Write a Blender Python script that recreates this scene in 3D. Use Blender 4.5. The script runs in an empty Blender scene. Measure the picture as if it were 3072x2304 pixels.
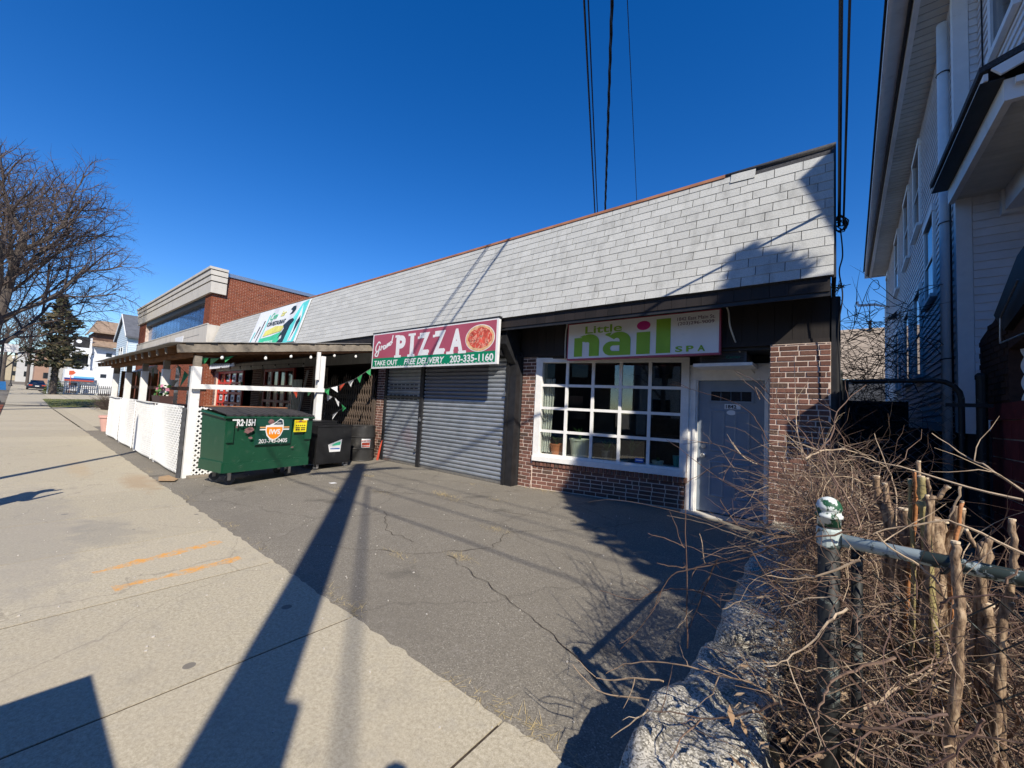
import bpy, bmesh, math, random
from mathutils import Vector, Matrix, noise
from math import sin, cos, pi, radians as rad, sqrt
sc = bpy.context.scene
col = sc.collection
rnd = random.Random(7)

# ------------------------------------------------------------ camera
def cam_basis(yaw, pitch, roll):
    f = Vector((sin(yaw)*cos(pitch), cos(yaw)*cos(pitch), sin(pitch)))
    r = Vector((cos(yaw), -sin(yaw), 0)); u = r.cross(f)
    return r*cos(roll)+u*sin(roll), -r*sin(roll)+u*cos(roll), f
R_, U_, F_ = cam_basis(rad(-38.69), rad(3.473), rad(2.923))
cd = bpy.data.cameras.new('camera'); cam = bpy.data.objects.new('camera', cd); col.objects.link(cam)
cd.sensor_width = 36; cd.lens = 1192/3072*36; cd.clip_start = 0.05; cd.clip_end = 1200
m = Matrix((R_, U_, -F_)).transposed().to_4x4(); m.translation = (0, 0, 1.6)
cam.matrix_world = m
sc.camera = cam
# ------------------------------------------------------------ sky and sun
SUN_EL = 40.0; SUN_DIR = Vector((.8235*cos(rad(SUN_EL)), -.5673*cos(rad(SUN_EL)), sin(rad(SUN_EL))))
w = bpy.data.worlds.new('World'); sc.world = w; w.use_nodes = True
nt = w.node_tree; nt.nodes.clear()
sky = nt.nodes.new('ShaderNodeTexSky'); sky.sky_type = 'NISHITA'; sky.sun_disc = False
sky.sun_elevation = rad(SUN_EL); sky.sun_rotation = math.atan2(SUN_DIR.x, SUN_DIR.y)
sky.altitude = 0; sky.air_density = 1.0; sky.dust_density = 0.0; sky.ozone_density = 4.5
bg = nt.nodes.new('ShaderNodeBackground'); bg.inputs[1].default_value = 0.122
hsv = nt.nodes.new('ShaderNodeHueSaturation'); hsv.inputs['Saturation'].default_value = 1.33; hsv.inputs['Hue'].default_value = .512
out = nt.nodes.new('ShaderNodeOutputWorld')
nt.links.new(sky.outputs[0], hsv.inputs['Color']); nt.links.new(hsv.outputs[0], bg.inputs[0]); nt.links.new(bg.outputs[0], out.inputs[0])
sl = bpy.data.lights.new('sun', 'SUN'); sl.energy = 5.0; sl.angle = rad(0.53); sl.color = (1, .925, .80)
so = bpy.data.objects.new('sun', sl); col.objects.link(so)
so.rotation_mode = 'QUATERNION'; so.rotation_quaternion = SUN_DIR.to_track_quat('Z', 'Y')
sc.view_settings.view_transform = 'Standard'; sc.view_settings.look = 'None'
sc.view_settings.exposure = 0.42; sc.view_settings.gamma = 1; sc.view_settings.use_curve_mapping = False
sc.cycles.max_bounces = 6; sc.cycles.transparent_max_bounces = 16

# ------------------------------------------------------------ mesh helpers
class MB:
    def __init__(s): s.v = []; s.f = []; s.a = []; s.M = None; s.r = 0.0; s.mi = []; s.cm = 0
    def vert(s, p):
        p = Vector(p)
        if s.M is not None: p = s.M @ p
        s.v.append((p.x, p.y, p.z)); return len(s.v)-1
    def face(s, idx): s.f.append(tuple(idx)); s.a.append(s.r); s.mi.append(s.cm)
    def poly(s, pts): s.face([s.vert(p) for p in pts]); return s
    def box(s, x0, x1, y0, y1, z0, z1):
        i = [s.vert(p) for p in ((x0,y0,z0),(x1,y0,z0),(x1,y1,z0),(x0,y1,z0),(x0,y0,z1),(x1,y0,z1),(x1,y1,z1),(x0,y1,z1))]
        for q in ((0,3,2,1),(4,5,6,7),(0,1,5,4),(1,2,6,5),(2,3,7,6),(3,0,4,7)): s.face([i[k] for k in q])
        return s
    def beam(s, p, q, w, h=None, up=(0,0,1)):
        p = Vector(p); q = Vector(q); h = w if h is None else h
        d = (q-p).normalized(); up = Vector(up)
        if abs(d.dot(up)) > .98: up = Vector((0,1,0))
        a = d.cross(up).normalized(); b = a.cross(d)
        i = [s.vert(e + a*sx*w/2 + b*sy*h/2) for e in (p, q) for sx, sy in ((-1,-1),(1,-1),(1,1),(-1,1))]
        for k in ((0,1,2,3),(7,6,5,4),(0,4,5,1),(1,5,6,2),(2,6,7,3),(3,7,4,0)): s.face([i[t] for t in k])
        return s
    def prism(s, pts, d):
        d = Vector(d); n = len(pts)
        a = [s.vert(Vector(p)) for p in pts]; b = [s.vert(Vector(p)+d) for p in pts]
        s.face(a[::-1]); s.face(b)
        for k in range(n): s.face((a[k], a[(k+1)%n], b[(k+1)%n], b[k]))
        return s
    def tube(s, pts, rad_, n=6, cap=True):
        pts = [Vector(p) for p in pts]; m_ = len(pts)
        if not hasattr(rad_, '__len__'): rad_ = [rad_]*m_
        ref = Vector((.31, .12, .94)); rings = []; pa = None
        for k in range(m_):
            d = (pts[min(k+1, m_-1)]-pts[max(k-1, 0)])
            d = d.normalized() if d.length > 1e-9 else Vector((0,0,1))
            a = pa - d*pa.dot(d) if pa is not None else d.cross(ref)
            if a.length < 1e-4: a = d.cross(Vector((1,0,0)))
            a.normalize(); pa = a; b = d.cross(a)
            rings.append([s.vert(pts[k] + (a*cos(2*pi*j/n)+b*sin(2*pi*j/n))*rad_[k]) for j in range(n)])
        for k in range(m_-1):
            A, B = rings[k], rings[k+1]
            for j in range(n): s.face((A[j], A[(j+1)%n], B[(j+1)%n], B[j]))
        if cap: s.face(rings[0][::-1]); s.face(rings[-1])
        return s
    def lathe(s, c, prof, n=20, axis=None):
        c = Vector(c); rings = []
        for r, z in prof: rings.append([s.vert(c+Vector((r*cos(2*pi*j/n), r*sin(2*pi*j/n), z))) for j in range(n)])
        for A, B in zip(rings, rings[1:]):
            for j in range(n): s.face((A[j], A[(j+1)%n], B[(j+1)%n], B[j]))
        s.face(rings[0][::-1]); s.face(rings[-1]); return s
    def grid(s, fn, nu, nv):
        i = [[s.vert(fn(a/nu, b/nv)) for b in range(nv+1)] for a in range(nu+1)]
        for a in range(nu):
            for b in range(nv): s.face((i[a][b], i[a+1][b], i[a+1][b+1], i[a][b+1]))
        return s
    def mesh(s, name, mats):
        me = bpy.data.meshes.new(name); me.from_pydata(s.v, [], s.f); me.update()
        at = me.attributes.new('rnd', 'FLOAT', 'FACE'); at.data.foreach_set('value', s.a)
        for mt in (mats if isinstance(mats, (list, tuple)) else [mats]): me.materials.append(mt)
        if any(s.mi): me.polygons.foreach_set('material_index', s.mi)
        return me
    def build(s, name, mats, parent=None, smooth=False, kind=None, bevel=0):
        me = s.mesh(name, mats)
        if bevel:
            bm = bmesh.new(); bm.from_mesh(me)
            bmesh.ops.bevel(bm, geom=bm.edges[:], offset=bevel, segments=1, affect='EDGES', clamp_overlap=True)
            bm.to_mesh(me); bm.free()
        if smooth: me.polygons.foreach_set('use_smooth', [True]*len(me.polygons))
        o = bpy.data.objects.new(name, me); col.objects.link(o)
        if parent: o.parent = parent
        if kind: o['kind'] = kind
        return o
def tag(o, label, cat, group=None):
    o['label'] = label; o['category'] = cat
    if group: o['group'] = group
    return o
def thing(name, label, cat, group=None):
    o = bpy.data.objects.new(name, None); o.empty_display_size = .1; col.objects.link(o)
    return tag(o, label, cat, group)
def part(o, name, parent, label=None):
    return o
def B(name, mats, parent, *boxes, **k):
    b = MB()
    for x in boxes: b.box(*x)
    return b.build(name, mats, parent, **k)
def copy_tree(o, parent=None, M=None):
    c = o.copy(); col.objects.link(c); c.parent = parent
    for ch in o.children: copy_tree(ch, c)
    return c
def text_obj(name, txt, mat_, parent, M, size, bold=0.0, shear=0.0, sx=1.0, depth=.002, align='LEFT', sp=1.0):
    cu = bpy.data.curves.new(name, 'FONT'); cu.body = txt; cu.size = size; cu.offset = bold; cu.shear = shear
    cu.extrude = depth; cu.align_x = align; cu.space_character = sp; cu.resolution_u = 4
    o = bpy.data.objects.new(name, cu); col.objects.link(o)
    me = bpy.data.meshes.new_from_object(o.evaluated_get(bpy.context.evaluated_depsgraph_get()))
    col.objects.unlink(o); bpy.data.objects.remove(o)
    me.transform(M @ Matrix.Diagonal((sx, 1, 1, 1))); me.materials.clear(); me.materials.append(mat_)
    o = bpy.data.objects.new(name, me); col.objects.link(o); o.parent = parent
    return o
def text_fit(txt, mat_, parent, M, x0, x1, y0, y1, bold=0.0, shear=0.0, depth=.002, z=.003):
    cu = bpy.data.curves.new('lettering', 'FONT'); cu.body = txt; cu.size = 1; cu.offset = bold; cu.shear = shear; cu.resolution_u = 4
    o = bpy.data.objects.new('lettering', cu); col.objects.link(o)
    me = bpy.data.meshes.new_from_object(o.evaluated_get(bpy.context.evaluated_depsgraph_get())); bpy.data.objects.remove(o)
    xs_ = [v.co.x for v in me.vertices]; ys_ = [v.co.y for v in me.vertices]; a, b_, c, d = min(xs_), max(xs_), min(ys_), max(ys_)
    me.transform(M @ Matrix.Translation((x0, y0, z)) @ Matrix.Diagonal(((x1-x0)/(b_-a), (y1-y0)/(d-c), 1, 1)) @ Matrix.Translation((-a, -c, 0)))
    bm = bmesh.new(); bm.from_mesh(me); n_ = (M.to_3x3() @ Vector((0, 0, 1))).normalized()
    g = bmesh.ops.extrude_face_region(bm, geom=bm.faces[:]); bmesh.ops.translate(bm, verts=[v for v in g['geom'] if isinstance(v, bmesh.types.BMVert)], vec=n_*depth); bmesh.ops.recalc_face_normals(bm, faces=bm.faces[:])
    for f_ in bm.faces: f_.smooth = False
    bm.to_mesh(me); bm.free()
    me.materials.clear(); me.materials.append(mat_)
    o = bpy.data.objects.new('lettering', me); col.objects.link(o); o.parent = parent
    return o
def frame_mat(o, xdir, zdir=(0,0,1)):
    """matrix: local x along xdir, local y up zdir, local z out of the face"""
    x = Vector(xdir).normalized(); y = Vector(zdir); y = (y-x*y.dot(x)).normalized(); z = x.cross(y)
    m = Matrix((x, y, z)).transposed().to_4x4(); m.translation = Vector(o); return m
def wall_mat(o, xdir):
    """matrix: local x along the wall, y into the wall, z up"""
    x = Vector((xdir[0], xdir[1], 0)).normalized(); y = Vector((-x.y, x.x, 0))
    m = Matrix((x, y, Vector((0,0,1)))).transposed().to_4x4(); m.translation = Vector(o); return m

# ------------------------------------------------------------ materials
class NT:
    def __init__(s, name):
        s.m = bpy.data.materials.new(name); s.m.use_nodes = True; s.t = s.m.node_tree
        s.b = s.t.nodes['Principled BSDF']; s.o = s.t.nodes['Material Output']; s.tc = None
    def n(s, ty, **k):
        x = s.t.nodes.new('ShaderNode'+ty)
        for a, v in k.items(): setattr(x, a, v)
        return x
    def l(s, a, b): s.t.links.new(a, b)
    def coord(s, kind='Object', scale=(1,1,1), rot=(0,0,0), loc=(0,0,0)):
        tc = s.n('TexCoord'); mp = s.n('Mapping'); mp.inputs['Scale'].default_value = scale; mp.inputs['Rotation'].default_value = rot; mp.inputs['Location'].default_value = loc
        s.l(tc.outputs[kind], mp.inputs[0]); return mp.outputs[0]
    def world(s, scale=(1,1,1)):
        g = s.n('NewGeometry'); mp = s.n('Mapping'); mp.inputs['Scale'].default_value = scale
        s.l(g.outputs['Position'], mp.inputs[0]); return mp.outputs[0]
    def noise(s, vec, scale, detail=4, rough=.55, dist=0):
        x = s.n('TexNoise'); x.inputs['Scale'].default_value = scale; x.inputs['Detail'].default_value = detail
        x.inputs['Roughness'].default_value = rough; x.inputs['Distortion'].default_value = dist
        if vec is not None: s.l(vec, x.inputs['Vector'])
        return x.outputs['Fac']
    def ramp(s, fac, stops, interp='LINEAR'):
        x = s.n('ValToRGB'); x.color_ramp.interpolation = interp; el = x.color_ramp.elements
        while len(el) < len(stops): el.new(.5)
        for e, (p, c) in zip(el, stops):
            e.position = p; e.color = (c, c, c, 1) if not hasattr(c, '__len__') else (*c, 1)
        s.l(fac, x.inputs[0]); return x.outputs[0]
    def mix(s, fac, a, b, mode='MIX'):
        x = s.n('Mix', data_type='RGBA', blend_type=mode)
        for sock, v in ((x.inputs[0], fac), (x.inputs[6], a), (x.inputs[7], b)):
            if hasattr(v, 'is_linked'): s.l(v, sock)
            elif hasattr(v, '__len__'): sock.default_value = (*v, 1)
            else: sock.default_value = v
        return x.outputs[2]
    def math(s, op, a, b=0.0, c=None, clamp=False):
        x = s.n('Math', operation=op); x.use_clamp = clamp
        for i, v in enumerate((a, b, c)):
            if v is None: continue
            if hasattr(v, 'is_linked'): s.l(v, x.inputs[i])
            else: x.inputs[i].default_value = v
        return x.outputs[0]
    def piece(s):
        """per-piece random: face attribute plus object random"""
        a = s.n('Attribute', attribute_name='rnd'); o = s.n('ObjectInfo')
        return s.math('FRACT', s.math('ADD', a.outputs['Fac'], o.outputs['Random']))
    def bump(s, h, strength=.3, dist=.01):
        x = s.n('Bump'); x.inputs['Strength'].default_value = strength; x.inputs['Distance'].default_value = dist
        s.l(h, x.inputs['Height']); s.l(x.outputs[0], s.b.inputs['Normal'])
    def set(s, color=None, rough=None, metal=None, spec=None):
        for k, v in (('Base Color', color), ('Roughness', rough), ('Metallic', metal), ('Specular IOR Level', spec)):
            if v is None: continue
            i = s.b.inputs[k]
            if hasattr(v, 'is_linked'): s.l(v, i)
            elif hasattr(v, '__len__'): i.default_value = (*v, 1)
            else: i.default_value = v
        return s
def simple(name, c, rough=.7, var=.25, scale=8, bump=.15, metal=0, piece=0.0, dirt=None, dscale=3, dlo=.5, dhi=.7, spec=.4, stretch=(1,1,1), coords='world'):
    t = NT(name); v = t.world(stretch) if coords == 'world' else t.coord('Object', stretch)
    n = t.noise(v, scale, 5); c2 = tuple(x*(1-var) for x in c); c3 = tuple(min(1, x*(1+var)) for x in c)
    cc = t.ramp(n, [(.3, c2), (.7, c3)])
    if piece:
        p = t.piece(); k = t.math('MULTIPLY_ADD', p, 2*piece, 1-piece)
        x = t.n('VectorMath', operation='SCALE'); t.l(cc, x.inputs[0]); t.l(k, x.inputs['Scale']); cc = x.outputs[0]
    if dirt:
        d = t.ramp(t.noise(v, dscale, 6, .65), [(dlo, 0.0), (dhi, 1.0)]); cc = t.mix(d, cc, dirt)
    t.set(cc, rough, metal, spec)
    if bump: t.bump(t.noise(v, scale*6, 4), bump, .006)
    return t.m
def brick_mat(name, stops, dark=.5):
    t = NT(name); p = t.piece(); v = t.world()
    cc = t.ramp(p, stops); n = t.noise(v, 22, 5, .65)
    cc = t.mix(t.ramp(n, [(.35, 0.0), (.75, .55)]), cc, tuple(x*dark for x in stops[0][1]))
    t.set(cc, .9, 0, .2); t.bump(t.noise(v, 90, 5), .6, .006); return t.m
M = {}
M['brick'] = brick_mat('shop_brick', [(0, (.12,.065,.05)), (.3, (.19,.09,.068)), (.6, (.25,.12,.09)), (.85, (.155,.085,.065)), (1, (.10,.07,.055))])
M['brick_red'] = brick_mat('office_brick', [(0, (.20,.062,.032)), (.5, (.27,.085,.045)), (.9, (.24,.075,.04)), (1, (.15,.05,.03))], .6)
M['mortar'] = simple('mortar', (.66,.54,.45), .95, .12, 30, .3)
M['mortar_pale'] = simple('mortar_office', (.60,.47,.38), .95, .12, 30, .3)
M['white'] = simple('white_paint', (.76,.76,.74), .55, .06, 6, .12, dirt=(.42,.40,.36), dlo=.62, dhi=.85, dscale=4)
M['white_old'] = simple('peeling_white_paint', (.74,.73,.70), .6, .08, 9, .25, dirt=(.45,.42,.38), dlo=.64, dhi=.76, dscale=9)
M['black'] = simple('black_paint', (.018,.018,.02), .5, .3, 8, .1)
M['brownboard'] = simple('dark_brown_board', (.016,.012,.011), .7, .3, 6, .3, piece=.25, stretch=(1,1,.15))
M['fascia_white'] = simple('offwhite_board', (.50,.50,.46), .7, .1, 6, .15, piece=.1)
M['dark'] = simple('dark_interior', (.02,.02,.022), .8, .3, 5, 0)
M['interior'] = simple('shop_interior', (.05,.045,.04), .8, .3, 5, 0)
M['door'] = simple('bluegrey_door_paint', (.21,.25,.295), .45, .08, 5, .08)
M['iron'] = simple('dark_iron', (.05,.048,.045), .45, .3, 20, .2, metal=.6)
M['gate'] = simple('rusty_bronze_gate', (.16,.12,.095), .5, .25, 20, .2, metal=.4)
M['chrome'] = simple('galvanised_steel', (.5,.5,.5), .35, .15, 20, .1, metal=.9)
M['copper'] = simple('rust_red_flashing', (.30,.13,.065), .6, .3, 3, .2)
M['felt'] = simple('dark_roof_felt', (.05,.05,.055), .95, .5, 60, .6)
M['red'] = simple('red_frame_paint', (.50,.035,.022), .45, .15, 6, .1)
M['wood'] = None
M['rope'] = simple('black_cable', (.012,.012,.014), .5, .2, 10, 0)
M['concrete_band'] = simple('precast_concrete', (.50,.47,.42), .85, .08, 4, .15, dirt=(.34,.32,.29), dlo=.55, dhi=.8, dscale=1.5, stretch=(1,1,.3))
M['terracotta'] = simple('terracotta', (.50,.16,.06), .75, .1, 10, .1)
M['cream'] = simple('cream_plastic', (.62,.64,.52), .5, .05, 10, .05)
M['leaf'] = simple('house_plant_leaf', (.06,.14,.04), .5, .35, 20, .1)
M['soil'] = simple('soil_litter', (.05,.036,.025), .95, .5, 25, .8)
M['curtain'] = simple('lace_curtain', (.6,.6,.56), .8, .2, 30, .3)
M['darkgrey'] = simple('dark_grey_metal', (.06,.062,.068), .5, .3, 10, .2)
M['plastic_white'] = simple('white_plastic', (.72,.72,.72), .4, .05, 10, 0)
def siding_mat(name, c, var=.05):
    return simple(name, c, .6, .06, 4, .06, piece=var, dirt=tuple(x*.72 for x in c), dlo=.55, dhi=.85, dscale=1.3)
M['siding'] = siding_mat('grey_siding', (.72,.72,.74))
M['trim'] = simple('white_trim_board', (.76,.76,.76), .6, .06, 5, .1, dirt=(.4,.39,.37), dlo=.6, dhi=.85, dscale=2)
M['soffit'] = simple('soffit_board', (.60,.58,.54), .75, .08, 5, .1, piece=.05)
def wood_mat(name, c1, c2):
    t = NT(name); v = t.coord('Object', (1,1,1)); x = t.n('TexWave', wave_type='BANDS', bands_direction='Z'); x.inputs['Scale'].default_value = 6
    x.inputs['Distortion'].default_value = 9; x.inputs['Detail'].default_value = 4; x.inputs['Detail Scale'].default_value = .6
    mp = t.world((.6, .6, 3)); t.l(mp, x.inputs['Vector'])
    cc = t.ramp(x.outputs['Fac'], [(.1, c1), (.8, c2)]); k = t.ramp(t.noise(t.world((2,2,2)), 2, 5), [(.4, 0.0), (.75, .8)])
    cc = t.mix(k, cc, tuple(q*.45 for q in c1)); t.set(cc, .8, 0, .2); t.bump(x.outputs['Fac'], .3, .004); return t.m
M['wood'] = wood_mat('weathered_wood', (.17,.15,.125), (.33,.28,.22))
M['wood_new'] = wood_mat('brown_wood', (.16,.075,.035), (.30,.15,.07))
def glass_mat(name, tint=(1,1,1), refl=1.0):
    t = NT(name); tr = t.n('BsdfTransparent'); tr.inputs[0].default_value = (*tint, 1); g = t.n('BsdfGlossy'); g.inputs['Roughness'].default_value = .01
    g.inputs[0].default_value = (refl, refl, refl, 1)
    fr = t.n('LayerWeight'); mx = t.n('MixShader'); f = t.math('MULTIPLY_ADD', t.math('POWER', fr.outputs['Facing'], 4.0), .9, .07, clamp=True)
    t.l(f, mx.inputs[0]); t.l(tr.outputs[0], mx.inputs[1]); t.l(g.outputs[0], mx.inputs[2]); t.l(mx.outputs[0], t.o.inputs[0]); return t.m
M['glass'] = glass_mat('window_glass', (.85,.88,.86))
def dark_glass(name, c, rough=.06, spec=1.0):
    t = NT(name); t.set(c, rough, 0, spec); t.b.inputs['IOR'].default_value = 1.6
    n = t.noise(t.world(), .8, 3); t.bump(n, .05, .05); return t.m
M['glass_dark'] = dark_glass('dark_window_glass', (.02,.025,.03))
def office_glass():
    t = NT('blue_office_glass'); t.set((.16,.30,.55), .12, .9); t.bump(t.noise(t.world((2,2,.4)), 1.2, 3), .12, .05); return t.m
M['office_glass'] = office_glass()

# ------------------------------------------------------------ ground
def rise(x, y):
    r = min(1, max(0, (y-1.7)/4.3))*.13
    return r + .015*max(0, -45-x)
def concrete_mat():
    t = NT('sidewalk_concrete'); v = t.world()
    fine = t.math('MULTIPLY_ADD', t.noise(v, 48, 5, .8), .65, t.math('MULTIPLY', t.noise(v, 170, 3, .7), .35)); mid = t.noise(v, 9, 5, .6); big = t.noise(v, .7, 4, .6)
    cc = t.ramp(fine, [(.34, (.23,.195,.135)), (.5, (.41,.362,.265)), (.66, (.58,.52,.40))])
    cc = t.mix(t.ramp(big, [(.4, 0.0), (.7, .5)]), cc, (.40,.35,.265))
    cc = t.mix(t.ramp(mid, [(.5, 0.0), (.8, .35)]), cc, (.30,.28,.245))
    p = t.piece(); k = t.math('MULTIPLY_ADD', p, .09, .955); x = t.n('VectorMath', operation='SCALE'); t.l(cc, x.inputs[0]); t.l(k, x.inputs['Scale']); cc = x.outputs[0]
    # chewing gum spots, dark and pale
    vo = t.n('TexVoronoi'); vo.inputs['Scale'].default_value = 3.1; vo.inputs['Randomness'].default_value = 1; t.l(v, vo.inputs['Vector'])
    sep = t.n('SeparateColor'); t.l(vo.outputs['Color'], sep.inputs[0])
    rr = t.math('MULTIPLY_ADD', sep.outputs[0], .22, -.10)
    gm = t.math('LESS_THAN', vo.outputs['Distance'], rr); cc = t.mix(t.math('MULTIPLY', gm, .8), cc, (.13,.12,.11))
    vk = t.n('TexVoronoi', feature='DISTANCE_TO_EDGE'); vk.inputs['Scale'].default_value = .33; wv = t.n('VectorMath', operation='ADD'); nw = t.n('TexNoise'); nw.inputs['Scale'].default_value = 2.2; nw.inputs['Detail'].default_value = 7; t.l(v, nw.inputs['Vector']); sw2 = t.n('VectorMath', operation='SCALE'); sw2.inputs['Scale'].default_value = .4; t.l(nw.outputs['Color'], sw2.inputs[0]); t.l(v, wv.inputs[0]); t.l(sw2.outputs[0], wv.inputs[1]); t.l(wv.outputs[0], vk.inputs['Vector'])
    cc = t.mix(t.math('MULTIPLY', t.math('LESS_THAN', vk.outputs['Distance'], .0018), .28), cc, (.14,.12,.10))
    stn_ = t.ramp(t.noise(v, 2.3, 6, .75), [(.56, 0.0), (.72, .4)]); cc = t.mix(stn_, cc, (.22,.20,.165))
    # rust bloom near the lattice
    g = t.n('SeparateXYZ'); t.l(v, g.inputs[0])
    def blob(cx, cy, rx, ry, lo, hi, colr, amt, nscale=4):
        dx = t.math('DIVIDE', t.math('SUBTRACT', g.outputs[0], cx), rx); dy = t.math('DIVIDE', t.math('SUBTRACT', g.outputs[1], cy), ry)
        d = t.math('ADD', t.math('MULTIPLY', dx, dx), t.math('MULTIPLY', dy, dy))
        d = t.math('ADD', d, t.math('MULTIPLY_ADD', t.noise(v, nscale, 5, .7), 2.4, -1.2))
        mk = t.ramp(d, [(lo, 1.0), (hi, 0.0)]); return t.mix(t.math('MULTIPLY', mk, amt), cc, colr)
    for q in ((-9.3,1.5,1.1,.3,.1,1.4,(.33,.22,.12),.5), (-9.0,1.85,.9,.2,.3,1.2,(.09,.075,.06),.7), (-11.5,.9,1.6,.2,.1,1.5,(.42,.30,.17),.35), (-7,.2,3,.5,.3,1,(.27,.25,.22),.45), (-6.3,.75,.7,.3,.3,1,(.22,.21,.19),.4)):
        cc = blob(*q)
    # worn orange marking paint strokes, crossing the walk
    for (ax, ay, bx, by) in ((-4.95,.55,-5.15,1.53), (-4.45,.62,-4.52,1.52)):
        dx, dy = bx-ax, by-ay; L = sqrt(dx*dx+dy*dy); ux, uy = dx/L, dy/L
        px = t.math('SUBTRACT', g.outputs[0], ax); py = t.math('SUBTRACT', g.outputs[1], ay)
        al = t.math('ADD', t.math('MULTIPLY', px, ux), t.math('MULTIPLY', py, uy)); ac = t.math('ABSOLUTE', t.math('SUBTRACT', t.math('MULTIPLY', px, uy), t.math('MULTIPLY', py, ux)))
        wdt = t.math('MULTIPLY_ADD', t.noise(v, 4, 4), .22, -.055)
        m1 = t.math('MULTIPLY', t.math('LESS_THAN', ac, wdt), t.math('MULTIPLY', t.math('GREATER_THAN', al, 0), t.math('LESS_THAN', al, L)))
        wear = t.ramp(t.noise(t.world((1, 1, 1)), 11, 10, .85), [(.44, 0.0), (.56, 1.0)])
        cc = t.mix(t.math('MULTIPLY', t.math('MULTIPLY', m1, wear), .85), cc, (.68,.30,.04))
    t.set(cc, .92, 0, .2); t.bump(t.math('ADD', fine, t.math('MULTIPLY', mid, .6)), .25, .004); return t.m
M['concrete'] = concrete_mat()
def asphalt_mat(name='asphalt', tone=1.0):
    t = NT(name); v = t.world()
    vo = t.n('TexVoronoi'); vo.inputs['Scale'].default_value = 150; t.l(v, vo.inputs['Vector']); sep = t.n('SeparateColor'); t.l(vo.outputs['Color'], sep.inputs[0])
    cc = t.ramp(sep.outputs[0], [(.0, (.078*tone,.070*tone,.057*tone)), (.6, (.116*tone,.104*tone,.084*tone)), (.94, (.15*tone,.135*tone,.108*tone)), (1, (.38,.35,.30))])
    big = t.noise(v, .9, 5, .65); cc = t.mix(t.ramp(big, [(.4, 0.0), (.7, .6)]), cc, (.088*tone,.079*tone,.065*tone))
    cc = t.mix(t.ramp(t.noise(v, 3.5, 5, .7), [(.6, 0.0), (.75, .5)]), cc, (.16*tone,.145*tone,.125*tone))
    oil = t.ramp(t.noise(v, 1.4, 3, .5), [(.64, 0.0), (.72, .45)]); cc = t.mix(oil, cc, (.05,.047,.042))
    drp = t.n('TexVoronoi'); drp.inputs['Scale'].default_value = 1.1; t.l(v, drp.inputs['Vector']); sd = t.n('SeparateColor'); t.l(drp.outputs['Color'], sd.inputs[0])
    cc = t.mix(t.math('MULTIPLY', t.math('LESS_THAN', drp.outputs['Distance'], t.math('MULTIPLY_ADD', sd.outputs[0], .12, -.06)), .5), cc, (.04,.038,.035))
    # hairline cracks
    vv = t.n('TexVoronoi', feature='DISTANCE_TO_EDGE'); vv.inputs['Scale'].default_value = .42
    ds = t.n('VectorMath', operation='ADD'); nz = t.n('TexNoise'); nz.inputs['Scale'].default_value = 1.6; nz.inputs['Detail'].default_value = 6; t.l(v, nz.inputs['Vector'])
    sc_ = t.n('VectorMath', operation='SCALE'); sc_.inputs['Scale'].default_value = .5; t.l(nz.outputs['Color'], sc_.inputs[0]); t.l(v, ds.inputs[0]); t.l(sc_.outputs[0], ds.inputs[1]); t.l(ds.outputs[0], vv.inputs['Vector'])
    ck = t.math('LESS_THAN', vv.outputs['Distance'], .006); cc = t.mix(t.math('MULTIPLY', ck, .22), cc, (.06,.052,.045))
    h = t.math('SUBTRACT', sep.outputs[1], t.math('MULTIPLY', ck, 2)); t.set(cc, .9, 0, .2); t.bump(h, .2, .004); return t.m
M['asphalt'] = asphalt_mat('asphalt', 1.75)
M['asphalt_road'] = asphalt_mat('road_asphalt', .8)
M['grass'] = simple('grass_ground', (.10,.12,.035), .95, .4, 8, .5, dirt=(.17,.14,.07), dlo=.45, dhi=.7, dscale=6)
M['earth'] = simple('bare_ground', (.16,.14,.11), .95, .3, 3, .4)

def sheet(name, x0, x1, y0, y1, dz, mat_, nx=40, ny=10, parent=None, edge=None):
    def f(a, b):
        x = x0+(x1-x0)*a; y = y0+(y1-y0)*b
        if edge: y = edge(x, b, y)
        return (x, y, rise(x, y)+dz)
    o = MB().grid(f, nx, ny).build(name, mat_, parent); o['kind'] = 'structure'; return o
b = MB(); b.grid(lambda a, c: (-400+700*a, -250+550*c, rise(-400+700*a, -250+550*c)-.12 if True else 0), 70, 55)
o = b.build('ground', M['earth']); o['kind'] = 'structure'
sheet('road', 60, -300, -12, -1.75, -.115+.0, M['asphalt_road'], 60, 4)
o = B('far_kerb', M['concrete_band'], None, (-45, 60, -12.15, -12, -.12, 0)); o['kind'] = 'structure'
sheet('far_sidewalk', 60, -300, -15, -12.15, .0, M['concrete'], 60, 2)
kb = bpy.data.objects.new('kerb', None); col.objects.link(kb); kb['kind'] = 'structure'
def stone_strip(parent, name, x0, x1, step, y0, y1, z0, z1, mt, gap=.006, jit=.002, mid=None):
    x = x0; me = {}
    while x < x1-.05:
        n = min(step, x1-x)
        b = MB(); zt = z1+rise(x, 0); b.box(x+gap, x+n-gap, y0, y1, zt-(z1-z0), zt+rnd.uniform(-jit, jit)); b.build(name, mt, parent)
        x += n
stone_strip(kb, 'kerb_stone', -60, 6, 1.83, -1.75, -1.6, -.12, 0, M['concrete_band'])
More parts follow.
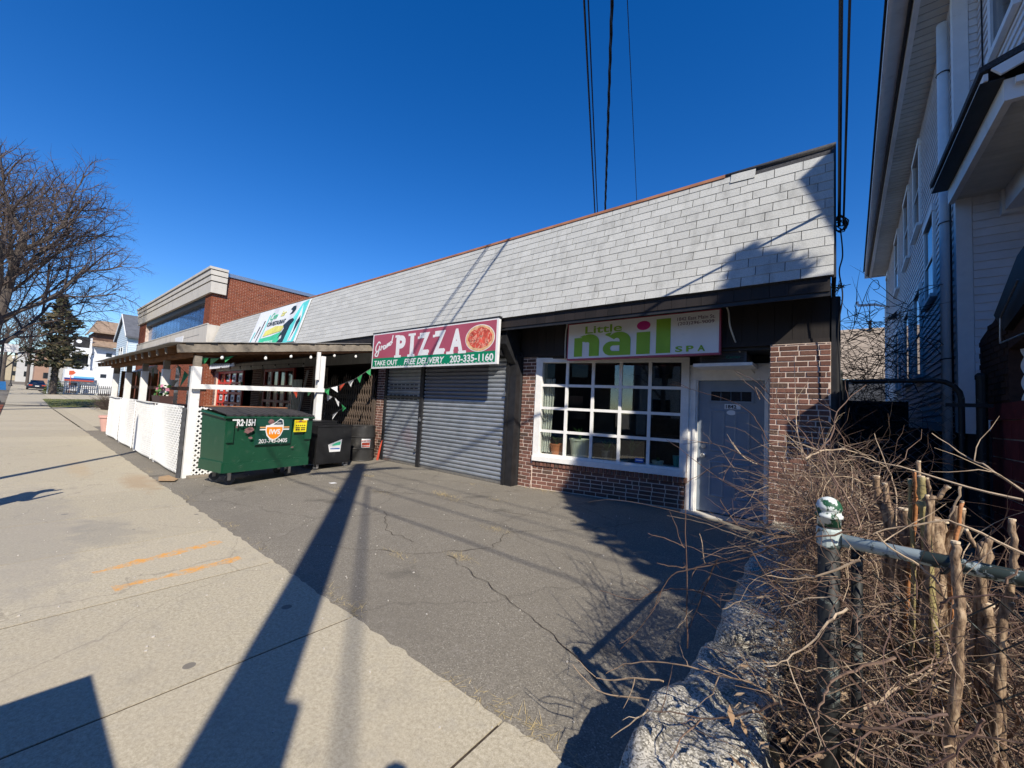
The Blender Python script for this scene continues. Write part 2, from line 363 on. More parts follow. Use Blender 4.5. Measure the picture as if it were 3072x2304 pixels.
# sidewalk of separate slabs on a dark bed
sw = B('sidewalk', M['soil'], None, (-46, 8, -1.6, 1.66, -.1, -.005)); sw['kind'] = 'structure'
slab_x = [8.9-1.452*k for k in range(0, 38)]
off = -2.755
xs = []
x = off+1.452*7
while x > -46: xs.append(x); x -= 1.452
for k in range(len(xs)-1):
    xa, xb = xs[k+1], xs[k]
    b = MB(); n = 24; g = .0085
    y_in = -1.6 if xa > -22 else -.3
    rows = []
    e = [(xa+g, 1.70), (xb-g, 1.70)]
    top = []; bot = []
    # inner edge wobbles where the asphalt laps over it
    front = [(xa+g+(xb-xa-2*g)*i/n, y_in) for i in range(n+1)]
    def ed(x): return 1.70 + .035*noise.noise(Vector((x*2.3, 1, 0))) + .03*noise.noise(Vector((x*9, 5, 0))) - (.10 if False else 0)
    back = [(xx, ed(xx)) for xx, _ in front]
    dz = rnd.uniform(-.0015, .0015)
    fi = [b.vert((x_, y_, dz)) for x_, y_ in front]; bi = [b.vert((x_, y_, dz)) for x_, y_ in back]
    fl = [b.vert((x_, y_, -.05)) for x_, y_ in front]; bl = [b.vert((x_, y_, -.05)) for x_, y_ in back]
    for i in range(n):
        b.face((fi[i], fi[i+1], bi[i+1], bi[i])); b.face((bi[i], bi[i+1], bl[i+1], bl[i])); b.face((fl[i], fl[i+1], fi[i+1], fi[i]))
    b.face((fi[0], bi[0], bl[0], fl[0])); b.face((fi[n], fl[n], bl[n], bi[n]))
    b.build('slab', M['concrete'], sw)
sheet('far_sidewalk_west', -46, -130, -.3, 2.2, .0, M['concrete'], 30, 2)
# lot asphalt laps against the walk
def lot_edge(x, b_, y):
    return y if b_ > 0 else 1.715 + .05*noise.noise(Vector((x*1.7, 3, 0))) + .03*noise.noise(Vector((x*8, 9, 0)))
def lotf(a, c):
    x = -23+25*a; y = 1.69+c*c*26 if c > .02 else 1.69
    y = 1.69 + 27*c**1.5
    if c == 0: y = 1.60
    return (x, y, rise(x, y) - .008 + .006*noise.noise(Vector((x, y, 0)))*(1 if c > 0 else 0) - (.008 if c == 0 else 0) + (.005 if c > 0 else 0))
b = MB(); b.grid(lotf, 200, 40); o = b.build('parking_lot', M['asphalt']); o['kind'] = 'structure'
sheet('driveway', -23, -42.6, 2.1, 5.6, .004, M['concrete'], 14, 4)
sheet('sidewalk_apron', -21, -42.6, 1.75, 2.1, .0, M['concrete'], 12, 2)
# brick paver strip beside the far kerb
pv = B('paver_strip', M['soil'], None, (-60, -22, -1.6, -.3, -.1, -.015)); pv['kind'] = 'structure'
b = MB()
x = -46
while x < -22:
    y = -1.58
    while y < -.4:
        b.r = rnd.random(); b.box(x, x+.195, y, y+.095, -.05, rnd.uniform(-.003, .002)); y += .103
    x += .203
b.build('paver', M['brick_red'], pv, kind='stuff')
# ================================================================ shop row
XL, XR = -23.3, 0.04
EY, EZ, RY, RZ = 5.58, 3.265, 6.06, 5.04
shop = thing('shop_row', 'long single storey brick shop row under a pale grey shingle mansard roof', 'building')
# ---- mass behind the fronts
B('back_wall', M['darkgrey'], shop, (XL, XR-.01, 10.5, 20, -.1, 4.5), (XL, -18.9, 7.3, 10.5, -.1, 4.5), (XR-.25, XR-.012, 6.9, 10.5, -.1, 3.2))
B('flat_roof', M['felt'], shop, (XL, XR-.02, RY+.02, 20, 4.5, 4.62))
B('interior_floor', M['interior'], shop, (-18.9, -.3, 6.9, 10.5, .12, .17))
B('ceiling', M['interior'], shop, (-18.9, -.02, 6.3, 10.5, 2.66, 2.72))
for q in (-4.9, -9.4, -1.72): B('partition', M['interior'], shop, (q, q+.07, 6.95, 10.5, .1, 2.66))
B('interior_shelf', M['interior'], shop, (-3.9, -3.4, 7.6, 7.65, .9, 2.2), (-2.8, -2.2, 8.4, 8.9, .2, 1.2))
g = MB(); g.prism([(XR-.02, EY+.03, EZ-.02), (XR-.02, RY+.3, EZ-.02), (XR-.02, RY+.3, RZ), (XR-.02, RY, RZ)], (.04, 0, 0))
g.box(XR-.02, XR+.02, 6.16, 7.0, 0, 3.3)
g.build('gable_end', M['black'], shop)
# ---- mansard roof
def zr(x): return RZ - .055*(XR-x)/(XR-XL)
SL = sqrt((RY-EY)**2+(RZ-EZ)**2)
dy, dz = (RY-EY)/SL, (RZ-EZ)/SL
def RP(u, s, n):   # u along X from XR leftwards, s up the slope, n out of the slope
    return Vector((XR-u, EY+dy*s-dz*n, EZ+dz*s*(1-.03*u/23.3) + dy*n))
b = MB(); b.prism([RP(0,0,-.012), RP(23.3,0,-.012), RP(23.3,SL,-.012), RP(0,SL,-.012)], (0, .03, -.01)); 
roof = b.build('mansard_roof', M['felt'], shop)
def shingle_mat():
    t = NT('grey_shingle'); v = t.world(); fine = t.noise(v, 130, 3, .7)
    cc = t.ramp(fine, [(.3, (.32,.322,.305)), (.5, (.45,.452,.43)), (.7, (.55,.55,.525))])
    p = t.piece(); k = t.math('MULTIPLY_ADD', p, .14, .9); x = t.n('VectorMath', operation='SCALE'); t.l(cc, x.inputs[0]); t.l(k, x.inputs['Scale']); cc = x.outputs[0]
    st = t.noise(t.world((2.4, 2.4, .55)), 3.2, 6, .62)
    sx = t.n('SeparateXYZ'); t.l(v, sx.inputs[0])
    side = t.ramp(t.math('MULTIPLY_ADD', sx.outputs[0], .08, 1.0), [(.2, .12), (.75, 1.0)])
    k2 = t.math('MULTIPLY', t.ramp(st, [(.5, 0.0), (.74, .34)]), side); cc = t.mix(k2, cc, (.10,.10,.095))
    t.set(cc, .95, 0, .15); t.bump(fine, .5, .004); return t.m
M['shingle'] = shingle_mat()
ex = SL/14; tw = .3048
tabs = MB(); tabs.box(-.148, .148, -.002, ex*1.02, -.006, .0); shingle_me = None
def tab_verts(w_):  # local: x along, y up slope, z out; bottom edge proud
    h = w_/2-.004
    return [(-h,0,.002),(h,0,.002),(h,ex*1.06,-.004),(-h,ex*1.06,-.004),(-h,0,.008),(h,0,.008),(h,ex*1.06,.001),(-h,ex*1.06,.001)]
TF = ((0,3,2,1),(4,5,6,7),(0,1,5,4),(1,2,6,5),(2,3,7,6),(3,0,4,7))
me = bpy.data.meshes.new('shingle'); me.from_pydata(tab_verts(tw), [], TF); me.materials.append(M['shingle'])
Rm = Matrix((Vector((1,0,0)), Vector((0,dy,dz)), Vector((0,-dz,dy)))).transposed().to_4x4()
far = MB(); cnt = 0
sr = random.Random(3)
for row in range(14):
    s0 = row*ex + .002; u = -(row % 2)*tw*.5 - (.07 if row % 4 > 1 else 0)
    while u < 23.25:
        ua, ub = max(u, 0.0), min(u+tw, 23.28); w_ = ub-ua; uc = (ua+ub)/2
        u += tw
        if w_ < .04: continue
        if row == 13 and uc < .95: continue
        p = RP(uc, s0, 0); sag = sr.uniform(-.0025, .0025)
        if uc < 6.35 and cnt < 300:
            o = bpy.data.objects.new('shingle', me); col.objects.link(o); o.parent = roof
            mm = Matrix.Translation(p) @ Rm @ Matrix.Rotation(sr.uniform(-.006, .006), 4, 'Z') @ Matrix.Diagonal((w_/tw, 1, 1, 1)); mm.translation.z += sag
            o.matrix_world = mm; cnt += 1
        else:
            far.r = sr.random(); far.M = Matrix.Translation(p) @ Rm @ Matrix.Rotation(sr.uniform(-.006, .006), 4, 'Z')
            ii = [far.vert(q) for q in tab_verts(w_)]
            for q in TF[1:]: far.face([ii[k] for k in q])
            far.M = None
far.build('shingle', M['shingle'], roof, kind='stuff')
b = MB(); b.M = Matrix.Translation(RP(.98, 13*ex-.03, .008)) @ Rm @ Matrix.Rotation(-.05, 4, 'Z') @ Matrix.Rotation(.06, 4, 'X')
ii = [b.vert(q) for q in tab_verts(tw)]
for q in TF: b.face([ii[k] for k in q])
b.build('shingle', M['shingle'], roof)
fl = B('ridge_flashing', M['copper'], shop)
b = MB()
for k in range(24):
    ua, ub = 1.2+k*.93, 1.2+(k+1)*.93-.004
    if ub > 23.3: ub = 23.3
    b.prism([RP(ua, SL-.03, .02), RP(ua, SL+.02, .02), RP(ua, SL+.02, -.2), RP(ua, SL-.03, -.2)], RP(ub, SL, 0)-RP(ua, SL, 0))
bpy.data.objects.remove(fl)
fl = b.build('ridge_flashing', M['copper'], shop)
b = MB(); b.prism([RP(-.02, SL-.02, .018), RP(-.02, SL+.025, .018), RP(-.02, SL+.025, -.2), RP(-.02, SL-.02, -.2)], RP(1.2, SL, 0)-RP(-.02, SL, 0)); b.build('ridge_flashing', M['felt'], shop, 'x').__setitem__('label', 'dark ridge edge at the right end of the roof')  # right end of the ridge in the dark felt colour
# ---- eave fascia of short upright boards
fas = B('eave_backing', M['black'], shop, (XL, XR-.03, EY+.05, EY+.08, EZ-.22, EZ-.01))
x = XR-.035; k = 0
while x > -9.6:
    B('fascia_board', M['brownboard'], fas, (x-.188, x, EY+.035, EY+.0505, EZ-.17, EZ-.015)); x -= .192
b = MB()
while x > XL+.1:
    b.r = rnd.random(); b.box(x-.188, x, EY+.035, EY+.05, EZ-.17, EZ-.015); x -= .192
b.build('fascia_board', M['brownboard'], fas, kind='stuff')
B('soffit', M['black'], shop, (XL, XR-.03, EY+.08, 6.3, EZ-.05, EZ-.02))
# ---- header boards above the nail shop
hd = B('header_backing', M['black'], shop, (-4.86, XR-.03, 6.19, 6.23, 2.6, EZ-.06))
x = XR-.035
while x > -4.8:
    B('header_board', M['brownboard'], hd, (x-.186, x, 6.173, 6.19, 2.66, EZ-.08)); x -= .19
B('header_trim', M['brownboard'], hd, (-4.86, XR-.035, 6.165, 6.19, 2.6, 2.66))
B('recess_soffit', M['black'], shop, (-4.86, XR-.03, 6.23, 6.9, 2.56, 2.6))
# ---- header boards above the restaurant, off white
hd2 = B('header_backing', M['fascia_white'], shop, (XL, -9.0, 6.06, 6.1, 2.64, EZ-.06))
x = -9.02
while x > XL+.1:
    B('header_board', M['fascia_white'], hd2, (x-.196, x, 6.035, 6.06, 2.66, 2.93)); x -= .2
B('header_trim', M['black'], hd2, (XL, -9.0, 6.03, 6.06, 2.93, EZ-.07))
# ---- brickwork
BR = (.198, .09, .056)
def unit(): 
    b = MB(); a, d, c = .5, .5, .5
    b.box(-.5, .5, 0, 1, -.5, .5); return b
bme = unit().mesh('brick', M['brick'])
bm = bmesh.new(); bm.from_mesh(bme)
bmesh.ops.bevel(bm, geom=[e for e in bm.edges if all(v.co.y < .01 for v in e.verts)], offset=.03, segments=1, affect='EDGES'); bm.to_mesh(bme); bm.free()
def brickwork(parent, Mw, w_, z0, z1, course=.0677, length=.203, jnt=.0145, soldier=None, seed=0, y=0.0, chop=None):
    r = random.Random(seed); k = 0; z = z0
    while z < z1-.02:
        h = min(course, z1-z); x = -((k % 2)*.5+(.13 if chop and k % 3 == 0 else 0))*length
        while x < w_-.01:
            L = length if r.random() > .12 else length*.55
            xa, xb = max(x, 0), min(x+L, w_); x += L
            if xb-xa < .03: continue
            o = bpy.data.objects.new('brick', bme); col.objects.link(o); o.parent = parent
            o.matrix_world = Mw @ Matrix.Translation(((xa+xb)/2, y+r.uniform(-.0025, .0025), z+h/2)) @ Matrix.Rotation(r.uniform(-.006, .006), 4, 'Y') @ Matrix.Diagonal((xb-xa-jnt, .06, h-jnt, 1))
        z += course; k += 1
    return k
def pier(x0, x1, y, z0, z1, depth=.4, seed=0):
    p = B('brick_pier', M['mortar'], shop, (x0+.004, x1-.004, y+.006, y+depth, z0-.1, z1))
    brickwork(p, wall_mat((x0, y, 0), (1, 0)), x1-x0, z0, z1, seed=seed, chop=True); return p
pier(-.61, .02, 6.13, .14, 2.6, .7, 1)
pier(-4.69, -4.37, 6.175, .13, 2.6, .4, 2)
pier(-9.38, -8.95, 6.0, .13, 2.64, .5, 3)
pier(-13.75, -13.1, 6.0, .13, 2.64, .5, 4)
pier(-18.35, -17.45, 6.0, .13, 2.64, .5, 5)
pier(-23.28, -22.95, 6.0, .13, 2.64, .5, 6)
# window wall, running slightly inwards to the right
WO = Vector((-4.37, 6.19, 0)); WD = Vector((-1.78+4.37, .56, 0)); WL = WD.length; WM = wall_mat(WO, WD)
ww = MB(); ww.M = WM; ww.box(0.002, WL-.02, .008, .25, 0, .64); ww = ww.build('window_wall', M['mortar'], shop)
brickwork(ww, WM, WL-.01, .14, .555, course=.069, seed=9)
r = random.Random(4); x = 0.0
while x < WL-.03:
    o = bpy.data.objects.new('brick', bme); col.objects.link(o); o.parent = ww; o['label'] = 'upright sill brick under the shop window'
    o.matrix_world = WM @ Matrix.Translation((x+.036, -.025+r.uniform(-.002, .002), .598)) @ Matrix.Diagonal((.058, .1, .085, 1)); x += .0745
# ---- multi pane shop window
win = MB(); win.M = WM
win.box(0, WL, -.055, .10, .643, .735); win = win.build('window_sill', M['white_old'], shop, bevel=.004)
fr = MB(); fr.M = WM
fr.box(0.0, .13, -.03, .12, .735, 2.58); fr.box(WL-.10, WL+.02, -.03, .12, .735, 2.58); fr.box(.13, WL-.10, -.03, .12, 2.49, 2.58); fr.box(.13, WL-.10, -.02, .12, .735, .78)
fr = fr.build('window_frame', M['white_old'], shop, bevel=.004)
cw = (WL-.23)/5; rh = (2.49-.78)/4
for k in range(1, 5):
    b = MB(); b.M = WM; b.box(.13+k*cw-.026, .13+k*cw+.026, .0, .05, .78, 2.49); b.build('muntin', M['white_old'], fr)
for k in range(1, 4):
    for j in range(5):
        b = MB(); b.M = WM; b.box(.13+j*cw+(.026 if j else 0), .13+(j+1)*cw-(.026 if j < 4 else 0), .004, .046, .78+k*rh-.024, .78+k*rh+.024); b.build('muntin', M['white_old'], fr)
for k in range(4):
    for j in range(5):
        b = MB(); b.M = WM @ Matrix.Translation((.13+(j+.5)*cw, .028, .78+(k+.5)*rh)) @ Matrix.Rotation(rnd.uniform(-.006, .006), 4, 'X') @ Matrix.Rotation(rnd.uniform(-.006, .006), 4, 'Z')
        b.box(-cw/2+.02, cw/2-.02, 0, .004, -rh/2+.02, rh/2-.02); b.build('pane', M['glass'], fr)
b = MB(); b.M = WM; b.box(.05, WL-.05, .12, .62, .70, .745); b.build('window_ledge', M['white_old'], shop)
def curt(x0, x1, z0, z1):
    b = MB(); b.M = WM
    b.grid(lambda a, c: (x0+(x1-x0)*a*(1-.25*(1-c)), .16+.02*sin(a*26)+.01*sin(a*61), z0+(z1-z0)*c), 24, 6); return b
curt(.10, .33, .80, 2.2).build('curtain', M['curtain'], shop)
# potted plants on the ledge
def potted(name, label, u, d, z, r0, r1, h, pm, leaves, lh, seed, rim=True):
    t = thing(name, label, 'plant'); c = WM @ Vector((u, d, z)); r = random.Random(seed)
    b = MB(); b.lathe(c, [(r0, 0), (r1, h), (r1*1.08, h), (r1*1.08, h+.03), (r1*.95, h+.03), (r1*.95, h-.02)], 22); b.build('pot', pm, t, smooth=False)
    B('pot_soil', M['soil'], t)
    b = MB()
    for k in range(leaves):
        a = r.uniform(0, 2*pi); L = lh*r.uniform(.5, 1); lean = r.uniform(.1, .8); wd = r.uniform(.012, .028)
        pts = [c+Vector((cos(a)*lean*L*q*q, sin(a)*lean*L*q*q, h+L*q*(1-.35*q*lean))) for q in (0, .3, .6, .85, 1)]
        sd = Vector((-sin(a), cos(a), 0)); ws = (.4, .9, 1, .6, .05)
        for i in range(4): b.poly([pts[i]-sd*wd*ws[i], pts[i]+sd*wd*ws[i], pts[i+1]+sd*wd*ws[i+1], pts[i+1]-sd*wd*ws[i+1]])
    b.build('foliage', M['leaf'], t)
    for ch in list(t.children):
        if not ch.data.vertices: bpy.data.objects.remove(ch)
    return t
potted('potted_plant', 'terracotta pot with spiky green leaves in leftmost window pane', .40, .19, .745, .085, .12, .20, M['terracotta'], 26, .2, 1)
potted('potted_plant', 'big cream pot standing next to the terracotta pot in the window', .84, .24, .745, .15, .19, .32, M['cream'], 9, .3, 2)
potted('potted_plant', 'dark blue pot with drooping leaves behind middle window panes', 1.32, .3, .745, .08, .10, .15, M['darkgrey'], 30, .28, 3)
potted('potted_plant', 'small black pot with tall stems in fourth window column', 1.75, .36, .745, .06, .08, .11, M['black'], 12, .5, 4)
potted('potted_plant', 'pale bowl of succulents in rightmost window pane', 2.20, .22, .745, .07, .09, .07, M['cream'], 18, .09, 5)
M['teal'] = simple('teal_glaze', (.02,.30,.30), .4, .1, 6, 0)
tb = MB(); tb.lathe(WM @ Vector((2.5, .2, .745)), [(.045, 0), (.065, .2), (.068, .21), (.055, .21)], 18); tag(tb.build('vase', M['teal'], None), 'teal vase at the right end of the shop window ledge', 'vase')
M['sticker_blue'] = simple('blue_sticker', (.02,.10,.38), .5, .1, 6, 0)
st = MB(); st.M = WM; st.box(1.86, 2.0, .020, .022, .80, .87); st = tag(st.build('window_sticker', M['sticker_blue'], None), 'small blue sticker at the bottom of the shop window', 'sticker')
st2 = MB(); st2.M = WM; st2.box(1.875, 1.985, .017, .019, .83, .846); st2.build('sticker_print', M['white'], st)
# ---- door
B('door_frame', M['white_old'], shop, (-1.79, -1.63, 6.76, 6.86, .13, 2.19), (-.73, -.60, 6.76, 6.86, .17, 2.19), (-1.79, -.60, 6.765, 6.86, 2.19, 2.44), bevel=.004)
B('door_jamb', M['white_old'], shop, (-1.69, -1.655, 6.735, 6.76, .13, 2.2), (-.715, -.68, 6.735, 6.76, .16, 2.2))
B('door_step', M['concrete_band'], shop, (-1.8, -.6, 6.55, 6.9, .02, .145))
B('transom_gap', M['black'], shop, (-1.8, -.6, 6.87, 6.92, 2.4, 2.6))
dr = B('door', M['door'], shop, (-1.628, -.732, 6.81, 6.855, .165, 2.188))
def panel(x0, x1, z0, z1):
    b = MB(); y = 6.81
    o_ = [(x0,z0),(x1,z0),(x1,z1),(x0,z1)]; q = .02; i_ = [(x0+q,z0+q),(x1-q,z0+q),(x1-q,z1-q),(x0+q,z1-q)]; q = .045; k_ = [(x0+q,z0+q),(x1-q,z0+q),(x1-q,z1-q),(x0+q,z1-q)]
    for A, yA, Bq, yB in ((o_, y-.001, i_, y-.010), (i_, y-.010, k_, y-.003)):
        for j in range(4): b.poly([(A[j][0], yA, A[j][1]), (A[(j+1)%4][0], yA, A[(j+1)%4][1]), (Bq[(j+1)%4][0], yB, Bq[(j+1)%4][1]), (Bq[j][0], yB, Bq[j][1])])
    b.poly([(p, y-.003, q) for p, q in k_]); return b.build('door_panel', M['door'], dr)
for x0, x1 in ((-1.46, -1.24), (-1.12, -.90)):
    panel(x0, x1, 1.09, 1.74); panel(x0, x1, .40, .95)
B('window_surround', M['door'], dr, (-1.47, -.87, 6.79, 6.81, 1.85, 1.875), (-1.47, -.87, 6.79, 6.81, 2.02, 2.045), (-1.47, -1.445, 6.79, 6.81, 1.875, 2.02), (-.895, -.87, 6.79, 6.81, 1.875, 2.02))
for k in range(4): B('pane', M['glass_dark'], dr, (-1.44+k*.1375, -1.315+k*.1375, 6.798, 6.806, 1.878, 2.017))
b = MB(); b.tube([(-1.54, 6.81, 1.16), (-1.54, 6.785, 1.16)], .032, 14); b.build('deadbolt', M['chrome'], dr)
b = MB(); b.tube([(-1.54, 6.81, 1.02), (-1.54, 6.80, 1.02), (-1.54, 6.77, 1.02), (-1.54, 6.75, 1.02), (-1.54, 6.735, 1.02)], [.036, .018, .016, .034, .022], 14); b.build('door_knob', M['chrome'], dr)
B('number_plate', M['plastic_white'], dr, (-1.255, -1.04, 6.803, 6.809, 1.755, 1.83))
text_obj('house_number', '1842', M['black'], dr, frame_mat((-1.25, 6.801, 1.765), (1,0,0)), .075, .002, depth=.001, sx=1.05)
b = MB(); b.lathe((0,0,0), [(.001,0),(.05,0),(.05,.002),(.001,.002)], 20); oo = b.build('round_sticker', M['plastic_white'], dr); oo.matrix_world = Matrix.Translation((-1.16, 6.806, 1.70)) @ Matrix.Rotation(pi/2, 4, 'X') @ Matrix.Diagonal((1.3, .75, 1, 1))
# ---- roller shutters
def shutter_mat():
    t = NT('galvanised_shutter'); v = t.world(); n = t.noise(v, 3, 5, .6); n2 = t.noise(t.world((1.2,1,6)), 4, 5, .7)
    cc = t.ramp(n, [(.3, (.32,.355,.39)), (.7, (.48,.515,.55))]); cc = t.mix(t.ramp(n2, [(.52, 0.0), (.72, .7)]), cc, (.62,.60,.64))
    g = t.n('SeparateXYZ'); t.l(v, g.inputs[0])
    p = t.math('MULTIPLY', t.math('GREATER_THAN', g.outputs[2], 1.72), t.math('LESS_THAN', g.outputs[0], -5.42))  # cast shadow of the pizza sign, put into the colour as a darker patch
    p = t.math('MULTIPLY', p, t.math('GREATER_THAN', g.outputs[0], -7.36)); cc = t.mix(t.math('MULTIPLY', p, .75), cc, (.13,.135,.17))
    gx = t.math('ABSOLUTE', t.math('ADD', g.outputs[0], 7.9)); gz_ = t.math('ABSOLUTE', t.math('SUBTRACT', g.outputs[2], .8))
    bl = t.ramp(t.math('ADD', t.math('ADD', gx, gz_), t.math('MULTIPLY', n, .8)), [(.45, .35), (.8, 0.0)]); cc = t.mix(bl, cc, (.42,.22,.25))
    t.set(cc, .42, .55, .5); t.bump(t.noise(v, 40, 4), .12, .004); return t.m
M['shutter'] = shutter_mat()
def slat_mesh(L, pitch, holes=False):
    b = MB(); prof = [(.016, -.004), (.014, .010), (-.010, .012), (-.020, .030), (-.022, .050), (-.016, .068), (-.004, .076), (.014, .0765)]
    for (ya, za), (yb, zb) in zip(prof, prof[1:]):
        b.poly([(0, ya, za), (L, ya, za), (L, yb, zb), (0, yb, zb)])
    return b
pitch = .0865
def shutter(x0, x1, y, z0, z1, label, holes=None):
    s = B('roller_shutter', M['black'], shop, (x0+.01, x1-.01, y+.02, y+.04, z0, z1)); s['label'] = label
    me = slat_mesh(x1-x0, pitch).mesh('slat', M['shutter']); z = z0+.05; k = 0
    while z < z1:
        o = bpy.data.objects.new('slat', me); col.objects.link(o); o.parent = s; o.location = (x0+rnd.uniform(-.004, .004), y+rnd.uniform(-.002, .002), z)
        if holes and k in holes:
            b = MB()
            for j in range(7): b.box(x0+.12+j*.165, x0+.12+j*.165+.12, y-.0245, y-.015, z+.030, z+.056)
            hh = b.build('vent_slot', M['black'], o); hh.matrix_parent_inverse = Matrix.Translation(-Vector(o.location))
        z += pitch; k += 1
    B('bottom_bar', M['chrome'], s, (x0, x1, y-.02, y+.015, z0, z0+.05)); return s
shutter(-7.40, -4.93, 6.0, .13, 2.6, 'wide roller shutter with the pizza sign shadow painted on its upper slats')
shutter(-8.88, -7.52, 6.0, .13, 2.6, 'narrow roller shutter with rows of vent slots', (17, 18, 20, 21))
B('shutter_post', M['black'], shop, (-7.52, -7.40, 5.94, 6.06, .1, 2.6))
B('shutter_guide', M['black'], shop, (-8.96, -8.87, 5.95, 6.04, .1, 2.6), (-8.95, -7.45, 5.93, 5.965, 1.72, 1.76))
gd = B('shutter_guide', M['black'], shop, (-4.93, -4.87, 5.955, 6.1, .1, 2.62), (-4.87, -4.70, 5.985, 6.12, .1, 2.62))
b = MB(); b.prism([(-4.90, 5.66, 2.80), (-4.90, 5.98, 2.45), (-4.90, 6.1, 2.45), (-4.90, 6.1, 3.1), (-4.90, 5.7, 3.1)], (.17, 0, 0)); b.build('shutter_hood', M['black'], shop)
B('shutter_box', M['black'], shop, (-9.0, -4.9, 5.72, 6.08, 2.6, 3.2))
B('shutter_backing', M['dark'], shop, (-9.0, -4.7, 6.12, 6.2, 0, 2.7))
def padlock(x, y, z, par):
    o = B('padlock', M['chrome'], par, (x-.025, x+.025, y-.02, y+.01, z-.03, z+.02)); b = MB(); b.tube([(x-.016, y-.005, z+.02), (x-.016, y-.005, z+.045), (x, y-.005, z+.055), (x+.016, y-.005, z+.045), (x+.016, y-.005, z+.02)], .005, 6); b.build('shackle', M['chrome'], o)
padlock(-4.95, 5.94, .98, gd); padlock(-4.93, 5.94, 1.86, gd); padlock(-7.44, 5.93, 1.22, gd); padlock(-7.55, 5.93, .52, gd)
# ---- restaurant front: red framed windows, door, bars
def redwin(x0, x1, z0, z1, nc, nr, y, papers, seed, label):
    f = B('window_frame', M['red'], shop, (x0, x0+.1, y, y+.08, z0, z1), (x1-.1, x1, y, y+.08, z0, z1), (x0+.1, x1-.1, y, y+.08, z0, z0+.1), (x0+.1, x1-.1, y, y+.08, z1-.1, z1)); f['label'] = label
    r = random.Random(seed); w_ = (x1-x0-.2)/nc; h = (z1-z0-.2)/nr
    for j in range(1, nc): B('muntin', M['red'], f, (x0+.1+j*w_-.05, x0+.1+j*w_+.05, y+.01, y+.06, z0+.1, z1-.1))
    for k in range(1, nr): B('muntin', M['red'], f, (x0+.1, x1-.1, y+.004, y+.054, z0+.1+k*h-.045, z0+.1+k*h+.045))
    for j in range(nc):
        for k in range(nr):
            xa = x0+.1+j*w_; za = z0+.1+k*h
            B('pane', M['glass_dark'], f, (xa, xa+w_, y+.06, y+.066, za, za+h))
            if r.random() < papers:
                pw = w_*r.uniform(.42, .55); ph = h*r.uniform(.55, .72); cx, cz = xa+w_/2, za+h/2
                p = B('menu_sheet', M['plastic_white'], f, (cx-pw/2, cx+pw/2, y+.052, y+.056, cz-ph/2, cz+ph/2))
                B('menu_print', M['darkgrey'], p, (cx-pw*.27, cx+pw*.27, y+.049, y+.0515, cz-ph*.25, cz+ph*.2))
    return f
redwin(-22.9, -19.6, .2, 2.62, 4, 5, 6.06, .85, 5, 'bright red window frame full of white menu sheets')
redwin(-17.3, -14.65, .2, 2.62, 4, 4, 6.06, .3, 6, 'dark red window frame beside the patio brick column')
B('restaurant_door', M['plastic_white'], shop, (-19.15, -18.45, 6.3, 6.36, .15, 2.3))
B('door_pane', M['glass_dark'], shop, (-19.0, -18.6, 6.28, 6.30, 1.4, 2.1))
B('back_panel', M['dark'], shop, (-22.9, -17.3, 6.6, 6.7, 0, 2.7), (-17.4, -9.3, 7.4, 7.5, 0, 2.7))
for k in range(7): B('window_bar', M['chrome'], shop, (-14.5+k*.11, -14.47+k*.11, 5.98, 6.01, .2, 2.2))
b = MB(); b.beam((-13.95, 5.9, .2), (-13.35, 5.95, 2.5), .06, .04); b.build('leaning_pipe', M['plastic_white'], shop)
# scissor gates: crossing straps and upright pairs
def scissor(x0, x1, y, z0, ztop, name, label, step=.12, mt='gate'):
    g_ = B(name, M[mt], shop, (x1-.10, x1, y-.02, y+.02, z0, z0+1.55)); g_['label'] = label
    x = x0; k = 0
    while x < x1-.12:
        zt = ztop(x)
        o = B('upright', M[mt], g_, (x-.008, x+.008, y-.012, y-.004, z0+.05, zt), (x+.022, x+.034, y-.012, y-.004, z0+.05, zt-.05)); x += step
    b = MB(); x = x0
    while x < x1-.12:
        zt = ztop(x); z = z0+.08
        while z+.23 < zt:
            for sx in (1, -1): b.beam((x+.012, y+.004*sx, z), (x+.012+sx*step, y+.004*sx, z+.23), .004, .018, up=(0,1,0))
            z += .46
            for sx in (1, -1):
                if z < zt: b.beam((x+.012+sx*step, y+.004*sx, z-.23), (x+.012, y+.004*sx, z), .004, .018, up=(0,1,0))
        x += step*1.0
    b.build('cross_strap', M[mt], g_, kind='stuff')
scissor(-12.95, -9.45, 6.02, .14, lambda x: 2.25+.12*sin(x*9), 'scissor_gate', 'folding bronze scissor gate across the dark restaurant entrance')
# ================================================================ signs
def flat(name, mt, par, Mx, pts, d=.002):
    b = MB(); b.M = Mx; b.prism([(x, y, 0) for x, y in pts], (0, 0, d)); return b.build(name, mt, par)
def rect(name, mt, par, Mx, x0, x1, y0, y1, d=.002, z=0):
    b = MB(); b.M = Mx; b.box(x0, x1, y0, y1, z, z+d); return b.build(name, mt, par)
def ell(cx, cy, rx, ry, n=32, j=0, r=None):
    return [(cx+rx*cos(2*pi*k/n)*(1+(r.uniform(-j, j) if r else 0)), cy+ry*sin(2*pi*k/n)*(1+(r.uniform(-j, j) if r else 0))) for k in range(n)]
M['maroon'] = simple('maroon_vinyl', (.37,.075,.115), .5, .08, 2, .05); M['sgreen'] = simple('green_vinyl', (.0,.20,.095), .5, .08, 2, .03)
M['swhite'] = simple('white_vinyl', (.72,.72,.72), .5, .04, 3, 0, dirt=(.5,.5,.5), dlo=.6, dhi=.9); M['lime'] = simple('lime_vinyl', (.23,.42,.03), .5, .1, 4, 0); M['pink'] = simple('magenta_vinyl', (.50,.02,.20), .5, .05, 4, 0); M['purple'] = simple('purple_print', (.10,.04,.09), .6, .1, 4, 0)
SW, SH = 4.12, .86
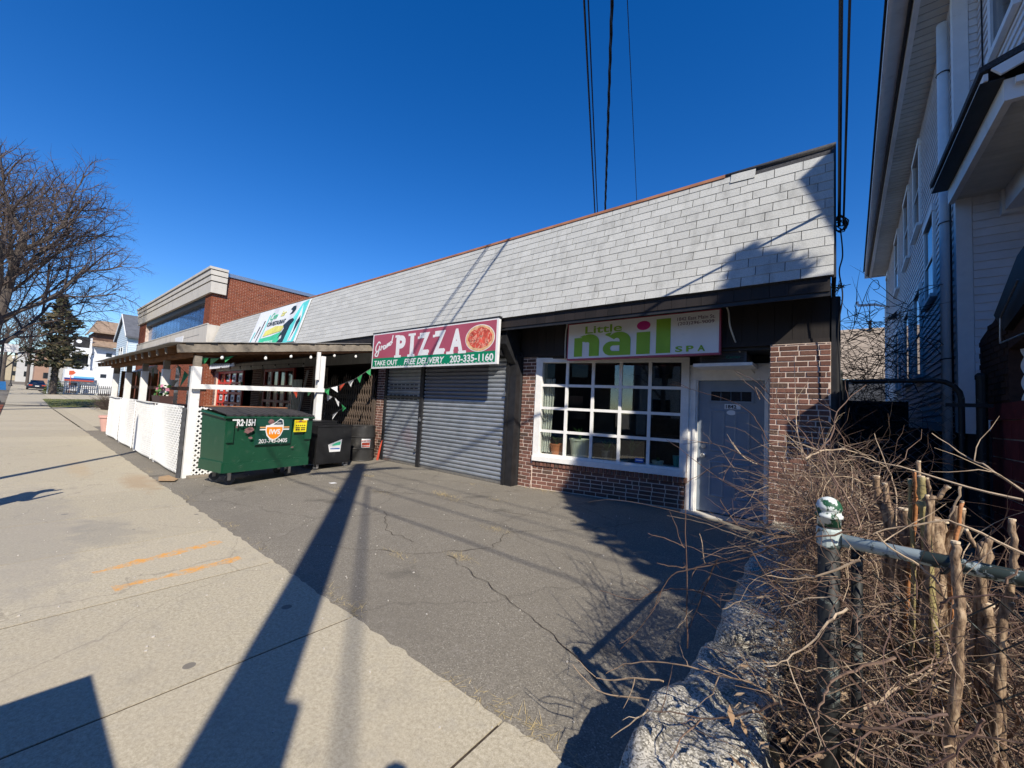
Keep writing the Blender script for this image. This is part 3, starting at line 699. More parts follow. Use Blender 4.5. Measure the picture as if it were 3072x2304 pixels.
ps = B('pizza_sign', M['swhite'], None, (-8.90, -8.90+SW, 5.49, 5.55, 2.40, 2.40+SH)); tag(ps, 'maroon and green pizza shop sign with a pizza picture over the roller shutters', 'sign')
SM = frame_mat((-8.90, 5.49, 2.40), (1, 0, 0))
rect('sign_field', M['maroon'], ps, SM, .04, SW-.05, .25, SH-.03, .002); rect('sign_band', M['sgreen'], ps, SM, .04, SW-.05, .035, .25, .002)
B('sign_edge', M['black'], ps, (-8.92, -8.90+SW+.02, 5.485, 5.56, 2.40+SH, 2.40+SH+.03))
def tx(s, m_, par, Mx, x, y, size, **k): return text_obj('lettering', s, M[m_], par, Mx @ Matrix.Translation((x, y, .003)), size, **k)
# slab serif PIZZA
for k_, (ch, x0, x1) in enumerate((('P', .95, 1.33), ('I', 1.475, 1.635), ('Z', 1.77, 2.17), ('Z', 2.28, 2.68), ('A', 2.79, 3.21))):
    text_fit(ch, M['swhite'], ps, SM, x0+.03, x1, .25, .75, bold=.05)
b = MB(); b.M = SM
for x0, x1, y in ((.93, 1.18, .235), (1.43, 1.68, .235), (1.43, 1.68, .71), (.93, 1.08, .71), (2.73, 2.94, .235), (3.08, 3.30, .235), (1.77, 1.83, .62), (2.28, 2.34, .62), (2.11, 2.17, .30), (2.62, 2.68, .30)): b.box(x0, x1, y, y+.055, .002, .0055)
b.build('lettering', M['swhite'], ps)
# script word drawn as a brush line
def script(Mx, par, m_, pts, w0, close=False):
    b = MB(); b.M = Mx; n = len(pts); P = [Vector((p[0], p[1], .004+.0006*i_)) for i_, p in enumerate(pts)]; Q = []
    for i in range(n-1):
        p0, p1, p2, p3 = P[max(i-1, 0)], P[i], P[i+1], P[min(i+2, n-1)]
        for k in range(6):
            t = k/6; Q.append(.5*((2*p1)+(-p0+p2)*t+(2*p0-5*p1+4*p2-p3)*t*t+(-p0+3*p1-3*p2+p3)*t**3))
    Q.append(P[-1])
    for a, c in zip(Q, Q[1:]):
        d = (c-a)
        if d.length < 1e-6: continue
        d.normalize(); s = Vector((-d.y, d.x, 0)); ww_ = w0*(.75+.5*abs(d.y)); b.poly([a-s*ww_-d*.004, c-s*ww_+d*.004, c+s*ww_+d*.004, a+s*ww_-d*.004])
    return b.build('lettering', M[m_], par)
sc1 = lambda *p: [(.14+(x-.04)*.66, .30+(y+.05)*.52) for x, y in p]
script(SM, ps, 'swhite', sc1((.33,.55),(.22,.62),(.07,.42),(.06,.24),(.16,.16),(.28,.30),(.30,.42),(.27,.18),(.18,-.05),(.04,.0),(.14,.14),(.36,.26)), .018)
script(SM, ps, 'swhite', sc1((.38,.22),(.42,.42),(.44,.36),(.52,.40)), .016)
script(SM, ps, 'swhite', sc1((.66,.42),(.56,.42),(.54,.28),(.62,.28),(.68,.44),(.66,.30),(.72,.32)), .016)
script(SM, ps, 'swhite', sc1((.72,.32),(.77,.50),(.77,.34),(.84,.50),(.88,.52),(.86,.40),(.92,.42)), .016)
script(SM, ps, 'swhite', sc1((1.02,.58),(.94,.56),(.92,.44),(.99,.44),(1.06,.66),(1.10,.86),(1.04,.56),(1.10,.54)), .016)
rr_ = random.Random(11)
SMZ = SM; SM = SM @ Matrix.Translation((3.655, .51, 0)) @ Matrix.Diagonal((.79, .93, 1, 1)) @ Matrix.Translation((-3.52, -.55, 0))
pz = flat('pizza_picture', M['swhite'], ps, SM @ Matrix.Translation((0, 0, .003)), ell(3.52, .55, .49, .285, 40), .001)
M['crust'] = simple('pizza_crust_print', (.68,.42,.22), .6, .3, 14, 0); M['sauce'] = simple('pizza_sauce_print', (.55,.08,.05), .6, .5, 10, 0); M['cheese'] = simple('pizza_cheese_print', (.75,.35,.25), .6, .3, 12, 0)
flat('pizza_picture', M['crust'], ps, SM @ Matrix.Translation((0, 0, .0045)), ell(3.52, .55, .47, .27, 40), .001)
flat('pizza_picture', M['sauce'], ps, SM @ Matrix.Translation((0, 0, .006)), ell(3.53, .555, .39, .22, 36, .06, rr_), .001)
b = MB(); b.M = SM
for k in range(60):
    a = rr_.uniform(0, 2*pi); q = sqrt(rr_.random()); cx, cy = 3.53+.36*q*cos(a), .555+.2*q*sin(a); an = rr_.uniform(0, pi); L, W_ = rr_.uniform(.02, .06), rr_.uniform(.006, .016)
    b.prism([(cx+L*cos(an)*u-W_*sin(an)*v_, cy+L*sin(an)*u+W_*cos(an)*v_, .0075) for u, v_ in ((-1,-.4),(0,-1),(1,-.3),(.9,.5),(0,1),(-.9,.6))], (0,0,.0006))
b.build('pizza_topping', M['cheese'], ps, kind='stuff')
SM = SMZ
text_fit('TAKE OUT', M['swhite'], ps, SM, .12, 1.07, .07, .19, bold=.02); text_fit('FREE DELIVERY', M['swhite'], ps, SM, 1.32, 2.68, .065, .195, bold=.02, shear=.25); text_fit('203-335-1160', M['swhite'], ps, SM, 2.85, 4.03, .06, .205, bold=.025)
b = MB(); b.M = SM
for k in range(40): b.box(.08+k*.1, .12+k*.1, .04, .05, .002, .004)
b.build('lace_stitch', M['swhite'], ps)
# nail sign
NW, NH = 2.46, .615
ns = B('nail_spa_sign', M['maroon'], None, (-3.645, -3.645+NW, 6.07, 6.16, 2.495, 2.495+NH+.03)); tag(ns, 'white sign with big lime green letters and a pink dot above the shop window', 'sign')
NM = frame_mat((-3.645, 6.07, 2.51), (1, 0, 0)) @ Matrix.Diagonal((1.025, 1.025, 1, 1))
rect('sign_face', M['swhite'], ns, NM, .02, 2.38, .01, .60, .003)
NT_ = NM @ Matrix.Translation((0, 0, .002))
text_fit('Little', M['lime'], ns, NT_, .34, .99, .42, .545, bold=.015)
LX = Matrix.Identity(4)
def letter(polys):
    b = MB(); b.M = NT_ @ Matrix.Translation((0, 0, .002)) @ LX
    for i_, p in enumerate(polys): b.prism([(x, y, -.0002*i_) for x, y in p], (0, 0, .003+.00045*i_))
    return b.build('lettering', M['lime'], ns)
def arc(cx, cy, rx, ry, a0, a1, n=10): return [(cx+rx*cos(rad(a0+(a1-a0)*k/n)), cy+ry*sin(rad(a0+(a1-a0)*k/n))) for k in range(n+1)]
def ring(o, i): return [[o[k], o[k+1], i[k+1], i[k]] for k in range(len(o)-1)]
LX = Matrix.Translation((-.015, 0, 0)) @ Matrix.Diagonal((1.29, 1, 1, 1))
letter([[(.12,.04),(.24,.04),(.24,.36),(.12,.36)], [(.34,.04),(.48,.04),(.48,.27),(.34,.27)]] + ring(arc(.34,.27,.14,.14,0,135,10), arc(.31,.25,.03,.03,0,135,10)) + [[(.24,.36),(.24,.29),(.30,.28),(.27,.40),(.2,.375)]])
LX = Matrix.Translation((-.02, 0, 0)) @ Matrix.Diagonal((1.27, 1, 1, 1))
letter(ring(arc(.66,.15,.115,.115,90,270,12), arc(.68,.15,.035,.045,90,270,12)) + [[(.66,.035),(.78,.035),(.78,.10),(.68,.105)], [(.66,.265),(.68,.195),(.78,.195),(.78,.25)], [(.77,.035),(.91,.035),(.91,.27),(.77,.27)]] + ring(arc(.76,.27,.15,.14,0,150,12), arc(.73,.27,.04,.045,0,150,12)) + [[(.63,.34),(.57,.375),(.60,.40),(.66,.41)]])
LX = Matrix.Identity(4)
letter([[(1.23,.035),(1.44,.035),(1.44,.375),(1.23,.375)]]); letter([[(1.53,.035),(1.74,.035),(1.74,.55),(1.53,.55)]])
flat('sign_dot', M['pink'], ns, NT_ @ Matrix.Translation((0, 0, .002)), ell(1.335, .475, .105, .07, 28), .003)
for k_, ch in enumerate('SPA'): text_fit(ch, M['lime'], ns, NT_, 1.81+.15*k_, 1.91+.15*k_, .04, .125, bold=.035)
text_fit('1842 East Main St.', M['purple'], ns, NT_, 1.83, 2.33, .495, .545); text_fit('(203)296-9009', M['purple'], ns, NT_, 1.84, 2.32, .415, .475)
# air conditioner over the door
ac = B('air_conditioner', M['darkgrey'], None, (-1.5, -.9, 6.3, 6.85, 2.40, 2.56)); tag(ac, 'old air conditioner on a bracket above the grey door', 'air conditioner')
B('mounting_shelf', M['white_old'], ac, (-1.58, -.82, 6.24, 6.8, 2.35, 2.395))
B('grille', M['black'], ac, *[(-1.47, -.93, 6.29, 6.3, 2.42+k*.022, 2.43+k*.022) for k in range(6)])
text_obj('lettering', 'Carrier', simple('ac_logo', (.02,.2,.12), .5, .1, 4, 0), ac, frame_mat((-1.15, 6.286, 2.46), (1,0,0)), .06, depth=.001)
# conduit from the sign down over the door
def cable(name, label, pts, r, mt='rope', n=6, sub=8, cat='cable', group=None):
    P = [Vector(p) for p in pts]; Q = []
    for i in range(len(P)-1):
        p0, p1, p2, p3 = P[max(i-1, 0)], P[i], P[i+1], P[min(i+2, len(P)-1)]
        for k in range(sub):
            t = k/sub; Q.append(.5*((2*p1)+(-p0+p2)*t+(2*p0-5*p1+4*p2-p3)*t*t+(-p0+3*p1-3*p2+p3)*t**3))
    Q.append(P[-1]); b = MB(); b.tube(Q, r, n); o = b.build(name, M[mt], None, smooth=True); return tag(o, label, cat, group)
cable('conduit', 'grey flexible cable running over the nail shop sign and drooping towards the door', [(-3.70, 6.1, 2.52), (-3.69, 6.1, 3.1), (-3.5, 6.08, 3.17), (-2.2, 6.06, 3.19), (-1.25, 6.05, 3.20), (-1.1, 6.05, 3.12), (-1.06, 6.05, 2.85), (-.98, 6.3, 2.55), (-.9, 6.6, 2.38), (-.86, 6.76, 2.30)], .011, 'fascia_white')
# roof banner
bn = MB(); BU0, BU1 = XR+18.0, XR+13.62
def BP(a, s, n=.03): return RP(BU0+(BU1-BU0)*a, s*SL, n)
M['bwhite'] = simple('banner_vinyl', (.72,.74,.75), .45, .05, 2, 0, dirt=(.50,.50,.54), dlo=.5, dhi=.75, dscale=1.2, stretch=(1,1,.5))
bn.prism([BP(0,.04), BP(1,.06), BP(1,.95), BP(0,.95)], (0, -.012, .004)); bn = tag(bn.build('restaurant_banner', M['bwhite'], None), 'white and turquoise restaurant banner with black dancing figures stretched over the shingles', 'banner')
M['aqua'] = simple('turquoise_print', (.12,.62,.60), .5, .25, 1.5, 0); M['bgreen'] = simple('green_print', (.06,.50,.28), .5, .2, 2, 0); M['byellow'] = simple('yellow_print', (.66,.62,.16), .5, .2, 3, 0); M['navy'] = simple('black_print', (.02,.035,.045), .5, .2, 3, 0)
def bpoly(name, m_, pts, n): 
    b = MB(); b.prism([BP(x, y, n) for x, y in pts], (0, -.002, .001)); return b.build(name, M[m_], bn)
bpoly('banner_art', 'aqua', [(.70,.06),(.97,.07),(.98,.94),(.88,.90),(.80,.6),(.74,.5)], .052); bpoly('banner_art', 'bwhite', [(.86,.10),(.93,.10),(.95,.60),(.90,.85),(.88,.5)], .0545)
bpoly('banner_art', 'byellow', [(.30,.30),(.66,.36),(.68,.47),(.50,.50),(.32,.42)], .052); bpoly('banner_art', 'bgreen', [(.22,.06),(.68,.08),(.66,.34),(.48,.28),(.27,.26)], .052)
bpoly('banner_figure', 'navy', [(.67,.08),(.78,.10),(.79,.3),(.80,.45),(.84,.55),(.80,.60),(.74,.58),(.66,.48),(.70,.40),(.64,.2),(.70,.28),(.72,.2),(.66,.12)], .057)
bpoly('banner_figure', 'navy', [(.70,.70),(.76,.72),(.79,.80),(.77,.88),(.72,.88),(.69,.82),(.73,.80),(.73,.75)], .057); bpoly('banner_figure', 'navy', [(.88,.08),(.92,.3),(.95,.5),(.93,.62),(.89,.5),(.90,.3)], .057)
bx = (BP(1,.5,.06)-BP(0,.5,.06)).normalized()
def BT(s, a, y, size, m_, **k): return text_obj('lettering', s, M[m_], bn, frame_mat(BP(a, y, .055), bx, (0, dy, dz)), size, **k)
BT('ICAN RESTAURANT', .30, .53, .25, 'navy', sx=.72, bold=.002); BT('Cym', .30, .68, .42, 'bgreen', sx=.8, shear=.5); BT('bar', .52, .71, .36, 'byellow', sx=.8, shear=.5); BT('- MERENGUE', .35, .12, .15, 'bwhite', sx=1.1)
for k in range(7):
    a = .03+.035*k; bpoly('banner_art', 'darkgrey' if k % 3 else 'aqua', [(a,.1+.1*(k%3)),(a+.012,.1+.1*(k%3)),(a+.05,.45+.06*k),(a+.03,.45+.06*k)], .052) if k % 2 == 0 else None
cable('banner_pole', 'grey tube rolled along the bottom of the roof banner', [BP(.25,.045,.06), BP(.6,.05,.07), BP(1.0,.055,.06)], .035, 'darkgrey', cat='pole')
# small sign over the red window
sg = MB(); sg.prism([(-23.2, 5.75, 2.72), (-19.7, 5.75, 2.76), (-20.0, 5.78, 3.06), (-23.2, 5.78, 3.02)], (0, .05, 0)); sg = tag(sg.build('restaurant_sign', M['swhite'], None), 'long white sign panel hanging over the red window', 'sign')
B('sign_print', M['darkgrey'], sg, *[(-22.9+.31*k, -22.66+.31*k, 5.73, 5.748, 2.86, 2.95) for k in range(9)])
# ================================================================ patio pergola
M['sheet'] = simple('grey_roof_sheet', (.26,.25,.24), .7, .3, 3, .2)
pg = thing('patio_pergola', 'timber patio cover with white posts and grey roof sheets in front of the restaurant', 'pergola')
post_x = [-9.33, -11.75, -14.1, -16.45, -18.85]
for i, x in enumerate(post_x):
    o = B('post', M['white_old'], pg, (x-.07, x+.07, 2.05, 2.19, 0.0, 2.08), bevel=.004)
    B('post_top', M['wood'], pg, (x-.055, x+.055, 2.065, 2.175, 2.08, 2.28))
B('post', M['white_old'], pg, (-9.36, -9.22, 4.36, 4.5, .05, 2.58), bevel=.004)
B('post_splice', M['white_old'], pg, (-9.215, -9.17, 4.28, 4.35, 2.02, 2.66))
B('header_beam', M['wood_new'], pg, (-19.6, -9.4, 2.06, 2.18, 2.285, 2.40))
def slope(y): return 2.375+(y-1.79)*.152
n = 15
for k in range(n):
    x = -9.27-k*.76
    b = MB()
    y0, y1 = 1.79, 5.72
    if k == 0:
        b.beam((x, y0, slope(y0)), (x, y1, slope(y1)), .05, .15); o = b.build('rafter', M['wood'], pg); o['label'] = 'weathered end rafter facing the lot'
        b = MB(); b.beam((x-.06, y0+.3, slope(y0+.3)-.085), (x-.06, y1, slope(y1)-.085), .04, .09); b.build('rafter', M['wood_new'], pg)
    else:
        b.beam((x, y0, slope(y0)), (x, y1, slope(y1)), .045, .13); b.build('rafter', M['wood_new'] if k else M['wood'], pg)
        b = MB(); b.beam((x, 1.76, slope(1.76)), (x, 1.79, slope(1.79)), .046, .132); b.build('rafter_end', M['wood'], pg)
b = MB()
for k in range(9):
    y = 1.95+k*.43; b.beam((-19.9, y, slope(y)+.085), (-9.3, y, slope(y)+.085), .09, .025)
b.build('batten', M['wood_new'], pg)
b = MB()
for k in range(12):
    xa, xb = -20.1+k*.905, -20.1+(k+1)*.905+.02
    b.r = rnd.random(); z_ = .103+.004*(k % 2)
    b.prism([(xa, 1.68, slope(1.68)+z_), (xa, 5.78, slope(5.78)+z_), (xa, 5.78, slope(5.78)+z_+.012), (xa, 1.68, slope(1.68)+z_+.012)], (xb-xa, 0, 0))
b.build('roof_sheet', M['sheet'], pg)
r = random.Random(2)
for k in range(11):
    y = 1.9+k*.37; B('roof_clip', M['black'], pg, (-9.26, -9.235, y, y+r.uniform(.05, .12), slope(y)+.075, slope(y)+.11))
b = MB(); b.beam((-9.19, 2.02, 1.70), (-9.19, 4.5, 1.79), .03, .09); b.build('rail', M['white_old'], pg)
B('inner_rail', M['wood_new'], pg, (-18.8, -9.5, 2.30, 2.34, 1.62, 1.70))
# far end corner with raw timber
B('post', M['wood_new'], pg, (-19.35, -19.2, 2.1, 2.25, 0, 2.3)); B('post', M['wood_new'], pg, (-19.4, -19.28, 4.4, 4.5, 0, 2.6))
B('screen_board', M['wood_new'], pg, *[(-19.32, -19.28, 2.3+k*.2, 2.47+k*.2, .1, 2.2) for k in range(6)])
# lattice fence
lf = thing('lattice_fence', 'white plastic lattice fence panels along the sidewalk side of the patio', 'fence')
def lattice(Mx, w_, z0, z1, sp=.064, sw_=.027, mt='white', bow=.0, name='lattice_panel', ph=0):
    b = MB(); b.M = Mx; h = z1-z0
    def P(u, v, d): return Vector((u, d + bow*sin(pi*u/w_)*sin(pi*(v)/h*.5) + .012*sin(u*3+ph)*(1-v/h), z0+v))
    for sgn, dd in ((1, 0), (-1, -.007)):
        c = -h if sgn > 0 else 0.0
        while c < (w_ if sgn > 0 else w_+h):
            u0, v0, u1, v1 = (c, 0, c+h, h) if sgn > 0 else (c, 0, c-h, h)
            t0, t1 = 0.0, 1.0
            du = u1-u0
            for lim, s_ in ((0, 1), (w_, -1)):
                a0, a1 = s_*(u0-lim), s_*(u1-lim)
                if a0 < 0 and a1 < 0: t0, t1 = 1, 0; break
                if a0 < 0: t0 = max(t0, -a0/(a1-a0))
                if a1 < 0: t1 = min(t1, a0/(a0-a1))
            if t1-t0 > .02:
                m_ = 4
                for i in range(m_):
                    a = t0+(t1-t0)*i/m_; c2 = t0+(t1-t0)*(i+1)/m_
                    b.beam(P(u0+du*a, h*a, dd), P(u0+du*c2, h*c2, dd), sw_, .005, up=(0,1,0)) if False else b.beam(P(u0+du*a, h*a, dd), P(u0+du*c2, h*c2, dd), .005, sw_, up=(-sgn, 0, 1))
            c += sp*1.414
    o = b.build(name, M[mt], lf if mt == 'white' else pg, kind='stuff' if False else None); return o
X0 = -9.42
for k in range(4):
    x1 = X0-k*2.33; Mx = wall_mat((x1-2.33, 2.02, 0), (1, 0))
    o = lattice(Mx, 2.31, .07, 1.31, bow=-.05 if k in (0, 2) else .02, ph=k)
    b = MB(); b.beam((x1-.01, 2.0, .07), (x1-.01, 2.0, 1.32), .03, .02); b.beam((x1-2.32, 2.0, 1.315), (x1-.01, 2.0, 1.315), .018, .02); b.build('panel_edge', M['white'], lf)
Mx = wall_mat((-9.20, 2.14, 0), (0, 1)); lattice(Mx, .75, .07, 1.32)
B('base_board', M['wood'], lf, (-9.24, -9.16, 2.1, 3.0, .0, .06)); B('corner_post', M['darkgrey'], lf, (-9.40, -9.34, 1.98, 2.03, 0, 1.3))
# dark patio furniture and inner black lattice
bar = thing('patio_counter', 'black patio counter with a grey top behind the lattice', 'counter')
B('counter_top', M['darkgrey'], bar, (-18, -9.9, 3.0, 3.75, 1.12, 1.16)); B('counter_front', M['black'], bar, (-18, -9.95, 3.1, 3.15, .1, 1.1))
B('counter_leg', M['black'], bar, (-10.0, -9.92, 3.05, 3.13, .05, 1.12), (-10.0, -9.92, 3.62, 3.7, .05, 1.12), (-14.0, -13.92, 3.62, 3.7, .05, 1.12), (-18.0, -17.92, 3.62, 3.7, .05, 1.12))
for k in range(3): 
    t = B('patio_bench', M['black'], None, (-11.5-2.4*k, -10.0-2.4*k, 4.3, 4.75, .45, .52), (-11.5-2.4*k, -10.0-2.4*k, 4.75, 4.8, .45, .98), (-11.45-2.4*k, -11.38-2.4*k, 4.35, 4.75, .1, .45), (-10.12-2.4*k, -10.05-2.4*k, 4.35, 4.75, .1, .45))
    tag(t, ['black patio bench nearest the dumpster under the pergola', 'black patio bench in the middle under the pergola', 'black patio bench farthest along under the pergola'][k], 'bench', 'black benches under the pergola')
# string lights
M['bulb'] = simple('clear_bulb', (.75,.74,.70), .2, .05, 5, 0)
sl_ = thing('string_lights', 'string of round bulbs hanging under the patio roof edge', 'lights')
bp = [(-9.33, 2.5), (-9.33, 3.27), (-9.33, 3.77), (-9.33, 4.2), (-9.33, 4.75), (-9.33, 5.3)]
cb = [(-9.33, y, slope(y)-.10-(.03 if i % 2 else 0)) for i, (x, y) in enumerate(bp)]
bp2 = [(-12.2-k*.9, 5.3-.05*k, 2.62) for k in range(8)]
b = MB(); b.tube(cb, .006, 4); b.tube(bp2, .006, 4); b.build('cord', M['rope'], sl_)
for p in cb+bp2:
    b = MB(); b.lathe((p[0], p[1], p[2]-.14), [(.005, .02), (.022, .028), (.031, .05), (.026, .072), (.015, .095)], 12); o = b.build('bulb', M['bulb'], sl_, smooth=True)
    b = MB(); b.lathe((p[0], p[1], p[2]-.045), [(.018, 0), (.018, .045)], 8); b.build('socket', M['black'], o)
# bunting
M['flag_green'] = simple('green_flag', (.02,.22,.07), .7, .3, 10, 0); M['flag_dark'] = simple('dark_green_flag', (.015,.06,.03), .7, .3, 10, 0); M['flag_red'] = simple('red_flag', (.45,.06,.03), .7, .3, 10, 0); M['flag_white'] = simple('white_flag', (.6,.6,.6), .7, .2, 10, 0)
def bunting(label, P, flags, size=.2, seed=0):
    t = thing('bunting', label, 'bunting', 'bunting strings on the patio'); r = random.Random(seed); P = [Vector(p) for p in P]; n = 24
    def at(s):
        k = min(int(s*(len(P)-1)), len(P)-2); f_ = s*(len(P)-1)-k; return P[k].lerp(P[k+1], f_)
    b = MB(); b.tube([at(i/n) for i in range(n+1)], .005, 4); b.build('cord', M['rope'], t)
    for i, c_ in enumerate(flags):
        s = (i+.5)/len(flags); p = at(s); d = (at(min(1, s+.02))-at(max(0, s-.02))).normalized(); w_ = size*.5; tw_ = r.uniform(-.5, .5); q = Vector((r.uniform(-.08, .08), r.uniform(-.08, .08), -size*r.uniform(.8, 1.15)))
        mid = p+q*.5+Vector((tw_*.08, tw_*.05, 0))
        b = MB(); a, c = p-d*w_, p+d*w_; ml, mr = a.lerp(p+q, .5)+Vector((0,.02*tw_,0)), c.lerp(p+q, .5)+Vector((.02*tw_,0,0))
        b.poly([a, ml, mid, p]); b.poly([p, mid, mr, c]); b.poly([ml, p+q, mid]); b.poly([mid, p+q, mr]); b.build('flag', M['flag_'+c_], t)
G_, D_, W_, R__ = 'green', 'dark', 'white', 'red'
bunting('green white and red bunting sagging from the pizza sign to the patio post', [(-9.02, 5.6, 2.45), (-9.1, 5.2, 2.12), (-9.15, 4.8, 1.92), (-9.2, 4.46, 1.80)], [G_, G_, W_, R__, W_, G_], .16, 1)
bunting('bunting hanging across the patio opening at rail height', [(-9.3, 4.4, 1.80), (-10.0, 4.2, 1.74), (-11.2, 4.1, 1.78), (-13, 4.0, 1.95), (-14.5, 3.9, 2.2)], [D_, R__, D_, W_, D_, D_], .18, 2)
bunting('short green bunting hanging from the corner post top', [(-9.3, 2.12, 2.26), (-9.35, 2.4, 2.28), (-9.35, 2.75, 2.38)], [G_, D_, G_], .16, 7)
bunting('dark bunting strung between the white street side posts', [(-9.45, 2.3, 2.22), (-11.0, 2.35, 1.98), (-11.7, 2.3, 2.2), (-13.2, 2.35, 1.98), (-14.1, 2.3, 2.2), (-16, 2.35, 2.0), (-16.6, 2.3, 2.2)], [D_, G_, D_, R__, D_, D_, G_, D_], .3, 3)
bunting('loose torn bunting hanging down beside the scissor gate', [(-9.28, 4.6, 1.72), (-9.3, 4.85, 1.62), (-9.3, 5.1, 1.42), (-9.3, 4.75, 1.2)], [W_, W_, G_, W_], .16, 4)
# planter on the lattice and hanging pot
pl = thing('flower_box', 'dark brown flower box with pink petunias hooked on the white lattice', 'flower box')
M['brownpl'] = simple('brown_plastic', (.06,.03,.028), .5, .1, 8, 0); M['petal'] = simple('pink_petal', (.55,.20,.30), .6, .5, 40, 0)
b = MB(); b.prism([(-11.3, 2.0, 1.28), (-11.3, 2.18, 1.28), (-11.3, 2.22, 1.48), (-11.3, 1.96, 1.48)], (-.75, 0, 0)); b.build('box', M['brownpl'], pl)
fb = MB(); lb = MB(); r = random.Random(8)
for k in range(70):
    c = Vector((-11.75+r.uniform(-.22, .25), 2.08+r.uniform(-.1, .1), 1.48+r.random()**1.4*.25)); s_ = r.uniform(.02, .05); b_ = lb if k > 14 else fb
    if k <= 14: c.z = 1.6+r.random()*.12; s_ = .045
    a = Vector((r.uniform(-1, 1), r.uniform(-1, 1), r.uniform(-.3, 1))).normalized(); e = a.cross(Vector((.3, .5, .8))).normalized(); g = a.cross(e)
    b_.poly([c+e*s_, c+g*s_, c-e*s_, c-g*s_])
fb.build('flower', M['petal'], pl); lb.build('foliage', M['leaf'], pl)
hp = MB(); hp.lathe((-13.3, 2.5, 1.72), [(.08, 0), (.15, .16), (.16, .16), (.15, .13)], 16)
hp = tag(hp.build('hanging_pot', M['plastic_white'], None), 'white hanging pot between the patio posts', 'plant pot')
# ================================================================ dumpsters and barrel
M['dgreen'] = simple('dumpster_green', (.007,.060,.030), .38, .12, 3, .1, dirt=(.035,.08,.05), dlo=.58, dhi=.75, dscale=6, spec=.5)
M['dblack'] = simple('bin_black', (.012,.012,.013), .4, .3, 4, .1, dirt=(.04,.04,.04), dlo=.6, dhi=.75, dscale=5)
M['lid'] = simple('black_plastic_lid', (.035,.033,.034), .45, .2, 6, .1)
def caster(parent, p, yaw, r_=.075):
    b = MB(); d = Vector((cos(yaw), sin(yaw), 0)); c = Vector((p[0], p[1], p[2])); b.tube([c-d*.025+Vector((0,0,r_)), c+d*.025+Vector((0,0,r_))], r_, 16); o = b.build('wheel', M['darkgrey'], parent)
    b = MB(); b.beam(c+Vector((0,0,r_))+d*.035, c+Vector((0,0,.24))+d*.035, .01, .05); b.beam(c+Vector((0,0,r_))-d*.035, c+Vector((0,0,.24))-d*.035, .01, .05); b.beam(c-d*.05+Vector((0,0,.235)), c+d*.05+Vector((0,0,.235)), .08, .015); b.build('caster_fork', M['chrome'], o)
dm = thing('dumpster', 'dark green steel dumpster on wheels with a black ribbed lid and orange shield logo', 'dumpster')
DO = Vector((-7.90, 2.27, 0)); DD = Vector((-8.16+7.90, 3.76-2.27, 0)); DL = DD.length; DM = wall_mat(DO, DD)   # local x along the long face, y into the body
def dbox(name, mt, *bx, **k):
    b = MB(); b.M = DM
    for x in bx: b.box(*x)
    return b.build(name, M[mt], dm, **k)
b = MB(); b.M = DM
W0, D0 = DL, .76
lo = [(0.0,0,.27),(W0,0,.27),(W0,D0,.27),(0.0,D0,.27)]; hi = [(-.03,-.02,1.21),(W0+.05,-.02,1.21),(W0+.05,D0+.02,1.3),(-.03,D0+.02,1.3)]
i = [b.vert(p) for p in lo+hi]
for q in ((0,3,2,1),(0,1,5,4),(1,2,6,5),(2,3,7,6),(3,0,4,7),(4,5,6,7)): b.face([i[k] for k in q])
b.build('body', M['dgreen'], dm)
dbox('side_sleeve', 'dgreen', (0, .10, -.045, -.012, .78, 1.12)); dbox('side_sleeve', 'dgreen', (W0-.12, W0+.02, -.045, -.012, .78, 1.12)); dbox('base_skirt', 'dgreen', (.0, W0+.01, -.028, 0, .27, .42), (-.025, 0, 0, D0, .27, .45))
b = MB(); b.M = DM; b.tube([(-.04, -.045, 1.2), (W0+.06, -.045, 1.2)], .022, 10); b.tube([(-.05, -.045, 1.2), (-.05, D0, 1.27)], .022, 10); b.tube([(W0+.06, .75, 1.26), (W0+.32, .75, 1.27)], .016, 8); b.build('rim_bar', M['dgreen'], dm)
b = MB(); b.M = DM; nl = 56
def lidf(a, c):
    x = -.04+(W0+.09)*a; y = -.05+(D0+.07)*c; rb = .016 if (int(a*nl) % 4) < 2 else 0
    return (x, y, 1.235+.11*c+rb*(1 if c < 1 else 0)+.015*sin(a*pi))
b.grid(lidf, nl, 6); b.grid(lambda a, c: (lidf(a, 0)[0], -.05-.004, lidf(a, 0)[2]-.028*c), nl, 1)
b.build('lid', M['lid'], dm)
b = MB(); b.M = DM; b.tube([(0, D0+.03, 1.36), (W0, D0+.03, 1.36)], .014, 8); b.build('hinge_rod', M['copper'], dm)
for x, y in ((.24, .26), (W0-.22, .26), (.18, D0-.12), (W0-.2, D0-.12)):
    p = DM @ Vector((x, y, .02 if y < .3 else .05)); caster(dm, p, math.atan2(DD.y, DD.x)+1.2 if x < .5 else .6)
FM = frame_mat(DM @ Vector((0, -.021, .27)), DD, (DM @ Vector((0,-.04,1.21)) - DM @ Vector((0,0,.27))))
FM = FM @ Matrix.Translation((0, 0, .0))
def face(name, m_, x0, x1, y0, y1, z=.012): return rect(name, M[m_], dm, FM, x0, x1, y0, y1, .001, z)
M['patch'] = simple('dark_green_patch', (.006,.055,.038), .5, .05, 4, 0); M['orange'] = simple('orange_print', (.80,.25,.01), .5, .08, 5, 0); M['yellow'] = simple('yellow_sticker', (.78,.66,.02), .5, .05, 5, 0); M['pale'] = simple('pale_orange_print', (.75,.38,.15), .5, .08, 5, 0)
M['scratch'] = simple('pale_green_scratch', (.10,.20,.14), .7, .3, 20, 0)
M['rustp'] = simple('bare_pink_primer', (.20,.10,.10), .8, .4, 14, .1); M['shieldnavy'] = simple('shield_navy', (.02,.04,.06), .5, .1, 5, 0)
face('logo_patch', 'patch', .44, 1.10, .45, .92, .010)
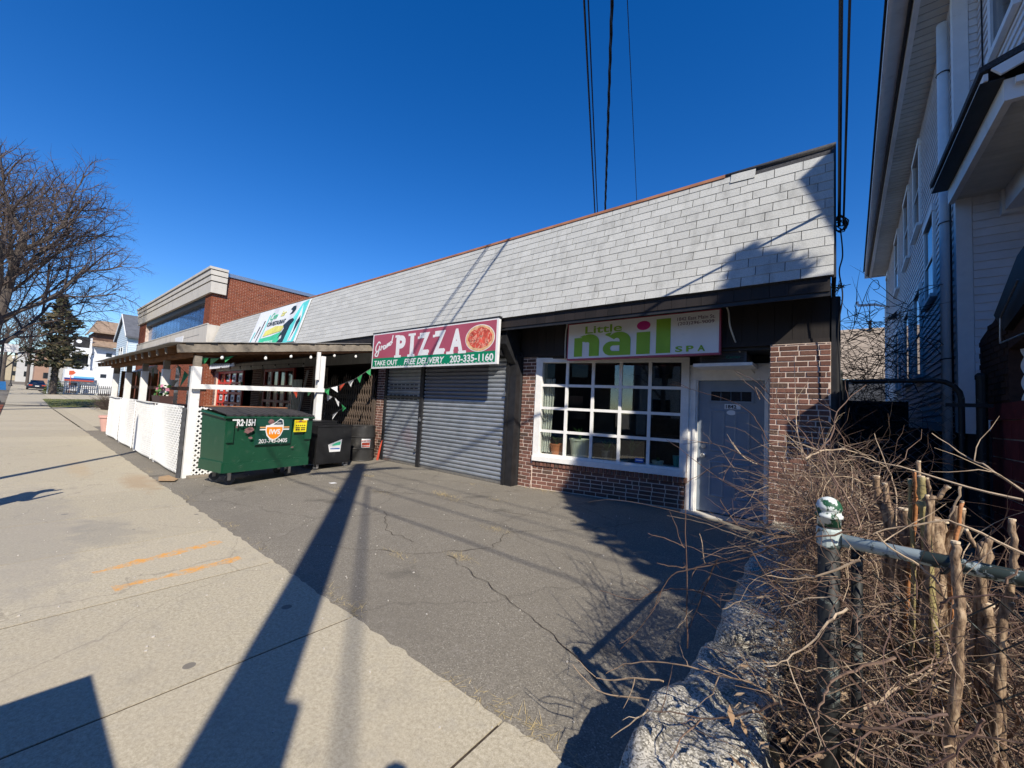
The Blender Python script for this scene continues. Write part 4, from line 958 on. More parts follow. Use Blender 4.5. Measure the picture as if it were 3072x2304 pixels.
face('logo_stripe', 'pale', .51, 1.05, .750, .770, .0125); face('logo_stripe', 'swhite', .51, 1.05, .708, .732, .0125)
def fpoly(name, m_, pts, z): return flat(name, M[m_], dm, FM @ Matrix.Translation((0, 0, z)), pts, .0008)
SHM = FM @ Matrix.Translation((.775, .72, 0)) @ Matrix.Diagonal((1.15, 1.25, 1, 1)) @ Matrix.Translation((-.807, -.70, 0))
def spoly(m_, pts, z): return flat('logo_shield', M[m_], dm, SHM @ Matrix.Translation((0, 0, z)), pts, .0008)
spoly('swhite', [(.665,.76),(.665,.68),(.69,.61),(.735,.565),(.80,.535),(.865,.565),(.915,.61),(.945,.68),(.95,.76),(.93,.84),(.88,.86),(.86,.84),(.80,.80),(.72,.765)], .0145)
spoly('orange', [(.68,.735),(.68,.68),(.705,.62),(.745,.58),(.80,.552),(.858,.58),(.90,.62),(.93,.68),(.93,.735)], .0165)
spoly('shieldnavy', [(.78,.77),(.935,.77),(.915,.835),(.875,.845),(.82,.80)], .0165)
def dfit(s_, m_, x0, x1, y0, y1, bold=.02): return text_fit(s_, M[m_], dm, FM, x0, x1, y0, y1, bold=bold, depth=.0006, z=.019)
dfit('IWS', 'swhite', .68, .88, .63, .725, .04); dfit('TAT4', 'swhite', .79, .88, .825, .85); dfit('203-743-0405', 'swhite', .51, 1.03, .475, .55, .015)
dfit('R2\u00b715H', 'swhite', .12, .42, .79, .91, .04)
face('sticker', 'swhite', .05, .15, .88, .905, .014); face('sticker', 'swhite', W0-.19, W0-.09, .89, .92, .014); rect('sticker', M['swhite'], dm, FM, -.05, -.0, .88, .94, .001, -.10) if False else None
face('warning_sticker', 'yellow', 1.14, 1.40, .66, .89, .0145); dfit('CAUTION', 'red', 1.16, 1.38, .845, .875)
for k in range(5): fpoly('sticker_symbol', 'black', ell(1.19+k*.042, .785, .013, .013, 8), .0165)
for x in (1.175, 1.285): face('sticker_print', 'black', x, x+.09, .735, .75, .0165); face('sticker_print', 'brownpl', x+.005, x+.04, .69, .72, .0165); face('sticker_print', 'brownpl', x+.05, x+.085, .69, .72, .0165)
rr = random.Random(5)
for cx, cy, rx, ry in ((.33,.71,.075,.045), (.35,.74,.05,.025), (.37,.58,.035,.018), (.13,.78,.018,.025), (1.26,.87,.03,.018), (.70,.86,.05,.045), (1.15,.37,.03,.012)): fpoly('worn_paint', 'rustp', ell(cx, cy, rx, ry, 26, .3, rr), .0128 if cx < 1.2 else .0205)
for k in range(22):
    x_, y_ = rr.uniform(.12, 1.42), rr.uniform(.05, .8); an_ = rr.uniform(-.5, .9); L_ = rr.uniform(.02, .11); fpoly('scratch', 'scratch', [(x_, y_), (x_+L_*cos(an_), y_+L_*sin(an_)), (x_+L_*cos(an_)*.6, y_+L_*sin(an_)*.6+.004)], .0128)
# black bin
bn2 = thing('trash_bin', 'black steel bin on casters with a torn blue and white sticker, right of the dumpster', 'bin')
QM = wall_mat(Vector((-8.50, 4.10, 0)), Vector((-.09, .82, 0)))
def qbox(name, mt, *bx):
    b = MB(); b.M = QM
    for x in bx: b.box(*x)
    return b.build(name, M[mt], bn2, bevel=.004)
qbox('body', 'dblack', (0, .83, 0, .62, .21, 1.01)); qbox('lid', 'dblack', (-.02, .60, .25, .66, 1.01, 1.08), (-.03, .62, .24, .67, 1.08, 1.10)); qbox('top_rim', 'dblack', (-.015, .845, -.015, .02, .985, 1.02), (.60, .845, .0, .63, .99, 1.025)); qbox('base_plate', 'dblack', (-.02, .85, -.01, .64, .19, .21))
for x, y in ((.06, .08), (.76, .08), (.06, .55), (.76, .55)): caster(bn2, QM @ Vector((x, y, .05)), .4+x, .05)
KM = frame_mat(QM @ Vector((0, -.001, 0)), Vector((-.09, .82, 0))); flat('sticker', M['swhite'], bn2, KM, [(.26,.60),(.30,.44),(.56,.44),(.59,.71)], .001); flat('sticker_art', M['bgreen'], bn2, KM @ Matrix.Translation((0,0,.002)), [(.36,.60),(.36,.57),(.55,.585),(.56,.66),(.46,.64)], .001); flat('sticker_art', M['sticker_blue'], bn2, KM @ Matrix.Translation((0,0,.002)), [(.31,.52),(.32,.50),(.54,.49),(.55,.52)], .001)
# barrel
br_ = thing('grease_barrel', 'black steel barrel with a red and white grease only label beside the shutter', 'barrel')
bc = (-9.2, 5.58, .11); prof = [(.285, 0), (.295, .015), (.285, .03), (.285, .28), (.30, .295), (.285, .31), (.285, .57), (.30, .585), (.285, .60), (.285, .84), (.297, .855), (.285, .87), (.275, .862), (.02, .86)]
b = MB(); b.lathe(bc, prof, 36); b.build('drum', simple('barrel_black', (.03,.029,.028), .5, .3, 5, .1, dirt=(.12,.11,.10), dlo=.55, dhi=.8, dscale=5), br_, smooth=False)
def cyl_patch(name, mt, a0, a1, z0, z1, rr2):
    b = MB(); b.grid(lambda u, v: (bc[0]+rr2*cos(a0+(a1-a0)*u), bc[1]+rr2*sin(a0+(a1-a0)*u), z0+(z1-z0)*v), 8, 1); return b.build(name, mt, br_)
cyl_patch('label_sheet', M['swhite'], -.62, .12, .45, .66, .289); cyl_patch('label_print', M['flag_red'], -.58, .08, .50, .57, .291); cyl_patch('label_print', M['flag_red'], -.58, .08, .46, .485, .291)
ta = -.25; text_obj('lettering', 'GREASE ONLY', M['flag_red'], br_, frame_mat((bc[0]+.296*cos(ta)+.125*sin(ta), bc[1]+.296*sin(ta)-.125*cos(ta), .60), (-sin(ta), cos(ta), 0)), .042, bold=.001, sx=.88, depth=.001)
# small clutter
cone_ = MB(); cone_.tube([(-8.93, 5.86, .12), (-8.90, 5.9, .45), (-8.88, 5.93, .62)], [.03, .022, .008], 8); tag(cone_.build('rolled_umbrella', M['flag_red'], None), 'small red and white rolled item leaning at the foot of the brick pier', 'umbrella')
cb_ = MB(); rr = random.Random(3)
cb_.prism([(-9.6, 1.78, .012), (-9.15, 1.70, .02), (-8.95, 1.88, .03), (-9.2, 1.98, .012), (-9.65, 1.93, .02)], (0, 0, .006)); tag(cb_.build('cardboard_piece', simple('cardboard', (.36,.24,.13), .9, .1, 6, .1), None), 'flattened piece of cardboard lying at the corner of the lattice', 'cardboard')
pp = MB(); pp.lathe((-20.6, 2.25, 0), [(.16, 0), (.24, .5), (.27, .5), (.27, .58), (.22, .58)], 16); tag(pp.build('flower_pot', simple('pink_pot', (.55,.32,.27), .8, .08, 5, .05), None), 'pale pink flower pot at the far end of the lattice', 'plant pot')
# ================================================================ wires, poles (those outside the frame cast the shadows on the walk)
M['polewood'] = wood_mat('utility_pole_wood', (.10,.075,.055), (.2,.16,.12))
up = thing('utility_pole', 'tall wooden utility pole at the kerb with cross arm and service boxes', 'utility pole')
UPX, UPY = 1.02, -1.42
b = MB(); b.tube([(UPX, UPY, 0), (UPX, UPY, 9.9)], [.19, .15], 18); b.build('shaft', M['polewood'], up)
b = MB(); b.beam((UPX-.25, UPY-.9, 9.2), (UPX+.25, UPY+.9, 9.2), .1, .12); b.build('cross_arm', M['polewood'], up)
b = MB(); b.tube([(UPX+.10, UPY+.15, 0), (UPX+.10, UPY+.15, 3.35)], .075, 10); b.build('conduit', M['darkgrey'], up)
cabn = B('utility_cabinet', M['darkgrey'], None, (-1.72, -.55, -1.35, -.63, .0, 1.52)); tag(cabn, 'grey utility cabinet standing at the kerb beside the pole', 'cabinet')
def lamp(x, y, h, label, globe=True, sign=False, arm=False):
    t = thing('street_lamp', label, 'street lamp', 'street lamps along the kerb'); z = rise(x, 0)
    b = MB(); b.lathe((x, y, z), [(.24, 0), (.24, .12), (.15, .3), (.11, .55), (.075, .6), (.07, h-1.0), (.05, h-.45)], 12); b.build('lamp_post', M['black'], t)
    if globe:
        b = MB(); b.lathe((x, y, z+h-.45), [(.08, 0), (.2, .12), (.22, .28), (.16, .42), (.05, .5)], 14); b.build('globe', M['bulb'], t, smooth=True)
    if sign:
        b = MB(); b.box(x-.02, x+.02, y-.05, y+.75, z+h*.72, z+h*.72+.62); b.build('banner_sign', M['swhite'], t)
    return t
lamp(-8.6, -1.55, 6.6, 'thin black street lamp at the kerb left of the patio', globe=False)
lamp(-48.0, -.75, 5.3, 'near black street lamp with a white sign panel beside the leaning tree', globe=False, sign=True)
lamp(-112.0, -.4, 5.2, 'distant black lamp post with a white globe beside the walk')
lamp(-82.0, -1.3, 5.2, 'black globe lamp half way down the street')
WP = (UPX, UPY)
def sag(a, b_, s, n=10): 
    a, b_ = Vector(a), Vector(b_); return [a.lerp(b_, k/n)-Vector((0,0,s*4*(k/n)*(1-k/n))) for k in range(n+1)]
def wire(name, label, a, b_, s, r, tw=0, cat='cable', grp='overhead wires to the shop roof'):
    pts = sag(a, b_, s, 24); bb = MB()
    bb.tube(pts, r, 5)
    if tw:
        for ph in (0, 2.1, 4.2):
            q = [p+Vector((cos(ph+k*1.1), 0, sin(ph+k*1.1)))*tw for k, p in enumerate(sag(a, b_, s, 60))]; bb.tube(q, r*.8, 4)
    return tag(bb.build(name, M['rope'], None), label, cat, grp)
wire('overhead_wire', 'left strand of the paired black wires above the roof', (-.02, -1.5, 9.3), (-5.27, 10, 7.25), 0, .018)
wire('overhead_wire', 'right strand of the paired black wires above the roof', (.04, -1.5, 9.3), (-5.19, 10, 7.24), 0, .013)
wire('overhead_wire', 'thick twisted black service cable in the middle of the sky', (.70, -1.5, 9.2), (-4.96, 10, 7.23), 0, .016, .02)
wire('overhead_wire', 'thin single wire right of the twisted cable', (-.06, -1.5, 9.3), (-4.04, 10, 7.23), 0, .007)
wire('overhead_wire', 'thick black wire dropping to the right end of the shop roof', (.02, -1.45, 9.0), (.09, 6.05, 4.0), 0, .017)
wire('overhead_wire', 'second wire dropping to the coil at the roof corner', (.14, -1.45, 9.2), (.13, 6.05, 4.0), 0, .011)
wire('overhead_wire', 'thick wire crossing from a pole on the other side of the street', (14, -9.6, 12.5), (2.5, -2.08, 9.1), 0, .026)
# wires running along the street, above the frame, that shade the walk
for k, (yy, zz) in enumerate(((-1.9, 9.3), (-1.35, 9.25), (-1.6, 8.2), (-1.5, 7.0))):
    wire('street_wire', ['outermost wire along the street', 'second wire along the street', 'third wire along the street', 'lowest wire along the street'][k], (40, yy, zz), (-75, yy+.2, zz+.5), .0, .016 if k > 1 else .011, cat='cable', grp='wires along the street')
cl = MB(); r = random.Random(6)
pts = []
for k in range(60):
    a = k*.62; pts.append((.10+.06*cos(a)*(1+.3*sin(k)), 6.0+.05*sin(a*1.3), 4.0-.06*sin(a)*1.2+.03*cos(k*.7)))
cl.tube(pts, .007, 5); tag(cl.build('cable_coil', M['rope'], None), 'coil of black cable tied at the right corner of the shingle roof', 'cable coil')
pts = [(.10, 6.0, 3.95), (.12, 5.95, 3.6), (.09, 5.95, 3.4), (.12, 5.95, 3.1), (.08, 6.0, 2.7), (.1, 6.0, 2.0), (.08, 6.0, 1.0), (.08, 6, .4)]
cable('drop_cable', 'black cable hanging down the right edge of the shop wall', pts, .008)
b = MB(); r = random.Random(12)
for k in range(26):
    a = r.uniform(0, 6.28); b.tube([(.08, 6.0, 3.22+r.uniform(-.04, .04)), (.08+cos(a)*r.uniform(.03, .12), 5.98, 3.22+sin(a)*r.uniform(.03, .1))], .004, 3)
tag(b.build('vine_tuft', simple('dry_tuft', (.09,.10,.05), .8, .4, 9, 0), None), 'small tuft of dry vine at the lower right corner of the shingles', 'vine')
b = MB(); b.tube([(.06, 6.35, .1), (.06, 6.35, 3.2)], .05, 10); tag(b.build('drain_pipe', M['black'], None), 'dark drain pipe at the right end of the shop', 'pipe')
# ================================================================ brick office
of = thing('office_building', 'two storey red brick office with a stepped precast cornice and a blue ribbon window', 'building')
OX0, OX1, OY, OT = -41.0, -23.35, 5.6, 7.62
def bwall(name, Mw, w_, z0, z1, skip=None, course=.076, L=.215, seed=1):
    r = random.Random(seed); b = MB(); b.M = Mw; z = z0; k = 0
    while z < z1-.02:
        h = min(course, z1-z); x = -(k % 2)*L/2
        while x < w_:
            xa, xb = max(x, 0), min(x+L, w_); x += L
            if xb-xa < .03 or (skip and skip((xa+xb)/2, z+h/2)): continue
            b.r = r.random(); y = r.uniform(-.002, .002); i = [b.vert(p) for p in ((xa+.009,y,z+.009),(xb-.009,y,z+.009),(xb-.009,y,z+h-.009),(xa+.009,y,z+h-.009),(xa+.003,.012,z+.002),(xb-.003,.012,z+.002),(xb-.003,.012,z+h-.002),(xa+.003,.012,z+h-.002))]
            for q in ((0,1,2,3),(4,5,1,0),(5,6,2,1),(6,7,3,2),(7,4,0,3)): b.face([i[t] for t in q])
        z += course; k += 1
    return b.build(name, M['brick_red'], of, kind='stuff')
core = B('wall', M['mortar_pale'], of, (OX0, OX1-.011, OY+.30, 26, -.1, 7.39), (OX0, OX1-.011, OY+.012, OY+.30, -.1, 4.9), (OX1-1.0, OX1-.011, OY+.012, OY+.30, 4.9, 6.5), (OX0, OX0+2.4, OY+.012, OY+.30, 4.9, 6.5))
bwall('brick', wall_mat((OX1, OY, 0), (0, 1)), 19, 3.9, 7.37, lambda x, z: False, seed=2)
wz = lambda x, z: (any(abs(x-c) < .5 and .8 < z < 2.95 for c in (1.9, 4.6, 7.3, 10.0, 12.7, 15.4)))
bwall('brick', wall_mat((OX0, OY, 0), (1, 0)), 17.62, .1, 3.85, wz, seed=3)
bwall('brick', wall_mat((OX1, OY, 0), (0, 1)), .75, .1, 3.85, seed=12)
bwall('brick', wall_mat((OX1-1.0, OY, 0), (1, 0)), .98, 4.9, 6.42, seed=4); bwall('brick', wall_mat((OX0, OY, 0), (1, 0)), 2.4, 4.9, 6.42, seed=5)
for c in (1.9, 4.6, 7.3, 10.0, 12.7, 15.4):
    f = B('window', M['brownboard'], of, (OX0+c-.5, OX0+c+.5, OY-.0, OY+.012, 2.9, 2.95), (OX0+c-.5, OX0+c-.44, OY+.002, OY+.06, .8, 2.9), (OX0+c+.44, OX0+c+.5, OY+.002, OY+.06, .8, 2.9))
    B('pane', M['glass_dark'], f, (OX0+c-.44, OX0+c+.44, OY+.005, OY+.0115, .8, 2.9))
B('concrete_band', M['concrete_band'], of, (OX0, OX1+.02, OY-.06, OY-.0, 3.85, 4.88), (OX1+.0, OX1+.03, OY, OY+.9, 3.85, 4.88))
B('window_sill', M['concrete_band'], of, (OX0, OX1+.03, OY-.08, OY+.0, 4.88, 4.93))
B('joint_line', M['darkgrey'], of, (OX1-4.1, OX1-1.2, OY-.063, OY-.0605, 4.45, 4.47), (OX1-4.13, OX1-4.11, OY-.063, OY-.0605, 3.85, 4.47))
B('wall_plate', M['plastic_white'], of, (OX1-5.9, OX1-4.2, OY-.075, OY-.061, 4.0, 4.62))
n = 18; wx0, wx1 = OX0+2.4, OX1-1.0
for k in range(n):
    xa = wx0+(wx1-wx0)*k/n; xb = wx0+(wx1-wx0)*(k+1)/n
    b = MB(); b.M = Matrix.Translation(((xa+xb)/2, OY+.2, 5.5)) @ Matrix.Rotation(rnd.uniform(-.01, .01), 4, 'Z'); b.box(-(xb-xa)/2+.012, (xb-xa)/2-.012, 0, .02, -.59, .60); b.build('pane', M['office_glass'], of)
B('window_head', M['black'], of, (wx0, wx1, OY+.02, OY+.29, 6.1, 6.4), (wx0, wx1, OY+.22, OY+.29, 4.9, 6.1))
cz = [(6.42, 6.95, 0.0), (6.95, 7.0, .05), (7.0, 7.24, -.03), (7.24, 7.28, .04), (7.28, 7.50, -.07), (7.50, 7.54, .0), (7.54, 7.66, -.12)]
for i_, (z0, z1, yo) in enumerate(cz):
    mt = 'concrete_band' if i_ % 2 == 0 else 'black'; e_ = -yo
    B('cornice', M[mt], of, (OX0-.3-e_, OX1+.15+e_*.7, OY-.10+yo, OY+.54, z0, z1))
b = MB(); b.box(OX0, OX1+.06, OY+.56, 26, 7.38, 7.56); b.build('parapet_coping', M['chrome'], of)
aw = MB(); aw.prism([(-33.5, OY-.0, 3.2), (-33.5, OY-1.1, 2.6), (-33.5, OY-1.1, 2.45), (-33.5, OY, 2.45)], (-2.2, 0, 0)); tag(aw.build('awning', M['black'], None), 'small black door awning on the brick office front', 'awning')
# ================================================================ white house on the right
hs = thing('grey_house', 'tall grey clapboard house in shade on the right with a porch roof and deep eaves', 'house')
HX, HY, HB, HT = 1.40, 8.0, 1.62, 8.0
SD = Vector((.0333, 1, 0)).normalized(); HS = wall_mat((HX, HY, 0), SD)      # local x backwards along the side wall, y outwards
HLn = 14.3
b = MB(); b.M = HS; b.box(0, HLn, -.25, -.02, HB, HT); b.M = None
b.box(HX+.03, 9, HY+.02, HY+.2, HB, HT); b.box(HX+.75, 9, HY+.2, HY+14.2, HB, HT); b.build('wall', M['siding'], hs)
B('foundation', M['dark'], hs, (HX+.06, 9, HY+.05, 22, -.2, HB))
bd = MB(); bd.prism([(0,0,0), (0,.022,0), (0,.004,.114), (0,0,.114)], (1, 0, 0)); bdm = bd.mesh('siding_board', M['siding'])
def boards(parent, Mx, L, z0, z1, mesh=bdm, pitch=.114, name='siding_board'):
    z = z0
    while z < z1-.02:
        o = bpy.data.objects.new(name, mesh); col.objects.link(o); o.parent = parent
        o.matrix_world = Mx @ Matrix.Translation((0, 0, z)) @ Matrix.Diagonal((L, 1, min(pitch, z1-z)/pitch, 1)); z += pitch
sidew = B('side_wall', M['siding'], hs, (HX+.04, HX+.06, HY+.1, HY+.2, HB, HB+.1))
boards(sidew, HS @ Matrix.Translation((.13, 0, 0)), HLn-.13, HB+.12, HT)
FW = wall_mat((HX+.13, HY, 0), (1, 0)) @ Matrix.Diagonal((1, -1, 1, 1))
frontw = B('front_wall', M['siding'], hs, (HX+.2, HX+.3, HY+.01, HY+.019, HB, HB+.1))
boards(frontw, FW, 4.5, HB+.0, 4.9, pitch=.114)
boards(frontw, FW, .14, 4.9, HT, pitch=.114)
b = MB(); b.M = HS; b.box(0.0, .13, .0, .028, HB-.05, HT); b.M = None; b.box(HX-.03, HX+.12, HY-.03, HY, HB-.05, HT); b.build('corner_board', M['trim'], hs)
b = MB(); b.M = HS; b.box(HLn-.1, HLn, 0, .03, HB-.05, HT); b.box(.13, HLn-.1, 0, .03, HB-.04, HB+.12); b.build('skirt_board', M['trim'], hs)
def hwin(s0, s1, z0, z1, label=None):
    f = MB(); f.M = HS
    f.box(s0, s0+.11, 0, .05, z0, z1); f.box(s1-.11, s1, 0, .05, z0, z1); f.box(s0-.02, s1+.02, 0, .065, z1, z1+.13); f.box(s0+.11, s1-.11, .0, .04, (z0+z1)/2-.02, (z0+z1)/2+.02)
    f = f.build('window', M['trim'], hs)
    b = MB(); b.M = HS; b.box(s0-.05, s1+.05, 0, .10, z0-.06, z0); b.build('sill', M['trim'], f)
    for a, c in ((z0, (z0+z1)/2-.02), ((z0+z1)/2+.02, z1)):
        b = MB(); b.M = HS; b.box(s0+.11, s1-.11, .018, .024, a, c); b.build('pane', M['glass_dark'], f)
for s0, s1, z0, z1 in ((1.75, 2.95, 3.95, 5.42), (3.6, 4.75, 2.72, 4.52), (5.75, 6.95, 2.75, 4.52), (8.7, 9.8, 2.8, 4.55), (3.5, 4.65, 5.9, 7.6), (5.65, 6.85, 5.9, 7.6), (8.6, 9.85, 5.9, 7.6), (13.0, 14.0, 5.95, 7.6)): hwin(s0, s1, z0, z1)
b = MB(); b.M = HS; b.tube([(.28, .09, .9), (.28, .09, 7.7)], .062, 14); b.build('drain_pipe', M['trim'], hs, smooth=True)
b = MB(); b.M = HS
for z in (4.6, 6.9, 2.6): b.tube([(.28+.07*cos(a*.7), .09+.07*sin(a*.7), z+.004*a) for a in range(10)], .008, 4)
b.build('pipe_strap', M['black'], hs)
b = MB(); b.M = HS; b.tube([(.17, .05, .8), (.17, .05, 4.9)], .012, 6); b.tube([(.15, .05, .8), (.155, .06, 3), (.15, .05, 4.9)], .008, 5); b.build('cable_run', M['rope'], hs)
b = MB(); b.M = HS; b.tube([(HLn+.08, .02, 0.3), (HLn+.08, .02, 6.6), (HLn+.08, .35, 6.75), (HLn+.08, .9, 6.78), (HLn+.08, .95, 6.95)], .06, 8); b.build('drain_pipe', M['trim'], hs)
b = MB(); b.M = HS; b.prism([(9.6, 0, 5.15), (9.6, .02, 5.38), (9.6, .22, 5.15)], (.2, 0, 0)); b.build('wall_light', M['black'], hs)
# eaves: inner soffit boards, frieze, outer soffit and gutter edge
e0i, e0m, e0o = (HX+.02, 7.0), (1.03, 7.0), (.66, 7.0)
e1i, e1m, e1o = (1.87, 22.4), (1.34, 22.4), (1.43-.0, 22.4)
e1m = (1.40, 22.4); e1o = (1.18, 22.4)
def lerp2(a, c, t): return (a[0]+(c[0]-a[0])*t, a[1]+(c[1]-a[1])*t)
n = 96; sf = MB(); sf.prism([(*e0o, HT+.16), (*e1o, HT+.16), (*e1i, HT+.16), (*e0i, HT+.16)], (0, 0, .1)); sf = sf.build('soffit', M['felt'], hs)
for k in range(n):
    ta, tb = k/n+.0008, (k+1)/n-.0008; A, Bq, C, Dq = lerp2(e0m, e1m, ta), lerp2(e0m, e1m, tb), lerp2(e0i, e1i, tb), lerp2(e0i, e1i, ta)
    b = MB(); b.r = rnd.random(); b.prism([(*A, HT-.01), (*Bq, HT-.01), (*C, HT-.01), (*Dq, HT-.01)], (0, 0, .014)); b.build('soffit_board', M['soffit'], sf)
b = MB(); b.prism([(*e0m, HT-.05), (*e1m, HT-.05), (e1m[0]-.07, e1m[1], HT-.05), (e0m[0]-.07, e0m[1], HT-.05)], (0, 0, .21)); b.build('frieze_board', M['trim'], hs)
b = MB(); b.prism([(e0m[0]-.08, e0m[1], HT+.02), (e1m[0]-.08, e1m[1], HT+.02), (e1m[0]-.12, e1m[1], HT+.02), (e0m[0]-.12, e0m[1], HT+.02)], (0, 0, .1)); b.build('gutter', M['black'], hs)
b = MB(); b.prism([(*e0o, HT+.10), (*e1o, HT+.10), (e1m[0]-.12, e1m[1], HT+.10), (e0m[0]-.12, e0m[1], HT+.10)], (0, 0, .02)); b.prism([(*e0o, HT+.02), (*e1o, HT+.02), (e1o[0]+.05, e1o[1], HT+.02), (e0o[0]+.05, e0o[1], HT+.02)], (0, 0, .2)); b.build('fascia', M['trim'], hs)
b = MB(); b.prism([(e0o[0]-.03, e0o[1], HT+.2), (e0o[0]-.03, e0o[1], HT+.24), (5.3, e0o[1], 11.2), (9.6, e0o[1], 8.2), (5.3, e0o[1], 11.0)], (.5, 15.4, 0)); b.build('roof', M['felt'], hs)
b = MB(); b.prism([(e1o[0], 22.45, HT-.05), (e1i[0], 22.45, HT-.05), (e1i[0], 22.45, HT+.25), (e1o[0], 22.45, HT+.25)], (0, .05, 0)); b.build('eave_return', M['trim'], hs)
# box bay over the porch
bay = B('bay', M['siding'], hs, (1.63, 4.4, 5.2, 7.98, 5.45, HT+.1))
BYM = wall_mat((1.62, 5.2, 0), (0, 1)); boards(bay, BYM, 2.78, 5.45, HT, pitch=.114)
b = MB(); b.box(1.585, 1.615, 5.17, 5.3, 5.4, HT); b.build('corner_board', M['trim'], bay)
f = B('bay_window', M['trim'], bay, (1.56, 1.605, 7.22, 7.32, 6.3, 7.7), (1.56, 1.605, 6.42, 6.52, 6.3, 7.7), (1.54, 1.605, 6.38, 7.36, 6.22, 6.3)); B('pane', M['glass_dark'], f, (1.585, 1.6, 6.52, 7.22, 6.3, 7.7))
B('wall_cable', M['rope'], hs, (1.585, 1.60, 7.70, 7.715, 5.1, 7.9))
# porch roof
PZ = 5.0
pr_ = MB(); pr_.prism([(1.13, 5.58, PZ+.06), (1.13, 5.58, PZ+.12), (3.4, 5.58, PZ+1.02), (5.7, 5.58, PZ+.12), (5.7, 5.58, PZ+.06), (3.4, 5.58, PZ+.94)], (0, 2.42, 0)); pr_ = pr_.build('porch_roof', M['felt'], hs)
b = MB(); b.prism([(1.20, 5.57, PZ+.05), (3.4, 5.57, PZ+.90), (3.4, 5.57, PZ+.82), (1.26, 5.57, PZ-.03)], (0, -.03, 0)); b.build('rake_board', M['trim'], pr_)
b = MB(); b.box(1.16, 1.19, 5.6, 8.0, PZ-.02, PZ+.05); b.build('fascia', M['trim'], pr_)
b = MB(); b.box(1.14, 1.30, 5.62, 7.97, PZ-.03, PZ-.02); b.build('gutter_board', M['black'], pr_)
b = MB(); b.box(1.30, 1.36, 5.66, 7.97, PZ-.24, PZ-.03); b.box(1.36, 5.5, 5.66, 5.72, PZ-.24, PZ-.03); b.build('frieze_board', M['trim'], pr_)
b = MB(); b.box(1.36, 5.4, 5.6, 5.64, PZ-.12, PZ-.06); b.build('rake_board', M['trim'], pr_)
cl_ = B('porch_ceiling', M['black'], pr_, (1.36, 5.5, 5.72, 7.97, PZ-.1, PZ-.08))
for k in range(22):
    y = 5.73+k*.102; b = MB(); b.r = rnd.random(); b.box(1.37, 1.80, y+.002, y+.1, PZ-.19, PZ-.175); b.build('soffit_board', M['soffit'], cl_)
b = MB(); b.box(1.80, 2.0, 5.72, 7.97, 4.52, PZ-.09); b.build('porch_beam', M['trim'], pr_); b = MB(); b.box(1.77, 2.03, 7.9, 7.99, 4.48, 4.94); b.build('beam_casing', M['trim'], pr_)
# unseen blocks at the right, added and shaped to shade house and shop roof
B('shade_wing', M['siding'], hs, (4.5, 8.5, 3.35, 7.9, 0, 7.0)); B('shade_overhang', M['siding'], hs, (3.46, 8.5, 3.35, 7.9, 7.0, 8.5))
# ---- red block wall and porch masonry
bw = thing('block_wall', 'dark red painted concrete block wall with pale mortar beside the house porch', 'wall')
M['blockred'] = simple('dark_red_masonry_paint', (.14,.022,.022), .8, .25, 8, .4, piece=.2); M['mortar_w'] = simple('bare_block_mortar', (.35,.33,.33), .95, .3, 14, .5)
b = MB(); b.box(1.43, 1.62, 3.2, 6.85, .0, 1.74); b.build('mortar_wall', M['mortar_w'], bw)
r = random.Random(3); z = .14; k = 0
while z < 1.70:
    y = 3.2-(k % 2)*.2
    while y < 6.85:
        ya, yb = max(y, 3.2), min(y+.4, 6.85); y += .4
        if yb-ya > .06: B('block', M['blockred'], bw, (1.415+r.uniform(-.002, .002), 1.44, ya+.007, yb-.007, z+.007, z+.193))
    z += .2; k += 1
B('wall_cap', M['blockred'], bw, (1.40, 1.66, 3.2, 6.9, 1.74, 1.91))
bp_ = thing('porch_pier', 'dark brown brick porch pier with stepped top behind the block wall', 'pier')
M['brick_dark'] = brick_mat('porch_brick', [(0, (.05,.03,.024)), (.5, (.08,.045,.035)), (1, (.04,.028,.025))])
b = MB(); b.prism([(1.42, 7.2, 1.91), (1.42, 7.2, 2.70), (1.42, 6.65, 2.84), (1.42, 6.1, 3.15), (1.42, 5.7, 3.3), (1.42, 5.0, 3.3), (1.42, 5.0, 2.62), (1.42, 6.25, 2.45), (1.42, 6.25, 1.91)], (.3, 0, 0)); b.build('core', M['brick_dark'], bp_)
z = 1.93; k = 0; r = random.Random(8)
while z < 2.78:
    y = 6.25+(k % 2)*.1
    ym = 7.2 if z < 2.62 else 6.9
    while y < ym-.05:
        B('brick', M['brick_dark'], bp_, (1.408+r.uniform(-.003, .003), 1.42, y+.005, min(y+.2, ym)-.005, z+.005, z+.062)); y += .2
    z += .0677; k += 1
an = MB(); an.prism([(1.36, 6.4, 2.84), (1.36, 5.7, 3.25), (1.36, 4.9, 3.4), (1.36, 4.9, 2.95), (1.36, 6.1, 2.62)], (.06, 0, 0)); tag(an.build('door_awning', M['black'], None), 'small black awning with a wire frame over the porch entrance', 'awning')
b = MB(); b.tube([(1.34, 5.6, 3.0), (1.34, 6.1, 2.75), (1.34, 6.12, 2.5), (1.34, 5.2, 2.48)], .008, 5); tag(b.build('light_frame', M['chrome'], None), 'thin bent wire frame hanging under the porch awning', 'frame')
sb = thing('screen_block_panel', 'white openwork screen of wavy leaf shaped tiles above the red block wall', 'screen')
for j in range(5):
    for k in range(3):
        y = 6.12-.13*j; z = 1.93+.17*k; b = MB()
        b.M = Matrix.Translation((1.50, y, z)) @ Matrix.Rotation(.5, 4, 'Z')
        b.grid(lambda u, v: (.01*sin(u*pi), (u-.5)*.10*(.35+.65*abs(cos(v*pi))), v*.17), 4, 8); b.build('tile', M['plastic_white'], sb)
